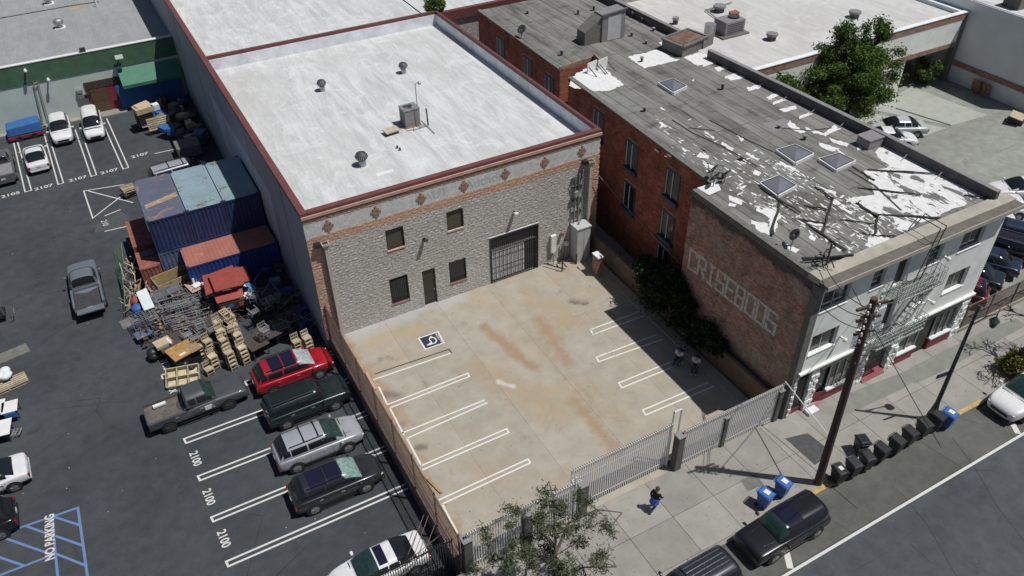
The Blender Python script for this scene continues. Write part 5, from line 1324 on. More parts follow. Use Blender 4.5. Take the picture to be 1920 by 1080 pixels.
    if style == 'pickup':
        xa, xb = x3 - .03, -L / 2 + .02; zt = 1.06 * k; zf_ = .82 * k
        MB().box(xb, xa, -hw * .84, hw * .84, zf_ - .05, zf_).build('bed_floor', liner, t)
        mb = MB()
        for s in (-1, 1): mb.box(xb, xa, min(s * hw * .84, s * hw * .985), max(s * hw * .84, s * hw * .985), .6, zt)
        mb.box(xa - .06, xa, -hw * .84, hw * .84, zf_, zt); mb.build('bed_wall', paint, t, bevel=.02)
        for s in (-1, 1): MB().box(xb + .0, xa - .06, min(s * hw * .835, s * hw * .84), max(s * hw * .835, s * hw * .84), zf_, zt - .03).build('bed_lining', liner, t)
        if tail: MB().box(xb - .55, xb, -hw * .86, hw * .86, zf_ - .08, zf_ - .01).build('tailgate', 'chrome' if 0 else paint, t, bevel=.01); 
        else: MB().box(xb - .03, xb + .03, -hw * .86, hw * .86, zf_ - .3, zt - .02).build('tailgate', paint, t, bevel=.01)
    return t
def put(t, x, y, z, yaw): t.location = (x, y, z); t.rotation_euler = (0, 0, R_(yaw)); return t
g1 = 'cars nosed in along the rusty fence'
put(make_car('parked_car', 'bright red SUV with black glass roof, nosed in beside the chair stacks', 'car', 'suv', 4.78, 1.93, 1.7, 'paint_red', g1, rails='trim_black', sunroof=[(.06, .42, .8), (.45, .8, .8)], shield='glass_bright', wb=2.82), -3.35, -1.22, ZL, 1)
put(make_car('parked_car', 'dark green SUV with ribbed roof between the red and silver ones', 'car', 'boxy', 4.9, 1.92, 1.78, 'paint_green', g1, rails='trim_black', ribs=9, wb=2.9), -3.4, -4.18, ZL, 1)
put(make_car('parked_car', 'silver SUV with two dark roof bars, nosed in at the fence', 'car', 'suv', 4.85, 1.92, 1.72, 'paint_silver', g1, rails='chrome', bars=2, shield='glass_green', wb=2.85), -3.8, -7.5, ZL, 0)
put(make_car('parked_car', 'charcoal SUV with dark glass roof and mint windscreen shade', 'car', 'suv', 4.78, 1.9, 1.68, 'paint_dark', g1, rails='trim_black', sunroof=[(.05, .4, .82), (.43, .85, .82)], shield='sunshade', wb=2.77), -3.85, -10.55, ZL, 0)
t = make_car('parked_pickup', 'old dark grey pickup with muddy open bed standing across from the red car', 'pickup truck', 'pickup', 5.6, 1.98, 1.72, 'paint_old_grey', None, shield='glass_green', rim='rim_dark', wb=3.35, liner='bed_dirt')
put(t, -9.0, -1.03, ZL, 2)
MB().obox((-1.9, .5, .95), (.7, .2, .12)).build('loose_board', 'plastic_white', None, local=True).parent = t
MB().obox((.55, -1.0, .8), (.55, .02, .3)).build('door_sign', 'paper', None, local=True).parent = t
t = put(make_car('parked_car', 'white sedan with dark sunroof beside the black street fence', 'car', 'sedan', 4.75, 1.85, 1.45, 'paint_white', None, sunroof=[(.1, .55, .6)], shield='glass_green', wb=2.8), -3.75, -16.25, ZL, 180)
put(make_car('parked_car', 'white sedan with black glass roof cut off by the left edge', 'car', 'sedan', 4.85, 1.9, 1.45, 'paint_white', None, sunroof=[(.0, .5, .9), (.52, 1.0, .9)], wb=2.9), -20.3, -1.4, ZL, 182)
put(make_car('parked_car', 'black SUV cut off by the left edge below the white sedan', 'car', 'suv', 4.7, 1.9, 1.65, 'paint_black', None, rails='chrome', wb=2.75), -20.95, -4.3, ZL, 180)
put(make_car('pickup_truck', 'pale blue-grey pickup driving through the lot with its tailgate down', 'pickup truck', 'pickup', 5.7, 1.95, 1.78, 'paint_blue_grey', None, rim='rim_dark', wb=3.5, tail=True), -13.35, 13.9, ZL, 90)
put(make_car('parked_car', 'white SUV facing us beside the blue tarp', 'car', 'suv', 4.55, 1.86, 1.7, 'paint_white', 'white cars in the rear stalls', wb=2.65), -12.65, 40.1, ZL, -90)
put(make_car('parked_van', 'white minivan facing us left of the maroon doorway', 'van', 'van', 4.6, 1.78, 1.85, 'paint_white', 'white cars in the rear stalls', wb=2.75), -9.95, 39.5, ZL, -92)
put(make_car('parked_car', 'white sedan seen from behind in the 2107 stall at the left', 'car', 'sedan', 4.6, 1.8, 1.45, 'paint_white', 'white cars in the rear stalls', wb=2.7), -15.05, 35.75, ZL, 93)
t = put(make_car('parked_pickup', 'dark grey covered pickup bed cut off by the left edge at the rear stalls', 'pickup truck', 'pickup', 5.5, 1.95, 1.75, 'paint_dull_grey', None, wb=3.3), -17.75, 35.4, ZL, 92)
MB().box(-2.7, -.68, -.85, .85, 1.06, 1.12).build('bed_cover', 'hvac_grey', None, local=True).parent = t
put(make_car('parked_van', 'silver minivan with roof rails half in shade behind the containers', 'van', 'van', 4.9, 1.9, 1.75, 'paint_silver', None, rails='trim_black', bars=2, wb=2.95), -4.6, 26.3, ZL, 4)
g2 = 'cars parked along the street curb'
put(make_car('parked_car', 'black boxy SUV at the curb beside the two blue bins', 'car', 'boxy', 4.6, 1.85, 1.72, 'paint_black', g2, rails='trim_black', sunroof=[(.06, .42, .62)], shield='glass_green', wb=2.69), 13.7, -24.35, -.15, 181)
put(make_car('parked_car', 'dark grey SUV with chrome roof ribs cut off by the bottom edge', 'car', 'boxy', 4.95, 1.95, 1.85, 'paint_dark', g2, rails='chrome', bars=1, ribs=5, wb=2.95), 7.75, -24.75, -.15, 181)
put(make_car('parked_car', 'white SUV at the curb at the right edge behind the lamp post', 'car', 'suv', 5.2, 2.0, 1.9, 'paint_white', g2, wb=3.0, shield='glass_green'), 31.9, -24.45, -.15, 181)
g3 = 'cars parked in the rear yard'
put(make_car('parked_car', 'silver sedan beside the tall green tree', 'car', 'sedan', 4.9, 1.85, 1.45, 'paint_light_silver', g3, wb=2.8), 51.0, 1.2, 0, 148)
put(make_car('parked_car', 'white sedan half hidden behind the roof parapet chimney', 'car', 'sedan', 4.6, 1.8, 1.45, 'paint_white', g3, wb=2.7), 48.9, .15, 0, -33)
put(make_car('parked_car', 'white sedan at the right edge behind the cornice end', 'car', 'sedan', 4.8, 1.85, 1.47, 'paint_white', g3, wb=2.8), 50.9, -10.6, 0, 150)
put(make_car('parked_car', 'white hatchback showing only its tail past the cornice end', 'car', 'suv', 4.3, 1.8, 1.55, 'paint_white', g3, wb=2.6), 46.9, -11.3, 0, 148)
put(make_car('parked_car', 'white car nose right beside the corner of the white front', 'car', 'suv', 4.4, 1.8, 1.6, 'paint_white', g3, wb=2.6), 44.3, -12.4, 0, 148)
g4 = 'row of dark cars behind the mesh fence'
for i, (x, y, mt, sty, lab) in enumerate(((44.6, -13.9, 'paint_navy', 'suv', 'navy SUV farthest along the row behind the mesh fence'), (42.7, -14.5, 'paint_black', 'suv', 'black SUV with silver roof rails in the row behind the mesh fence'),
        (40.6, -15.0, 'paint_navy', 'sedan', 'navy sedan with pale roof glare in the row behind the mesh fence'), (38.3, -15.4, 'paint_green', 'sedan', 'dark green sedan second from the white front behind the mesh fence'), (36.1, -15.9, 'paint_maroon', 'suv', 'maroon SUV nearest the white front behind the mesh fence'))):
    put(make_car('parked_car', lab, 'car', sty, 4.6, 1.82, 1.5 if sty == 'sedan' else 1.7, mt, g4, rails='chrome' if i in (1, 3) else None, wb=2.7), x, y, 0, 118)

# ------------------------------------------------------------------ fences
def picket_fence(name, label, a, b, zb, zt, mat, sp, pw=.035, rails=(.3, -.35), top='spear', posts=0, group=None, off=0):
    a = Vector((a[0], a[1], 0)); b = Vector((b[0], b[1], 0)); L = (b - a).length; d = (b - a) / L; n = int(L / sp)
    t = thing(name, label, 'fence', (a.x, a.y, zb), group=group)
    nn = Vector((-d.y, d.x, 0))
    mb = MB(); p0 = Vector((0, 0, 0)); mb.bar(p0, Vector((0, 0, zt - zb - .1)), pw)
    if top == 'spear': mb.add([(-pw/2,-pw/2,zt-zb-.1),(pw/2,-pw/2,zt-zb-.1),(pw/2,pw/2,zt-zb-.1),(-pw/2,pw/2,zt-zb-.1),(0,0,zt-zb)], [(0,1,4),(1,2,4),(2,3,4),(3,0,4)])
    if top == 'curl':
        mb.bar((0, 0, zt - zb - .1), Vector((nn.x, nn.y, 0)) * off + Vector((0, 0, zt - zb)), pw)
    me = mb.mesh('picket', None); me.materials.append(MATS[mat])
    for i in range(n + 1):
        o = bpy.data.objects.new('picket', me); link(o, t); o.location = d * (L * i / n)
    for k, z in enumerate(rails):
        zz = zb + z if z > 0 else zt + z
        MB().bar((a.x, a.y, zz), (b.x, b.y, zz), .045).build('rail', mat, t)
    for i in range(posts + 1 if posts else 0):
        p = a + d * (L * i / posts); MB().box(p.x - .04, p.x + .04, p.y - .04, p.y + .04, zb, zt).build('post', mat, t)
    return t
FZ = 2.75
# retaining wall under the rusty fence
t = meta(MB().box(-.58, -.3, -18.7, .0, ZL, .06).build('retaining_wall', 'rusty_iron'), 'low dark retaining wall under the rusty fence beside the tan lot', 'wall')
t = picket_fence('rusty_fence', 'long rusty picket fence on the wall between the two lots', (-.46, -18.5), (-.46, -.1), .06, FZ, 'rusty_iron', .125, .022, rails=(.25, 1.3, -.3), posts=7)
yf = -18.62
piers = [(3.25, 'third'), (5.95, ''), (11.75, '')]
flat('pier_grey', (.12, .12, .115), .9, .25, 3, .4)
def fpier(x, h, lab, w=.42):
    t = meta(MB().box(x - w/2, x + w/2, yf - w/2, yf + w/2, 0, h).build('fence_pier', 'pier_grey', bevel=.015), lab, 'pier', 'grey piers in the street fence')
    MB().box(x - w/2 - .03, x + w/2 + .03, yf - w/2 - .03, yf + w/2 + .03, h, h + .06).build('cap', 'hvac_grey', t)
    for i in range(int(h / .2)): MB().box(x - w/2 - .004, x + w/2 + .004, yf - w/2 - .004, yf + w/2 + .004, .2 * i + .19, .2 * i + .2).build('joint', 'roof_tar', t)
fpier(-.15, 2.3, 'grey block pier at the left corner of the street fence')
fpier(2.95, 2.1, 'grey pier behind the feathery tree')
fpier(6.05, 2.3, 'grey pier at the left end of the tall sliding gate')
fpier(11.85, 2.5, 'grey block pier at the right end of the tall sliding gate')
fpier(14.9, 2.2, 'thin grey pier in the right run of the white fence', .25)
fpier(18.6, 2.3, 'grey pier beside the corner of the brick building', .3)
picket_fence('picket_fence', 'white picket fence left of the gate behind the feathery tree', (-.1, yf), (5.85, yf), .02, 2.85, 'fence_silver', .13, .055, top='curl', off=-.14, group='white street fence')
picket_fence('picket_fence', 'white picket fence right of the tall gate reaching the brick building', (12.1, yf), (18.7, yf), .02, 2.85, 'fence_silver', .13, .055, top='curl', off=-.14, group='white street fence')
t = picket_fence('sliding_gate', 'tall white sliding gate of close pickets across the lot entrance', (5.7, yf + .35), (11.55, yf + .35), .08, 3.35, 'fence_silver', .13, .052, rails=(.3, -.9), top='curl', off=-.14)
mb = MB(); mb.path([(11.5, yf + .3, 0), (11.5, yf + .3, 4.1), (11.95, yf + .3, 4.1), (11.95, yf + .3, 0)], .05); mb.build('gate_portal', 'fence_silver', t)
mb = MB()
for z in (.5, 1.2, 1.9, 2.6): mb.bar((5.6, yf + .3, z), (5.6, yf - .1, z), .03)
mb.bar((5.6, yf + .3, 0), (5.6, yf + .3, 3.3), .06).bar((5.6, yf - .1, 0), (5.6, yf - .1, 3.2), .06)
mb.build('gate_guide', 'fence_silver', t)
MB().bar((5.6, yf + .42, .05), (11.9, yf + .42, .05), .12, .1).build('gate_track', 'steel_dark', t)
picket_fence('black_fence', 'black picket fence along the street side of the left lot', (-14, -18.1), (-.65, -18.1), ZL, 2.2, 'black_metal', .115, .035, rails=(.3, -.3), posts=0)
t = thing('wire_stays', 'thin stays and wires braced between the rusty and black fences', 'wires', (-1.5, -17.5, 1))
for a, b in (((795, 965), (765, 1040)), ((803, 968), (775, 1045)), ((740, 1070), (860, 1005)), ((760, 1055), (842, 990)), ((815, 985), (790, 1050))):
    MB().bar(P(*a, 1.6), P(*b, 1.2), .025).build('wire', 'rusty_iron', t)
# mesh fence at the right
t = thing('mesh_fence', 'rusty red mesh fence between the sidewalk and the row of dark cars', 'fence', (33.5, -18.7, 0))
MB().box(33.4, 60, -18.85, -18.65, 0, .28).build('base', 'cornice_tan', t)
for i in range(9): MB().box(33.6 + i * 2.4, 33.68 + i * 2.4, -18.8, -18.72, .2, 2.0).build('post', 'rusty_iron', t)
mb = MB(); mb.bar((33.6, -18.76, 2.0), (56, -18.76, 2.0), .06).bar((33.6, -18.76, .35), (56, -18.76, .35), .05)
x = 33.6
while x < 52:
    mb.bar((x, -18.76, .3), (x, -18.76, 2.0), .018); x += .09
mb.build('mesh_panel', 'rusty_iron', t, kind='stuff')
# brown wall and dark trench beside the lot
t = meta(MB().box(18.55, 18.75, -18.3, -.2, 0, 1.55).build('boundary_wall', 'brown_wall' if 0 else 'rusty_iron'), 'low brown wall standing in the shade between the lot and the brick building', 'wall')
MATS['brown_wall'] = flat('brown_wall', (.2, .14, .1), .9, .25, 2); t.data.materials[0] = MATS['brown_wall']

# ------------------------------------------------------------------ street things
t = thing('utility_pole', 'tall brown wooden utility pole rising from the curb', 'utility pole', (17.35, -23.0, 0))
pt = Vector((17.1, -22.95, 12.3)); pb = Vector((17.55, -22.98, 0))
MB().cyl(pb, pt, .21, .15, 14).build('pole', 'wood_pole', t)
mb = MB()
for k in range(14):
    z = 8.2 + k * .28; c = pb + (pt - pb) * (z / 12.3); a = k * 1.9
    mb.bar(c, c + Vector((math.cos(a) * .38, math.sin(a) * .38, .02)), .035); 
mb.build('step_pegs', 'steel_dark', t)
ins = MB()
for k in range(12):
    z = 10 + k * .2; c = pb + (pt - pb) * (z / 12.3); s = 1 if k % 2 else -1
    ins.cyl(c + Vector((s * .3, -.1, 0)), c + Vector((s * .3, -.1, .16)), .06, .04, 8)
ins.build('insulator', 'plastic_white', t)
for z, l in ((11.9, .8), (11.2, .6), (10.4, .5)):
    c = pb + (pt - pb) * (z / 12.3); MB().bar(c + Vector((-l, .1, 0)), c + Vector((l, -.1, 0)), .1, .12).build('crossarm', 'wood_pole', t)
def wire(a, b, sag, lab, r=.02, mat='black_metal', grp='overhead wires'):
    a, b = Vector(a), Vector(b); pts = [a + (b - a) * i / 14 - Vector((0, 0, sag * 4 * (i / 14) * (1 - i / 14))) for i in range(15)]
    return meta(MB().path(pts, r, 5).build('overhead_wire', mat), lab, 'wire', grp)
corner = P(1545, 495, RB + .5)
wire(pt + Vector((0, 0, -.6)), corner, .4, 'upper black wire from the pole top to the cornice corner')
wire(pt + Vector((0, 0, -1.0)), corner + Vector((-.3, .2, -.4)), .7, 'lower sagging black wire from the pole to the cornice corner')
wire(pt + Vector((-.2, 0, -1.6)), Vector((19.1, -18.2, 8.9)), .5, 'black cable from the pole to the edge of the tan brick wall')
wire(pt + Vector((-.1, 0, -2.4)), Vector((25.0, -18.9, 8.3)), .5, 'black cable from the pole towards the fire escape')
wire(P(1598, 540, 9.0), P(1765, 840, 5.0), .1, 'thin black line crossing in front of the fire escape down to the blue bin')
wire(P(1776, 780, 2.), P(1960, 1020, 1.), .1, 'thin black line over the street at the right') if 0 else None
wire(Vector((18.65, -18.7, 3.0)), pb + (pt - pb) * .28, .02, 'pale stay wire from the fence corner to the utility pole', .03, 'fence_silver')
# lamp post
lb = Vector((26.05, -22.85, 0)); lt = Vector((25.9, -22.85, 8.2))
flat('lamp_green', (.03, .05, .045), .45, .2, 6)
t = thing('street_lamp', 'dark green street lamp with a hanging lantern by the row of bins', 'street lamp', lb)
MB().cyl(lb, lb + Vector((0, 0, .5)), .3, .26, 10).cyl(lb + Vector((0, 0, .5)), lb + Vector((0, 0, 1.3)), .24, .13, 10).build('base', 'lamp_green', t)
MB().cyl(lb + Vector((0, 0, 1.3)), lt, .12, .07, 12).build('pole', 'lamp_green', t)
arm = lb + Vector((-.15, 0, 7.4)); tip = P(1862, 620, 6.6)
MB().cyl(arm, arm + Vector((1.35, -.35, -.05)), .035).bar(arm + Vector((0, 0, -.5)), arm + Vector((.8, -.2, -.05)), .04).build('arm', 'lamp_green', t)
e = arm + Vector((1.35, -.35, -.05))
MB().cyl(e, e - Vector((0, 0, .25)), .03).cyl(e - Vector((0, 0, .2)), e - Vector((0, 0, .45)), .06, .26, 12).cyl(e - Vector((0, 0, .45)), e - Vector((0, 0, .85)), .24, .12, 12).cyl(e + Vector((0, 0, 0)), e + Vector((0, 0, .35)), .02).build('lantern', 'lamp_green', t)
sgn = lb + Vector((-.05, 0, 3.5))
MB().slab([sgn, sgn + Vector((-.95, .1, 0)), sgn + Vector((-.95, .1, .28)), sgn + Vector((0, 0, .28))], (.02, .03, 0)).build('street_sign', 'sign_blue', t)
# wheelie bins
def make_bin(mat, lab):
    t = thing('wheelie_bin', lab, 'bin')
    v = []; 
    for z, sx, sy in ((.12, .22, .24), (.95, .28, .33)): v += [(-sx, -sy, z), (sx, -sy, z), (sx, sy, z), (-sx, sy, z)]
    b = MB().add(v, [(0,3,2,1),(0,1,5,4),(1,2,6,5),(2,3,7,6),(3,0,4,7),(4,5,6,7)]).build('body', mat, t, bevel=.02)
    MB().box(-.31, .31, -.36, .36, .95, .99).build('rim', mat, t)
    l = MB().add([(-.3,-.37,.99),(.3,-.37,.99),(.31,.38,1.04),(-.31,.38,1.04),(-.24,-.3,1.06),(.24,-.3,1.06),(.24,.3,1.12),(-.24,.3,1.12)], [(0,1,5,4),(1,2,6,5),(2,3,7,6),(3,0,4,7),(4,5,6,7)]).build('lid', mat, t, bevel=.015)
    MB().cyl((-.26, .44, 1.0), (.26, .44, 1.0), .02).bar((-.24, .34, .98), (-.24, .44, 1.0), .03).bar((.24, .34, .98), (.24, .44, 1.0), .03).build('handle', mat, t)
    for s in (-1, 1): MB().cyl((s * .2, .26, .11), (s * .27, .26, .11), .11, n=12).build('wheel', 'rubber', t)
    return t
bk = Proto(make_bin('plastic_black', 'x')); gl = 'black bins lined up on the curb'
labs = ['black bin with a white lid sticker, first of the curb row', 'black bin second in the curb row from the utility pole', 'third black bin in the curb row', 'fourth black bin in the curb row, halfway to the lamp post',
        'fifth black bin in the curb row', 'sixth black bin in the curb row', 'seventh black bin in the curb row', 'black bin last in the curb row right beside the blue one']
for i, (px, py) in enumerate(((1574, 915), (1601, 902), (1626, 889), (1653, 873), (1682, 858), (1706, 842), (1733, 826), (1758, 812))):
    p = P(px, py); b = bk.put((p.x + .12, p.y + .35, 0), R_(rn.uniform(-12, 12)), labs[i], gl)
    if i == 0: MB(Matrix.Translation(b.location)).box(-.1, .14, -.12, .12, 1.1, 1.125).build('sticker', 'paper', b)
p = P(1615, 852); bk.put((p.x, p.y + .2, 0), R_(160), 'black bin standing alone in the middle of the sidewalk', gl)
p = P(1436, 955); bl = Proto(make_bin('plastic_blue', 'x'))
for i, (px, py, lab, rz) in enumerate(((1436, 958, 'blue bin nearer the black SUV of the blue pair', 15), (1469, 937, 'blue bin farther from the curbside black SUV of the pair', 12), (1779, 806, 'blue bin at the foot of the street lamp', 10))):
    p = P(px, py); b = bl.put((p.x + .08, p.y + .3, 0), R_(rz), lab, 'blue bins on the sidewalk')
    MB(Matrix.Translation(b.location) @ Matrix.Rotation(R_(rz), 4, 'Z')).box(-.13, .13, -.17, .13, 1.1, 1.125).build('sticker', 'paper', b)

# ------------------------------------------------------------------ people
def person(label, loc, rz, joints, mats, name='person', hair='hair_brown', scale=1.):
    """one continuous skinned body; clothes are tight shells over the same skeleton"""
    t = thing(name, label, 'person', loc, rz)
    def skin(nm, pts, edges, rad, mat, parent=t):
        me = bpy.data.meshes.new(nm); me.from_pydata([Vector(p) for p in pts], edges, []); me.update()
        o = link(bpy.data.objects.new(nm, me), parent); me.materials.append(MATS[mat])
        m_ = o.modifiers.new('skin', 'SKIN'); sl = me.skin_vertices[0].data
        for i, r in enumerate(rad): sl[i].radius = (r, r) if not hasattr(r, '__len__') else r; sl[i].use_root = (i == 0)
        m_.use_smooth_shade = True
        s = o.modifiers.new('sub', 'SUBSURF'); s.levels = 2; s.render_levels = 2
        return o
    J = joints
    names = list(J); idx = {k: i for i, k in enumerate(names)}
    R0 = dict(pelvis=.15, belly=.14, chest=.165, neck=.055, head=.095, crown=.075, sl=.06, sr=.06, el=.042, er=.042, wl=.03, wr=.03, hl=.035, hr=.035, kl=.06, kr=.06, al=.042, ar=.042, fl=.035, fr=.035, tl=.095, tr=.095)
    E0 = [('pelvis','belly'),('belly','chest'),('chest','neck'),('neck','head'),('head','crown'),('chest','sl'),('sl','el'),('el','wl'),('wl','hl'),('chest','sr'),('sr','er'),('er','wr'),('wr','hr'),('pelvis','tl'),('tl','kl'),('kl','al'),('al','fl'),('pelvis','tr'),('tr','kr'),('kr','ar'),('ar','fr')]
    skin('body', [J[k] for k in names], [(idx[a], idx[b]) for a, b in E0], [R0[k] for k in names], mats['skin'])
    def shell(nm, ks, es, ex, mat):
        ii = {k: i for i, k in enumerate(ks)}
        skin(nm, [J[k] for k in ks], [(ii[a], ii[b]) for a, b in es], [R0[k] + ex for k in ks], mat)
    shell('top', ['chest','belly','pelvis','sl','el','sr','er'] + (['wl','wr'] if mats.get('long', 1) else []), [('chest','belly'),('belly','pelvis'),('chest','sl'),('sl','el'),('chest','sr'),('sr','er')] + ([('el','wl'),('er','wr')] if mats.get('long', 1) else []), .02, mats['top'])
    shell('trousers', ['pelvis','tl','kl','al','tr','kr','ar'], [('pelvis','tl'),('tl','kl'),('kl','al'),('pelvis','tr'),('tr','kr'),('kr','ar')], .018, mats['legs'])
    for s in 'lr':
        a = Vector(J['a' + s]); f = Vector(J['f' + s]); skin('shoe', [a + Vector((0, 0, -.02)), f + Vector((0, 0, .0))], [(0, 1)], [.05, .045], mats['shoe'])
        w = Vector(J['w' + s]); h = Vector(J['h' + s]); d = (h - w).normalized(); u = d.cross(Vector((0, 0, 1))).normalized() if abs(d.z) < .95 else Vector((1, 0, 0))
        mb = MB()
        for k in range(4): q0 = h + u * (.022 * (k - 1.5)); mb.cyl(q0, q0 + d * (.05 + .01 * (k in (1, 2))), .009, .008, 6).cyl(q0 + d * .05, q0 + d * .085 + d.cross(u) * .02, .008, .006, 6)
        mb.cyl(h - d * .03 + u * .03, h + d * .02 + u * .065, .01, .008, 6)
        mb.build('fingers', mats['skin'], t, local=True)
    hd = Vector(J['head']); cr = Vector(J['crown']); fw = Vector(J.get('face_dir', (1, 0, 0))) if 0 else mats.get('face', Vector((1, 0, 0)))
    MB().sph(hd + Vector((0, 0, .06)) - fw * .025, .118, 14, 8, 1.05, top=True).build('hair', hair, t, smooth=True, local=True)
    sd = fw.cross(Vector((0, 0, 1)))
    fc = MB(); fc.sph(hd + fw * .1 + sd * .035 + Vector((0, 0, .02)), .012, 6, 4).sph(hd + fw * .1 - sd * .035 + Vector((0, 0, .02)), .012, 6, 4); fc.build('eyes', 'black_metal', t, local=True)
    MB().cyl(hd + fw * .09 + Vector((0, 0, .01)), hd + fw * .125 - Vector((0, 0, .02)), .008, .015, 6).build('nose', mats['skin'], t, local=True)
    MB().bar(hd + fw * .1 - sd * .02 - Vector((0, 0, .045)), hd + fw * .1 + sd * .02 - Vector((0, 0, .045)), .01).build('mouth', 'diamond_rose', t, local=True)
    ea = MB(); ea.sph(hd + sd * .098, .02, 6, 5).sph(hd - sd * .098, .02, 6, 5); ea.build('ears', mats['skin'], t, local=True)
    return t
flat('skin_tone', (.42, .25, .17), .6, .08, 10); flat('skin_brown', (.22, .12, .08), .6, .08, 10); flat('hair_brown', (.09, .05, .03), .7, .3, 30); flat('hair_dark', (.02, .016, .014), .7, .3, 30)
flat('knit_black', (.02, .02, .024), .9, .2, 20); flat('denim', (.05, .09, .2), .85, .25, 15); flat('jacket_blue', (.05, .1, .4), .8, .2, 8); flat('shirt_white', (.6, .6, .64), .85, .1, 10); flat('shoe_pale', (.5, .5, .5), .7, .2, 10); flat('trousers_navy', (.03, .04, .1), .85, .2, 10)
walkJ = dict(pelvis=(0,0,.93), belly=(.01,0,1.1), chest=(.03,0,1.3), neck=(.05,0,1.46), head=(.08,0,1.58), crown=(.07,0,1.65), sl=(.02,.19,1.38), el=(-.12,.24,1.14), wl=(-.02,.26,.93), hl=(.02,.26,.87), sr=(.04,-.19,1.38), er=(.12,-.24,1.13), wr=(.28,-.22,.98), hr=(.33,-.21,.94),
             tl=(.02,.1,.87), kl=(.24,.1,.5), al=(.34,.1,.1), fl=(.47,.1,.06), tr=(-.01,-.1,.87), kr=(-.08,-.1,.48), ar=(-.36,-.1,.14), fr=(-.26,-.1,.05))
p = P(1226, 956)
t = person('person walking on the sidewalk in a black top with a blue jacket round the waist', (p.x, p.y, 0), R_(8), walkJ, dict(skin='skin_tone', top='knit_black', legs='denim', shoe='shoe_pale', face=Vector((1, 0, 0))))
mb = MB(); n = 14
vs = []; fs = []
for k, (z, r) in enumerate(((1.05, .17), (.9, .21), (.68, .25))):
    for i in range(n):
        a = 2 * math.pi * i / n; vs.append((math.cos(a) * r * .95 + (-.03 * k), math.sin(a) * r * (1.02 + .06 * (i % 2)), z + .02 * math.sin(3 * a)))
for k in range(2):
    for i in range(n): fs.append((k*n+i, k*n+(i+1) % n, (k+1)*n+(i+1) % n, (k+1)*n+i))
mb.add(vs, fs).build('jacket', 'jacket_blue', t, smooth=True, local=True)
sitJ = dict(pelvis=(0,0,.5), belly=(.02,0,.66), chest=(.06,0,.88), neck=(.1,0,1.03), head=(.14,0,1.14), crown=(.14,0,1.21), sl=(.05,.18,.95), el=(.1,.23,.72), wl=(.3,.17,.62), hl=(.36,.15,.61), sr=(.05,-.18,.95), er=(.1,-.23,.72), wr=(.3,-.15,.62), hr=(.36,-.12,.61),
            tl=(.08,.1,.5), kl=(.45,.12,.52), al=(.46,.12,.12), fl=(.58,.13,.05), tr=(.08,-.1,.5), kr=(.45,-.12,.5), ar=(.5,-.12,.12), fr=(.62,-.13,.05))
flat('chair_frame', (.2, .2, .22), .5, .2, 10, metal=.4)
def fold_chair(lab, loc, rz):
    t = thing('folding_chair', lab, 'chair', loc, rz, 'chairs under the two seated people')
    MB().box(-.22, .24, -.22, .22, .4, .44).build('seat', 'trousers_navy', t, local=True); MB().box(-.26, -.22, -.22, .22, .55, .9).build('backrest', 'trousers_navy', t, local=True)
    for x, y in ((-.22, -.2), (-.22, .2), (.22, -.2), (.22, .2)): MB().bar((x, y, 0), (x, y, .4 if x > 0 else .85), .025).build('leg', 'chair_frame', t, local=True)
for (px, py, lab, l2, rz, dark) in ((1272, 680, 'seated person in a white shirt left of the other in the shade', 'folding chair under the left person in the shaded lot edge', -150, 0), (1303, 693, 'seated person with crossed pale arms nearest the gate in the shade', 'folding chair under the right person in the shaded lot edge', -140, 1)):
    p = P(px, py)
    person(lab, (p.x, p.y, 0), R_(rz), sitJ, dict(skin='skin_tone' if dark else 'skin_brown', top='shirt_white', legs='trousers_navy', shoe='shoe_pale', face=Vector((1, 0, 0)), long=0), hair='hair_dark')
    fold_chair(l2, (p.x, p.y, 0), R_(rz))

# ------------------------------------------------------------------ trees and shrubs
def tree(name, label, base, limbs, clumps, leafm, barkm, n, size, seed, elong=1.8, r0=.2, shell=.35, cat='tree', group=None):
    t = thing(name, label, cat, base, group=group); b = Vector(base)
    mb = MB()
    for pts, ra, rb_ in limbs: mb.path([b + Vector(p) for p in pts], ra, 7, rb_)
    r = random.Random(seed)
    for c, rx, ry, rz_ in clumps:                     # twigs running out into every clump
        c = b + Vector(c)
        o = min((b + Vector(p) for pts, _, _ in limbs for p in pts), key=lambda q: (q - c).length)
        mb.path([o, (o + c) / 2 + Vector((r.uniform(-.2, .2), r.uniform(-.2, .2), r.uniform(-.1, .2))), c], r0 * .22, 5, r0 * .08)
        for k in range(5):
            e = c + Vector((r.uniform(-rx, rx), r.uniform(-ry, ry), r.uniform(-rz_, rz_))) * .8; mb.path([c, e], r0 * .08, 4, r0 * .03)
    mb.build('trunk', barkm, t)
    vol = [c[1] * c[2] * c[3] for c in clumps]; tot = sum(vol); V = []; Fs = []
    for i, (c, rx, ry, rz_) in enumerate(clumps):
        c = b + Vector(c); vs, fs = leafy('', c, rx, ry, rz_, max(20, int(n * vol[i] / tot)), size, None, seed=seed * 31 + i, elong=elong, shell=shell)
        k = len(V); V += vs; Fs += [tuple(a + k for a in f) for f in fs]
    MB().add(V, Fs).build('crown', leafm, t)
    return t
def clumpset(seed, c, R, n, rmin, rmax, flat_=.8):
    r = random.Random(seed); out = []
    while len(out) < n:
        p = Vector((r.uniform(-1, 1), r.uniform(-1, 1), r.uniform(-1, 1)))
        if .25 < p.length < 1:
            s = r.uniform(rmin, rmax); out.append(((c[0] + p.x * R[0], c[1] + p.y * R[1], c[2] + p.z * R[2]), s, s, s * flat_))
    return out
b = P(1590, 228); b = (b.x - .4, b.y, 0)
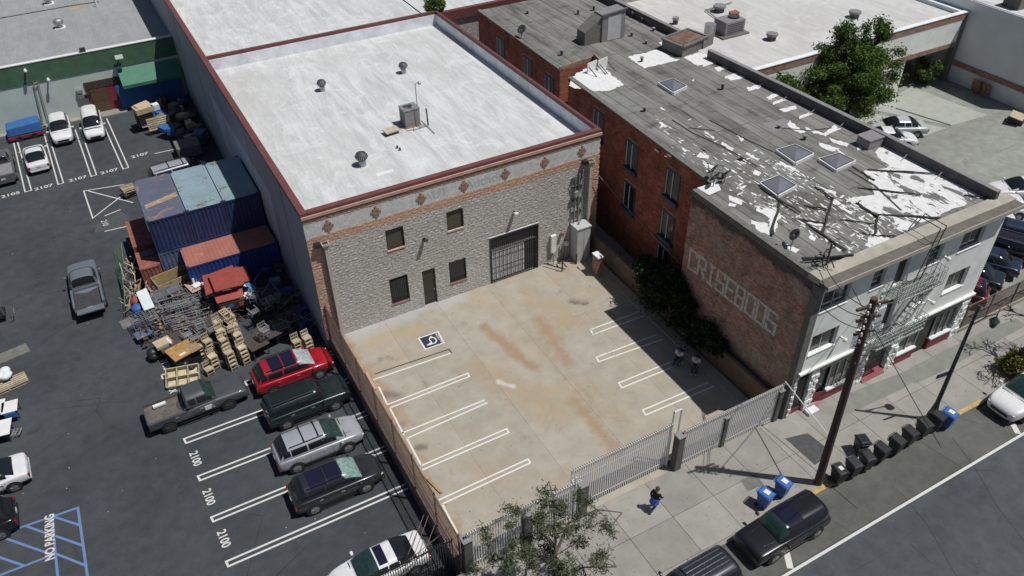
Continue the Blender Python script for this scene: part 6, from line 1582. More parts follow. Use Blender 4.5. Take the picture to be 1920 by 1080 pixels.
cl = clumpset(4, (-.6, .3, 4.1), (6.0, 3.0, 3.3), 105, .4, .95) + clumpset(5, (-1.6, .8, 7.7), (1.0, .8, 1.3), 10, .35, .6, 1.3) + clumpset(6, (1.5, .3, 7.6), (1.5, .9, 1.2), 14, .35, .6, 1.3)
tree('broadleaf_tree', 'tall bushy green tree in the yard behind the brick building', b, [([(0,0,0),(.1,.1,1.5),(0,.2,3.5),(-.6,.5,5.5),(-1,.8,7.2)], .25, .05), ([(0,.1,1.6),(1,.2,3.5),(1.4,.3,6.5)], .15, .04), ([(0,0,1.2),(-1.3,-.5,3),(-2,-.8,4)], .12, .04), ([(.1,0,1.3),(1.2,-1,2.8),(2,-1.4,3.6)], .12, .04)], cl, 'leaf_green', 'bark_dark', 50000, .12, 11, r0=.3)
b = (39.6, 4.4, 0)
tree('broadleaf_tree', 'smaller rounded tree left of the tall one behind the roof parapet', b, [([(0,0,0),(0,.1,2),(.1,.1,4)], .15, .05)], clumpset(8, (0, 0, 5.2), (1.5, 1.2, 1.6), 18, .45, .8), 'leaf_green', 'bark_dark', 7000, .15, 12, r0=.2)
b = P(1745, 150); tree('yard_shrub', 'loose green shrub growing in the dark bay opening', (b.x - 1, b.y, 0), [([(0,0,0),(0,.1,1.2),(.2,.1,2.2)], .08, .03)], clumpset(9, (0, 0, 1.6), (1.6, 1.0, 1.2), 9, .3, .6), 'leaf_green', 'bark_dark', 2500, .13, 13, r0=.12, cat='shrub')
b = P(1500, 165); tree('yard_shrub', 'bare bluish shrub between the two yard trees', (b.x, b.y, 0), [([(0,0,0),(0,0,1.5)], .06, .02)], clumpset(10, (0, 0, 1.5), (.8, .7, 1.5), 6, .25, .5, 1.4), 'leaf_olive', 'bark', 700, .12, 14, r0=.1, cat='shrub')
# bush against the tan brick wall
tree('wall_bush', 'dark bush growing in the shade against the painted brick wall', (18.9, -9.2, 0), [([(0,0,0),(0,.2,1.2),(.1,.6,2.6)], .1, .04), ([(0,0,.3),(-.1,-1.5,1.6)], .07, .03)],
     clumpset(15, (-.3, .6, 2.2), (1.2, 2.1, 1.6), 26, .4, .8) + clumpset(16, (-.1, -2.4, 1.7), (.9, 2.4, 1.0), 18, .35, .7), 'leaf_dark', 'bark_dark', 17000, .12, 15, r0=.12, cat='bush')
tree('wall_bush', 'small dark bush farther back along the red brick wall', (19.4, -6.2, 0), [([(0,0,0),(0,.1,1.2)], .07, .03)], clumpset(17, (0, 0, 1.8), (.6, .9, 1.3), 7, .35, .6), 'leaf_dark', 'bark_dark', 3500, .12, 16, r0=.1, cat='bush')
# feathery street tree at the bottom
fb = (2.7, -22.6, 0)
fl = []
r = random.Random(21)
for k in range(66):
    a = r.uniform(0, 6.28); rr = r.uniform(.6, 3.6) ; fl.append(((math.cos(a) * rr * (1.35 if math.cos(a) < 0 else .9) - .8, math.sin(a) * rr * .8 + .9, 4.6 + r.uniform(-1.5, 1.2) - rr * .25), r.uniform(.22, .5), r.uniform(.22, .45), r.uniform(.18, .4)))
tree('feathery_tree', 'sparse feathery street tree with grey-green leaves in front of the white fence', fb,
     [([(0,0,0),(-.15,.15,1),(-.35,.5,2.1),(-.1,.9,3.0),(.1,1.1,4.2)], .13, .05), ([(-.2,.75,2.6),(-1.2,1.2,3.8),(-2.6,1.1,4.4),(-3.4,1.,4.5)], .07, .02), ([(-.1,.9,3.0),(.9,1.4,4.1),(2.2,1.2,4.4),(3.1,.6,4.3)], .07, .02),
      ([(0,1,3.4),(-.7,1.9,4.8),(-1.1,2.6,5.2)], .05, .02), ([(-.3,.5,2.0),(.6,-.3,3.3),(1.6,-1.2,3.8)], .06, .02), ([(-.35,.5,2.1),(-1.3,-.3,3.5),(-2.3,-1.2,4.0)], .06, .02), ([(0,1,3.6),(.6,2.2,4.9),(.8,2.9,5.3)], .05, .02)],
     fl, 'leaf_olive', 'bark', 9500, .05, 21, elong=3.6, r0=.13, shell=.0)
# bare tree at the right edge and the shrubs round its foot
bb = P(1912, 690); bb = (bb.x, bb.y - .1, 0)
def branchy(name, label, base, seed, h, spread, lean):
    t = thing(name, label, 'tree', base); r = random.Random(seed); mb = MB()
    def grow(p, d, l, rad, n):
        q = p + d * l; mid = (p + q) / 2 + Vector((r.uniform(-1, 1), r.uniform(-1, 1), r.uniform(-.5, 1))) * l * .08
        mb.path([p, mid, q], rad, 5 if n > 2 else 3, rad * .7)
        if n == 0: return
        for _ in range(3 if n > 1 else 5):
            dd = (d + Vector((r.gauss(0, spread), r.gauss(0, spread), r.gauss(.05, .3)))).normalized(); grow(q, dd, l * r.uniform(.62, .85), rad * .66, n - 1)
    grow(Vector(base), Vector(lean).normalized(), h, .14, 5); mb.build('trunk', 'bark_dark', t); return t
branchy('bare_tree', 'leaning bare tree at the right edge above the white SUV', (bb[0] - .5, bb[1], 0), 8, 1.9, .8, (.1, .1, 1))
for (px, py, lab, m_, sd) in ((1895, 690, 'yellow-green shrub at the foot of the bare tree', 'leaf_yellow', 31), (1912, 712, 'reddish shrub beside the roof of the white SUV', 'leaf_yellow', 32)):
    b = P(px, py); tree('sidewalk_shrub', lab, (b.x, b.y, 0), [([(0,0,0),(0,0,.5)], .04, .02)], clumpset(sd, (0, 0, .55), (.9, .7, .4), 8, .25, .45), m_, 'bark', 2600, .1, sd, elong=3, r0=.08, cat='shrub')
# yard pallets etc. behind
# ------------------------------------------------------------------ storage yard: containers
def corr(mb, p, q, z0, z1, n, d, out):
    """corrugated sheet from p to q (xy), between two heights"""
    p = Vector((p[0], p[1], 0)); q = Vector((q[0], q[1], 0)); o = Vector((out[0], out[1], 0)) * d
    pts = []
    for i in range(n):
        for u, k in ((0, 0), (.35, 0), (.5, 1), (.85, 1)): pts.append(p + (q - p) * ((i + u) / n) + o * k)
    pts.append(q)
    vs = [v + Vector((0, 0, z0)) for v in pts] + [v + Vector((0, 0, z1)) for v in pts]; m = len(pts)
    mb.add(vs, [(i, i+1, m+i+1, m+i) for i in range(m - 1)])
def container(label, x0, x1, y0, y1, z0, z1, side, roofm, group='stacked shipping containers', endm=None, ridges=True):
    t = thing('shipping_container', label, 'container', ((x0+x1)/2, (y0+y1)/2, z0), group=group)
    e = .05
    for nm, p, q, o in (('front_wall', (x0+e, y0+e), (x1-e, y0+e), (0, -1)), ('rear_wall', (x0+e, y1-e), (x1-e, y1-e), (0, 1)), ('side_wall', (x0+e, y0+e), (x0+e, y1-e), (-1, 0)), ('side_wall', (x1-e, y0+e), (x1-e, y1-e), (1, 0))):
        mb = MB(); L = math.hypot(q[0]-p[0], q[1]-p[1]); corr(mb, p, q, z0 + .12, z1 - .1, max(4, round(L / .27)), .04, o); mb.build(nm, side, t)
    mb = MB()
    for x in (x0, x1 - .1):
        for y in (y0, y1 - .1): mb.box(x, x + .1, y, y + .1, z0, z1)
    for z in (z0, z1 - .12):
        mb.box(x0 + .1, x1 - .1, y0, y0 + .07, z, z + .12).box(x0 + .1, x1 - .1, y1 - .07, y1, z, z + .12).box(x0, x0 + .07, y0 + .1, y1 - .1, z, z + .12).box(x1 - .07, x1, y0 + .1, y1 - .1, z, z + .12)
    mb.build('frame', side, t)
    mb = MB(); mb.box(x0 + .02, x1 - .02, y0 + .02, y1 - .02, z1 - .05, z1 + .004)
    if ridges:
        if x1 - x0 < y1 - y0:
            n = int((y1 - y0) / .26)
            for i in range(n): y = y0 + .12 + i * .26; mb.box(x0 + .12, x1 - .12, y, y + .12, z1 + .004, z1 + .022)
        else:
            n = int((x1 - x0) / .26)
            for i in range(n): x = x0 + .12 + i * .26; mb.box(x, x + .12, y0 + .12, y1 - .12, z1 + .004, z1 + .022)
    mb.build('roof', roofm, t)
    mb = MB()
    for x in (x0, x1 - .16):
        for y in (y0, y1 - .18): mb.box(x - .004, x + .164, y - .004, y + .184, z1 - .12, z1 + .03)
    mb.build('corner_casting', side, t); return t
def rustroof(name, c, rust, lo):
    m = Mt(name); f = m.ramp(m.noise((.9, .9, 1), 8, .75, dist=.6), ((lo, 0.), (lo + .05, 1.)))
    cc = m.mix(1., c, m.ramp(m.noise(.7, 5, .6), ((.3, .85), (.7, 1.12))), 'MULTIPLY'); m.col(m.mix(f, cc, rust)); MATS[name] = m.fin(.65)
rustroof('roof_slate', (.115, .13, .185), (.3, .2, .14), .58); rustroof('roof_pale_blue', (.25, .34, .39), (.17, .14, .09), .565)
rustroof('roof_rust', (.36, .14, .105), (.45, .26, .17), .6); flat('blue_grey_wall', (.11, .15, .24), .6, .3, 3, grime=.3)
X = [-8.35, -5.78, -3.32, -.87]
YA, YB = 12.15, 18.15
for i, (lab, rm) in enumerate((('upper blue container with a slate roof and a rust streak, left of the stack', 'roof_slate'), ('upper blue container with a flaking pale blue roof, middle of the stack', 'roof_pale_blue'), ('upper blue container beside the grey warehouse wall, half in shade', 'roof_pale_blue'))):
    container(lab, X[i], X[i+1] - .03, YA, YB, 1.72, 4.3, 'container_blue', rm)
    container(('blue-grey container under the slate-roofed one', 'lower blue container under the pale blue one', 'lower blue container against the warehouse wall')[i], X[i], X[i+1] - .03, YA, YB, ZL, 1.69, 'blue_grey_wall' if i == 0 else 'container_blue', 'roof_slate', ridges=False)
MB().slab([(-8.1, 13.9, 4.326), (-5.9, 14.5, 4.326), (-5.95, 15.1, 4.326), (-8.1, 14.4, 4.326)], (0, 0, .002)).build('rust_streak', flat('rust_streak', (.42, .3, .2), .8, .4, 3), [o for o in COL.objects if o.name == 'shipping_container'][0])
container('low blue container with a rusty red roof in front of the stack', -6.95, -.9, 9.55, 12.08, ZL, 1.7, 'container_bright', 'roof_rust', group='low containers in front of the stack')
container('short red container poking out behind the slate-roofed one', -9.75, -8.42, 15.0, 18.7, ZL, 1.0, 'rust_red', 'rust_red', group='low containers in front of the stack')
container('short red container with a lit red corner beside the slate-roofed one', -9.75, -8.42, 12.0, 14.2, ZL, 1.0, 'rust_red', 'rust_red', group='low containers in front of the stack')
t = meta(MB().obox((-9.0, 13.6, 1.1), (.8, .5, .06)).build('metal_sheet', 'blue_grey_wall'), 'grey blue metal sheet lying on the short red container', 'sheet')

# ------------------------------------------------------------------ chairs, tables, racks
def chair_geo(name, mat, wide=.44, arm=False):
    t = thing(name, 'x', 'chair'); w = wide / 2
    for x in (-w, w): MB().bar((x, -.2, 0), (x, -.2, .44 if not arm else .64), .04).build('leg', mat, t); MB().bar((x, .2, 0), (x, .26, .88), .04).build('leg', mat, t)
    s = MB(); s.bar((-w, -.2, .43), (w, -.2, .43), .05, .06).bar((-w, .2, .43), (w, .2, .43), .05, .06).bar((-w, -.2, .43), (-w, .2, .43), .05, .06).bar((w, -.2, .43), (w, .2, .43), .05, .06)
    if name == 'wooden_chair': s.box(-w + .03, w - .03, -.19, .17, .44, .46)
    else:
        for i in range(4): y = -.13 + .09 * i; s.bar((-w, y, .44), (w, y, .44), .03, .02)
    s.build('seat', mat, t)
    b = MB(); b.bar((-w, .26, .84), (w, .26, .84), .03, .07).bar((-w, .24, .62), (w, .24, .62), .025, .05)
    for i in range(3): x = -w * .5 + w * .5 * i; b.bar((x, .24, .6), (x, .26, .84), .025)
    b.build('backrest', mat, t)
    MB().bar((-w, -.2, .18), (w, -.2, .18), .025).bar((-w, 0, .2), (-w, .001, .2), .02).bar((-w, -.2, .2), (-w, .2, .2), .025).bar((w, -.2, .2), (w, .2, .2), .025).build('stretcher', mat, t)
    if arm:
        [MB().bar((x, -.22, .64), (x, .25, .66), .05, .03).build('armrest', mat, t) for x in (-w, w)]
    return t
flat('grey_metal', (.33, .34, .35), .45, .2, 8, metal=.3, rnd=.25); flat('dark_top', (.075, .06, .055), .65, .25, 3, grime=.2); flat('char_top', (.1, .105, .115), .7, .2, 3)
flat('wood_seat', (.5, .42, .29), .7, .25, 5, rnd=.2)
wc = Proto(chair_geo('wooden_chair', 'wood_seat')); mc = Proto(chair_geo('metal_chair', 'grey_metal', .5, True))
ordn = ['lowest', 'second', 'third', 'fourth', 'fifth', 'top']
def stack(px, py, n, nm, dz=.27, rz=15, rise=0, base=ZL):
    p = P(px, py, base)
    for k in range(n):
        wc.put((p.x + rn.uniform(-.02, .02), p.y + rn.uniform(-.03, .03) + .03 * k, base + dz * k), R_(rz + rn.uniform(-4, 4)), '%s pale wooden chair of the %s' % (ordn[k], nm), 'wooden chairs stacked in the yard')
nms = ['front left stack between the tables', 'front right stack between the tables', 'second row left stack behind the front ones', 'second row right stack behind the front ones', 'third row left stack', 'third row right stack', 'back row left stack under red chairs', 'back row right stack']
for i, (px, py) in enumerate(((438, 690), (462, 680), (430, 672), (455, 662), (425, 655), (449, 645), (419, 638), (442, 628))): stack(px, py, 4 + (i > 1), nms[i])
stack(405, 690, 3, 'narrow stack left of the block of stacks'); stack(398, 668, 4, 'small stack behind the narrow one')
stack(563, 668, 4, 'left stack beside the red car', rz=12); stack(582, 662, 4, 'right stack beside the red car', rz=12)
stack(395, 700, 1, 'spot left of the narrow stack'); stack(378, 672, 3, 'stack beside the orange-brown board')
for i, (px, py, z, rz, lab) in enumerate(((425, 612, 1.1, 20, 'red-brown chair lying on top of the stacks'), (432, 600, 1.0, 200, 'second red-brown chair lying on top of the stacks'))):
    o = wc.put(P(px, py, z), R_(rz), lab, 'wooden chairs stacked in the yard', rot=(R_(80), 0, R_(rz)))
def table(label, px, py, w, d, rz, h=.74, top='dark_top', shape='rect', z=ZL, cloth=False):
    p = P(px, py, z + h); t = thing('table', label, 'table', (p.x, p.y, z), R_(rz), 'dark tables in the storage yard')
    if shape == 'oct':
        pts = [(w/2 * math.cos(2*math.pi*(i+.5)/8) * 1.05, d/2 * math.sin(2*math.pi*(i+.5)/8) * 1.05) for i in range(8)]; MB().prism(pts, h - .05, h).build('tabletop', top, t, local=True, bevel=.01)
    else: MB().box(-w/2, w/2, -d/2, d/2, h - .05, h).build('tabletop', top, t, local=True, bevel=.01)
    for x in (-1, 1):
        for y in (-1, 1): MB().bar((x * w * .4, y * d * .38, 0), (x * w * .4, y * d * .38, h - .05), .06).build('leg', 'steel_dark', t, local=True)
    MB().box(-w * .38, w * .38, -d * .36, d * .36, h - .18, h - .05).build('apron', 'wood_dark', t, local=True)
    return t
table('large eight-sided dark table between the chair stacks', 505, 618, 2.3, 1.7, 12, 1.0, shape='oct')
table('dark table joined to the left side of the large eight-sided one', 478, 640, 1.2, 1.5, 14, .98)
table('dark square table carrying a cardboard box', 322, 640, 1.7, 1.5, 12, .95)
table('long dark table under upturned chairs behind the wooden stacks', 445, 570, 2.4, 1.1, 14, .95); table('dark table in the middle of the yard under a grey bench', 400, 600, 2.6, 1.3, 14, .9)
table('dark table right of the long one under upturned chairs', 502, 555, 2.2, 1.1, 14, .95); table('charcoal slab table in front of the tan crate', 312, 545, 1.9, 1.05, 12, 1.0, 'char_top')
table('low blue grey folded table at the left end of the racks', 268, 625, 1.0, .8, 10, .5, 'blue_grey_wall')
table('rose-topped table holding a white plastic chair', 372, 532, 1.5, 1.3, 14, 1.15, 'coping_pink'); table('dark table in the shade by the warehouse wall', 545, 590, 1.8, 1.1, 10, .9)
# boards, boxes
flat('orange_board', (.42, .24, .09), .7, .35, 4)
def boxthing(name, label, cat, c, sz, rz, mat, rx=0, ry=0, group=None, bevel=.01):
    t = thing(name, label, cat, c, group=group)
    MB().obox(c, sz, R_(rz), R_(rx), R_(ry)).build('body', mat, t, bevel=bevel); return t
p = P(305, 643, .15); t = boxthing('cardboard_box', 'cardboard box on the dark square table', 'box', p, (1.0, .75, .22), 14, 'cardboard')
MB().obox(p + Vector((.38, -.1, .115)), (.12, .7, .01), R_(14)).build('label_sheet', 'paper', t)
p = P(343, 655, .3); t = boxthing('crate', 'tall crate topped with an orange-brown board', 'crate', p + Vector((0, 0, -.6)), (1.5, 1.1, 1.15), 18, 'black_metal')
MB().obox(p, (1.75, 1.35, .06), R_(18)).build('lid', 'orange_board', t); MB().obox(p + Vector((-.1, -.45, .035)), (.4, .16, .01), R_(18)).build('label_sheet', 'paper', t)
MB().obox(p + Vector((.55, 0, .035)), (.6, 1.2, .01), R_(18)).build('second_board', 'wood_mid', t)
for (px, py, r_, s, lab) in ((283, 665, 10, 1.1, 'black bin bags slumped at the left front of the yard'), (355, 680, 30, .9, 'black bag and crate below the orange-brown board')):
    p = P(px, py, ZL + .4); t = thing('bag_pile', lab, 'bags', p)
    for k in range(4):
        q = p + Vector((rn.uniform(-.5, .5), rn.uniform(-.5, .5), rn.uniform(-.15, .15))); MB().sph(q, rn.uniform(.28, .42) * s, 9, 6, .8).build('bag', 'plastic_black', t, smooth=True)
# planter-like pallet leaning in front
def pallet(label, c, w, d, n, rz, rx, mat, group='wooden pallets', thick=.03):
    t = thing('pallet', label, 'pallet', c, 0, group)
    F_ = Matrix.Translation(Vector(c)) @ Matrix.Rotation(R_(rz), 4, 'Z') @ Matrix.Rotation(R_(rx), 4, 'X')
    for i in range(n):
        y = -d/2 + d * (i + .5) / n; MB(F_).box(-w/2, w/2, y - d / n * .32, y + d / n * .32, .06, .06 + thick).build('slat', mat, t)
    for x in (-w/2 + .05, 0, w/2 - .05): MB(F_).box(x - .04, x + .04, -d/2, d/2, -.06, .06).build('bearer', mat, t)
    for i in range(3): y = -d/2 + .06 + (d - .12) * i / 2; MB(F_).box(-w/2, w/2, y - .05, y + .05, -.06 - thick, -.06).build('slat', mat, t)
    return t
flat('pale_board', (.42, .4, .26), .8, .3, 5, rnd=.15)
p = P(343, 706, ZL + .35); t = thing('shelf_frame', 'pale yellow six-compartment shelf lying tilted beside the old pickup', 'shelf', p)
F_ = Matrix.Translation(p) @ Matrix.Rotation(R_(-14), 4, 'Z') @ Matrix.Rotation(R_(20), 4, 'X')
for y in (-.62, 0, .62): MB(F_).box(-.95, .95, y - .03, y + .03, -.17, .17).build('shelf', 'pale_board', t)
for x in (-.95, -.32, .32, .95): MB(F_).box(x - .025, x + .025, -.59, .59, -.15, .15).build('divider', 'pale_board', t)
MB(F_).box(-.9, .9, -.6, .6, -.17, -.15).build('back_panel', 'wood_pale', t)
for i, (px, py, z, rz, rx, lab) in enumerate(((290, 232, .1, 5, 72, 'pallet standing on edge in the lit front of the pallet pile'), (276, 226, .0, 8, 74, 'pallet leaning at the left of the pallet pile'), (306, 228, .1, 3, 70, 'pallet leaning at the right of the pile, edge in shade'),
        (243, 352, -.2, 12, 0, 'pallet on top of the small pile behind the slate-roofed container'), (244, 356, -.45, 16, 0, 'pallet at the middle of the small pile behind the container'), (246, 360, -.7, 10, 0, 'pallet at the bottom of the small pile behind the container'))):
    pallet(lab, P(px, py, z), 1.25, 1.1, 6, rz, rx, 'wood_pale')
for i, (px, py, lab) in enumerate(((1811, 170, 'left pallet leaning on the white hall wall'), (1826, 174, 'right pallet leaning on the white hall wall'))):
    p = P(px, py, .7); pallet(lab, (63.75, p.y, .75), 1.2, 1.2, 7, 90, 78, 'wood_mid')
t = boxthing('box_pile', 'pile of cardboard on the pallets in front of the green awning', 'boxes', P(268, 204, 1.2), (1.6, 1.2, .5), 12, 'cardboard')
MB().obox(P(268, 204, 1.2) + Vector((.1, 0, .3)), (1.3, 1.0, .08), R_(25), R_(12)).build('flap', 'cardboard', t); MB().obox(P(290, 200, 1.2), (.7, .6, .5), R_(10)).build('box', 'stucco_grey', t)
t = boxthing('dark_stand', 'dark shelving under the cardboard pile', 'shelf', P(270, 218, .1), (1.4, 1.0, 1.6), 10, 'wood_dark')
# tan open crate
c = P(325, 520, .1); t = thing('open_crate', 'tan open-topped plywood crate between the charcoal table and the containers', 'crate', c)
F_ = Matrix.Translation(c) @ Matrix.Rotation(R_(12), 4, 'Z'); flat('plywood', (.4, .28, .13), .8, .25, 3)
for b in ((-1.3, 1.3, -.65, -.6), (-1.3, 1.3, .6, .65), (-1.3, -1.25, -.6, .6), (1.25, 1.3, -.6, .6)): MB(F_).box(*b, -1.0, .25).build('side_panel', 'plywood', t)
for x in (-.45, .4): MB(F_).box(x - .02, x + .02, -.66, -.651, -1, .25).build('panel_gap', 'wood_dark', t)
MB(F_).box(-1.24, 1.24, -.59, .59, -.9, -.5).build('contents', 'steel_dark', t)
# red corrugated kiosk roofs
flat('plastic_red', (.34, .075, .06), .55, .15, 3)
K = thing('red_canopy', 'red corrugated canopy of five overlapping panels over a stall in the yard', 'canopy', P(425, 530, 1.2))
def redpanel(pts, z, dz=0):
    q = [P(x, y, z + (dz if i > 1 else 0)) for i, (x, y) in enumerate(pts)]; mb = MB(); mb.slab(q, (0, 0, -.04))
    a, b, c_, d = q; n = max(6, int((b - a).length / .12))
    for i in range(n): u = (i + .5) / n; mb.bar(a * (1-u) + b * u + Vector((0, 0, .012)), d * (1-u) + c_ * u + Vector((0, 0, .012)), .05, .025)
    mb.build('roof_panel', 'plastic_red', K)
redpanel([(390, 515), (436, 497), (449, 535), (403, 547)], 1.5); redpanel([(430, 503), (447, 500), (458, 532), (432, 543)], 1.35); redpanel([(446, 502), (460, 499), (470, 525), (456, 530)], 1.2)
redpanel([(379, 517), (392, 514), (402, 547), (386, 554)], 1.15); redpanel([(400, 551), (453, 538), (458, 556), (407, 569)], 1.05, -.25)
for x, y in ((385, 552), (460, 556), (410, 569), (392, 515), (462, 525)): p = P(x, y, 1.0); MB().bar((p.x, p.y, ZL), (p.x, p.y, 1.0), .05).build('post', 'steel_dark', K)
a, b = P(413, 572, .8), P(460, 560, .8)
MB().slab([a, b, b - Vector((0, 0, .6)), a - Vector((0, 0, .6))], (0, .04, 0)).build('counter_front', 'wood_dark', K)
for u, mt in ((.1, 'plastic_red'), (.4, 'plastic_blue'), (.82, 'plastic_red')):
    p = a * (1-u) + b * u - Vector((0, .02, .3)); MB().obox(p, (.32, .03, .28), R_(0)).build('menu_board', mt, K)
t = boxthing('blue_divider', 'light blue panel standing upright at the edge of the shade', 'panel', P(474, 552, .3), (.35, .9, 1.5), 12, 'container_bright'); t.children[0].data.materials[0] = flat('panel_blue', (.08, .25, .45), .5, .15, 3)
t = thing('plastic_heap', 'white plastic pieces heaped beside the red canopy', 'heap', P(465, 545, .6))
for k in range(9): p = P(461 + rn.uniform(-5, 9), 545 + rn.uniform(-12, 18), .5 + rn.uniform(0, .5)); MB().obox(p, (rn.uniform(.2, .6), rn.uniform(.05, .3), .05), R_(rn.uniform(0, 180)), R_(rn.uniform(-30, 30))).build('frame', 'plastic_white', t)
t = thing('plastic_chair', 'white plastic chair lying on the rose-topped table', 'chair', P(370, 533, .35))
p = P(369, 534, .35)
MB().obox(p, (.55, .5, .05), R_(20)).build('seat', 'plastic_white', t, bevel=.02); MB().obox(p + Vector((.05, .3, .2)), (.5, .06, .45), R_(20)).build('backrest', 'plastic_white', t, bevel=.02)
for dx in (-.25, .25): MB().bar(p + Vector((dx, -.2, 0)), p + Vector((dx * 1.3, -.45, .15)), .04).build('leg', 'plastic_white', t)
# racks: open metal frames
def rack_geo():
    t = thing('metal_rack', 'x', 'rack'); mb = MB()
    for z in (0, .5, 1.0):
        mb.bar((-.45, -.3, z), (.45, -.3, z), .03).bar((-.45, .3, z), (.45, .3, z), .03).bar((-.45, -.3, z), (-.45, .3, z), .03).bar((.45, -.3, z), (.45, .3, z), .03)
    mb.build('frame', 'grey_metal', t)
    for x in (-.45, .45):
        for y in (-.3, .3): MB().bar((x, y, 0), (x, y, 1.05), .035).build('leg', 'grey_metal', t)
    mb = MB()
    for i in range(6): x = -.36 + .145 * i; mb.bar((x, -.3, 1.0), (x, .3, 1.0), .018)
    mb.build('shelf_grid', 'grey_metal', t); return t
rk = Proto(rack_geo())
OO = ['first', 'second', 'third', 'fourth', 'fifth', 'sixth', 'seventh', 'eighth']; RW = ['front', 'second', 'third', 'rearmost']
desc = ['upright', 'tipped on its side', 'lying askew', 'leaning']
where = ['beside the charcoal table', 'in front of the charcoal table', 'behind the square table with the box', 'left of the long dark table', 'near the red canopy', 'at the left edge of the racks', 'by the tan crate', 'behind the chair stacks', 'under the rose-topped table', 'in the middle of the rack rows']
k = 0
for gy in range(4):
    for gx in range(8):
        px = 300 + gx * 15 + gy * 6 - 6 + rn.uniform(-4, 4); py = 612 - gx * 4.2 - gy * 17 + rn.uniform(-4, 4)
        if px > 405 and py > 560: continue
        r0 = (rn.choice([0, 0, 90]), 0, 12 + rn.choice([0, 90, 8, -10]))
        p = P(px, py, ZL); up = .0 if r0[0] == 0 else .32
        if k % 2 == 0: rk.put((p.x, p.y, ZL + up), 0, 'grey metal rack, %s from the left in the %s row of racks' % (OO[gx], RW[gy]), 'metal racks crowded in the yard', rot=tuple(R_(a) for a in r0))
        else: mc.put((p.x, p.y, ZL + (up if up else 0)), 0, 'grey metal armchair, %s from the left in the %s row of racks' % (OO[gx], RW[gy]), 'metal chairs in the yard', rot=tuple(R_(a) for a in r0))
        k += 1
for i, (px, py, z, rx, rz, lab) in enumerate(((498, 628, .3, 0, 20, 'grey metal chair upside down on the left of the eight-sided table'), (488, 622, .3, 180, 22, 'grey metal chair lying on the eight-sided table'), (470, 580, .2, 90, 15, 'metal chair on its back behind the wooden stacks'), (490, 572, .2, 90, 100, 'pale metal chair on its side right of the wooden stacks'),
        (478, 565, .3, 0, 60, 'brown-seated chair on the table by the light blue panel'), (392, 612, .2, 90, 10, 'metal chair lying left of the wooden stacks'), (380, 618, .2, 90, 190, 'metal chair facing away left of the wooden stacks'), (345, 622, .1, 90, 12, 'grey bench-like chair on the middle table'), (358, 628, .1, 90, 14, 'second bench-like chair on the middle table'))):
    p = P(px, py, z + .2); mc.put(p, 0, lab, 'metal chairs in the yard', rot=(R_(rx), 0, R_(rz)))
# bars and poles of the long rack rows
t = thing('bar_bundle', 'long silver bars laid across the rack rows', 'bars', P(345, 570, .2))
for k in range(16):
    y = 555 + k * 3.4 + rn.uniform(-1.5, 1.5); a = P(292 + k * 2.2, y + 12, .2 + rn.uniform(-.2, .3)); b = P(365 + k * 2.0 + rn.uniform(-20, 6), y - 6, .2 + rn.uniform(-.2, .3)); MB().bar(a, b, rn.uniform(.03, .06), .03).build('bar', 'grey_metal', t)
for (nm, x0, x1, y0, y1, n, mat, lab) in (('wood_poles', 226, 262, 480, 590, 46, 'wood_pale', 'loose heap of pale wooden legs and poles along the left edge of the yard'), ('wood_poles', 258, 300, 530, 560, 16, 'wood_mid', 'small heap of brown sticks left of the tan crate')):
    t = thing(nm, lab, 'poles', P((x0+x1)/2, (y0+y1)/2, ZL))
    for k in range(n):
        u = rn.random(); px = x0 + (x1 - x0) * rn.random() * .8 + u * 6; py = y0 + (y1 - y0) * u; p = P(px, py, ZL + rn.uniform(.2, .9)); a = rn.uniform(0, 3.14); d = Vector((math.cos(a) * .3, math.sin(a) * .5, rn.uniform(-.6, .6))).normalized() * rn.uniform(.3, .7)
        MB().bar(p - d, p + d, rn.uniform(.04, .08)).build('pole', rn.choice([mat, mat, 'wood_seat', 'pipe_grey']), t)
flat('green_cloth', (.16, .2, .15), .85, .15, 3)
t = thing('leaning_boards', 'grey green boards leaning along the left edge of the pole heap', 'boards', P(220, 500, 0))
for a, b, c_, d in (((212, 470), (226, 455), (232, 500), (222, 510)), ((216, 505), (226, 498), (232, 545), (220, 520)), ((226, 545), (232, 540), (234, 575), (229, 552))):
    MB().slab([P(*a, ZL + .1), P(*b, ZL + 1.0), P(*c_, ZL + 1.0), P(*d, ZL + .1)], (.04, 0, 0)).build('board', 'green_cloth', t)
t = thing('sacking', 'grey crumpled sheet beside a red and blue bundle', 'sheet', P(272, 560, .2))
MB().slab([P(255, 548, .4), P(274, 540, .5), P(290, 575, .3), P(270, 582, .2)], (0, 0, -.05)).build('sheet', 'stucco_grey', t); MB().sph(P(255, 565, -.2), .35, 9, 6).build('red_bundle', 'plastic_red', t); MB().sph(P(258, 580, -.3), .4, 9, 6).build('blue_bundle', 'plastic_blue', t)
t = thing('wire_trolley', 'wire trolley full of blue things at the left front of the yard', 'trolley', P(265, 595, 0))
c = P(265, 598, 0); F_ = Matrix.Translation(c) @ Matrix.Rotation(R_(10), 4, 'Z'); mb = MB(F_)
for i in range(7):
    x = -.6 + .2 * i; mb.bar((x, -.5, .2), (x, .5, .2), .022); mb.bar((x, -.5, -.8), (x, -.5, .2), .022)
for j in range(6): y = -.5 + .2 * j; mb.bar((-.6, y, .2), (.6, y, .2), .022); mb.bar((-.6, y, -.8), (-.6, y, .2), .022)
for z in (-.8, -.3, .2): mb.bar((-.6, -.5, z), (.6, -.5, z), .03); mb.bar((-.6, -.5, z), (-.6, .5, z), .03)
mb.build('cage', 'galvanised', t); MB(F_).box(-.5, .5, -.4, .4, -.75, -.3).build('load', 'trousers_navy', t)
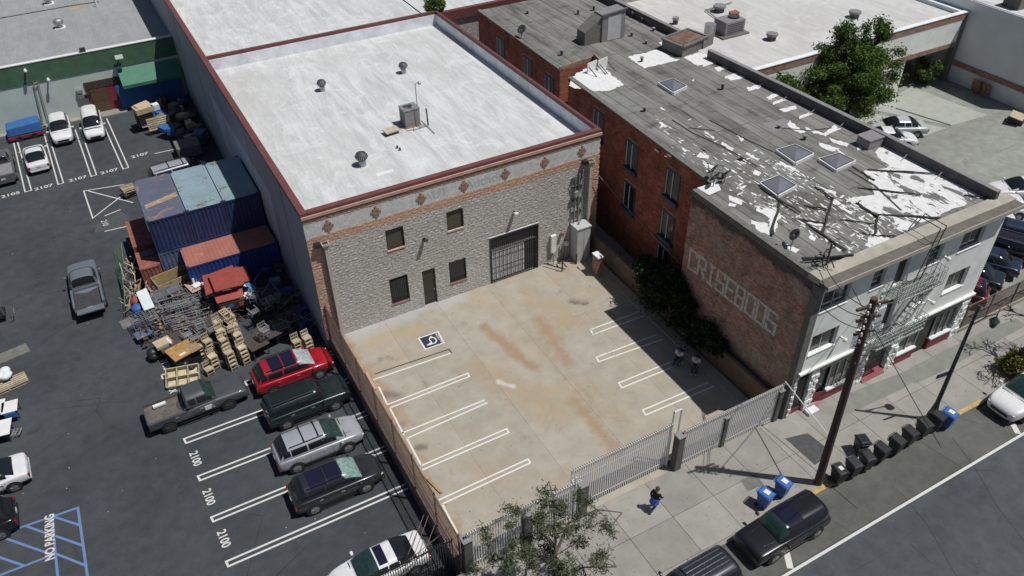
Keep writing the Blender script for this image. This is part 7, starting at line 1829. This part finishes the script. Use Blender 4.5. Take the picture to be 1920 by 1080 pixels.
t = boxthing('grey_mat', 'worn grey board flat on the asphalt beside the wire trolley', 'board', P(243, 605, ZL + .04), (1.1, 1.0, .08), 8, 'stone_grey')
sc = MB(); sb = MB(); sw = MB()
for k in range(420):
    px = rn.uniform(262, 470); py = 640 - (px - 262) * .27 + rn.uniform(-75, 8)
    if 375 < px < 470 and py < 570 : continue
    p = P(px, py, ZL + rn.uniform(.1, .9)); a = rn.uniform(0, 3.14); l = rn.uniform(.1, .45); d = Vector((math.cos(a) * l, math.sin(a) * l, rn.uniform(-.15, .15)))
    if k % 4 == 0: sb.obox(p, (rn.uniform(.08, .35), rn.uniform(.08, .3), rn.uniform(.04, .2)), a, rn.uniform(-.4, .4))
    elif k % 4 == 1: sw.obox(p, (rn.uniform(.06, .25), rn.uniform(.05, .2), rn.uniform(.03, .1)), a, rn.uniform(-.5, .5))
    else: sc.bar(p - d, p + d, rn.uniform(.02, .05))
for mbs, nm, mt, lb in ((sc, 'scrap_metal', 'rusty_iron', 'tangle of small grey metal scraps between the racks'), (sb, 'scrap_pieces', 'wood_dark', 'dark broken pieces strewn among the racks'), (sw, 'scrap_wood', 'wood_mid', 'small brown bits strewn among the racks')):
    mbs.build(nm, mt, kind='stuff')['label'] = lb
# shade strip by the wall
t = thing('shade_heap', 'heap of blue and dark metal goods in the shade under the warehouse wall', 'heap', (-2.4, 6.5, ZL))
for k in range(70):
    y = rn.uniform(1.5, 9.2); x = rn.uniform(-3.4 + (9 - y) * .08, -1.0); z = ZL + rn.uniform(.2, 1.3)
    if k % 3 == 0: MB().obox((x, y, z), (rn.uniform(.3, .8), rn.uniform(.3, .7), rn.uniform(.1, .5)), R_(rn.uniform(0, 180)), R_(rn.uniform(-20, 20))).build('box', rn.choice(['blue_grey_wall', 'container_bright', 'steel_dark', 'stone_grey', 'steel_dark']), t)
    else: a = Vector((rn.uniform(-1, 1), rn.uniform(-1, 1), rn.uniform(-.6, .6))) * .6; MB().bar((x - a.x, y - a.y, z - a.z), (x + a.x, y + a.y, z + a.z), .04).build('bar', rn.choice(['grey_metal', 'grey_metal', 'steel_dark']), t)
for i in range(6):
    rk.put((-2.9 + (i % 3) * .95, 2.6 + 2.6 * (i // 3) + .4 * (i % 2), ZL), R_(10 * i), 'dark metal rack in the wall shade, %s' % (['nearest the red car', 'behind the lit chair stacks', 'against the warehouse wall', 'beside the shaded heap', 'near the low blue container', 'deepest in the shade'][i]), 'metal racks crowded in the yard')
# goods under the awning
t = meta(MB().box(-7.0, -1.2, YC - .6, YC - .5, ZL, 1.6).build('blue_tarp', 'tarp_blue'), 'blue tarp hanging below the green awning', 'tarp')
t = thing('shade_goods', 'dark clutter of boxes and racks in the shade by the green awning', 'clutter', (-3, 39, ZL))
for k in range(34):
    x = rn.uniform(-4.6, -1.2); y = rn.uniform(32, 42); MB().obox((x, y, ZL + rn.uniform(.2, .9)), (rn.uniform(.3, 1.2), rn.uniform(.3, 1.1), rn.uniform(.3, 1.1)), R_(rn.uniform(0, 90)), R_(rn.uniform(-12, 12))).build('box', rn.choice(['steel_dark', 'blue_grey_wall', 'stone_grey', 'tarp_blue', 'cardboard']), t)
t = thing('dark_cart', 'dark green covered cart in the shade behind the silver minivan', 'cart', (-3, 31, ZL)); MB().box(-4.2, -2.2, 29.6, 31.4, ZL + .25, ZL + 1.2).build('body', 'stone_grey', t, bevel=.05)
for y in (29.9, 31.1): MB().cyl((-4.25, y, ZL + .25), (-4.1, y, ZL + .25), .25, n=12).build('wheel', 'rubber', t)
# blue tarped trailer
c = P(43, 240, 0); t = thing('tarped_trailer', 'trailer heaped under a bright blue tarp by the pale wall', 'trailer', (-15.3, 41.6, ZL))
F_ = Matrix.Translation(Vector((-15.55, 41.9, ZL))) @ Matrix.Rotation(R_(2), 4, 'Z')
MB(F_).add([(-1.5,-.85,.5),(1.5,-.85,.5),(1.5,.85,.5),(-1.5,.85,.5),(-1.4,-.75,1.35),(1.4,-.7,1.45),(1.35,.7,1.5),(-1.3,.75,1.35)], [(0,3,2,1),(4,5,6,7),(0,1,5,4),(1,2,6,5),(2,3,7,6),(3,0,4,7)]).build('tarp', 'tarp_blue', t, bevel=.12, seg=2)
MB(F_).box(-1.5, 1.5, -.95, -.8, .25, .5).build('bed', 'maroon', t); MB(F_).cyl((-.6, -.95, .25), (-.6, -.75, .25), .26, n=12).build('wheel', 'rubber', t); MB(F_).cyl((.6, -.95, .25), (.6, -.75, .25), .26, n=12).build('wheel', 'rubber', t)
t = meta(MB().bar(P(12, 265, ZL + .07), P(47, 258, ZL + .07), .2, .14).build('wheel_stop', 'sidewalk_concrete'), 'pale concrete wheel stop in front of the blue-tarped trailer', 'wheel stop')
t = thing('clutter_pots', 'small white pots and pipes beside the blue-tarped trailer', 'pots', P(85, 235, ZL))
for k in range(9): p = P(78 + rn.uniform(0, 12), 222 + rn.uniform(0, 22), ZL); MB().cyl(p, p + Vector((0, 0, rn.uniform(.2, .6))), .12, n=8).build('pot', rn.choice(['plastic_white', 'pipe_grey', 'wood_mid']), t)
# left edge goods
t = thing('hand_cart', 'black hand cart with a handle at the left edge of the lot', 'cart', P(10, 600, ZL)); c = P(4, 598, ZL)
MB(Matrix.Translation(c)).box(-1.4, .35, -.5, .6, .35, .55).build('deck', 'black_metal', t); MB(Matrix.Translation(c)).bar((.3, -.4, .5), (.3, -.4, 1.3), .04).bar((.3, .5, .5), (.3, .5, 1.3), .04).bar((.3, -.4, 1.3), (.3, .5, 1.3), .04).build('handle', 'galvanised', t)
for y in (-.4, .5): MB(Matrix.Translation(c)).cyl((0, y, .18), (0, y + .08, .18), .18, n=12).build('wheel', 'rubber', t)
MB(Matrix.Translation(c)).bar((.5, -.7, .05), (.95, -.8, .75), .05).bar((.5, -.2, .05), (.95, -.3, .75), .05).bar((.95, -.8, .75), (.95, -.3, .75), .04).build('prop', 'galvanised', t)
p = P(12, 670, ZL + .1); t = boxthing('grey_boards', 'stack of weathered grey boards at the left edge', 'boards', p, (2.6, 1.0, .2), 12, 'stone_grey')
p = P(10, 705, ZL + .4); t = thing('wrapped_bundle', 'plastic-wrapped blue-white bundle on a pale pallet at the left edge', 'bundle', p); pallet('pale pallet under the wrapped bundle at the left edge', P(14, 722, ZL + .12), 2.2, 1.1, 6, 12, 0, 'wood_pale')
for k in range(7): MB().sph(p + Vector((rn.uniform(-.9, .5), rn.uniform(-.3, .3), rn.uniform(-.1, .2))), .33, 9, 6, .6).build('wrap', rn.choice(['plastic_white', 'stucco_grey', 'cabinet']), t, smooth=True)
def ltable(label, px, py, w, d, rz, h, top): 
    return table(label, px, py, w, d, rz, h, top)
ltable('small white table at the left edge with a printed top', 17, 762, .85, 1.0, -5, .75, 'plastic_white'); ltable('white table cut off by the left edge below the printed one', -10, 805, 1.6, 1.3, -8, .75, 'plastic_white'); ltable('white table cut off by the left edge beside the printed one', -14, 765, 1.2, 1.2, -8, .75, 'plastic_white')
t = thing('blue_chair', 'blue plastic chair tucked under the small printed table', 'chair', P(25, 785, ZL)); c = P(27, 786, ZL)
MB(Matrix.Translation(c)).box(-.28, .3, -.28, .25, .38, .43).build('seat', 'plastic_blue', t, bevel=.02); MB(Matrix.Translation(c)).box(-.28, .3, -.34, -.28, .38, .8).build('backrest', 'plastic_blue', t, bevel=.02)
for x in (-.24, .24):
    for y in (-.24, .22): MB(Matrix.Translation(c)).bar((x, y, 0), (x, y, .38), .04).build('leg', 'plastic_blue', t)
mc.put(P(12, 818, ZL), 0, 'grey metal chair on its side below the white tables at the left edge', 'metal chairs in the yard', rot=(R_(90), 0, R_(70)))
t = boxthing('junk_heap_base', 'brown rubbish heap at the right edge of the rear yard', 'heap', P(1908, 222, .3), (1.6, 1.2, .6), 20, 'wood_dark'); MB().obox(P(1908, 217, .7), (1.5, 1.1, .08), R_(25), R_(10)).build('board', 'wood_pale', t)
# litter and leaves on the lot
lt_ = MB()
for k in range(160):
    x = rn.uniform(.2, 17.5); y = rn.uniform(-18.3, -.4); s = rn.uniform(.015, .05)
    if k % 3 == 0: x = rn.uniform(15.5, 17.6)
    lt_.obox((x, y, .012), (s, s * 1.5, .01), rn.uniform(0, 3))
for k in range(120): s = rn.uniform(.015, .045); lt_.obox((rn.uniform(0, 32), rn.uniform(-23.1, -18.9), .012), (s, s * 1.4, .01), rn.uniform(0, 3))
lt_.build('litter', 'wood_mid', kind='stuff')['label'] = 'small scattered litter on the concrete'
l2 = MB()
for k in range(50): s = rn.uniform(.012, .035); l2.obox((rn.uniform(-19, -1.8), rn.uniform(-16, 32), ZL + .012), (s, s * 1.4, .01), rn.uniform(0, 3))
l2.build('litter', 'paper', kind='stuff')['label'] = 'pale scraps scattered on the dark asphalt'
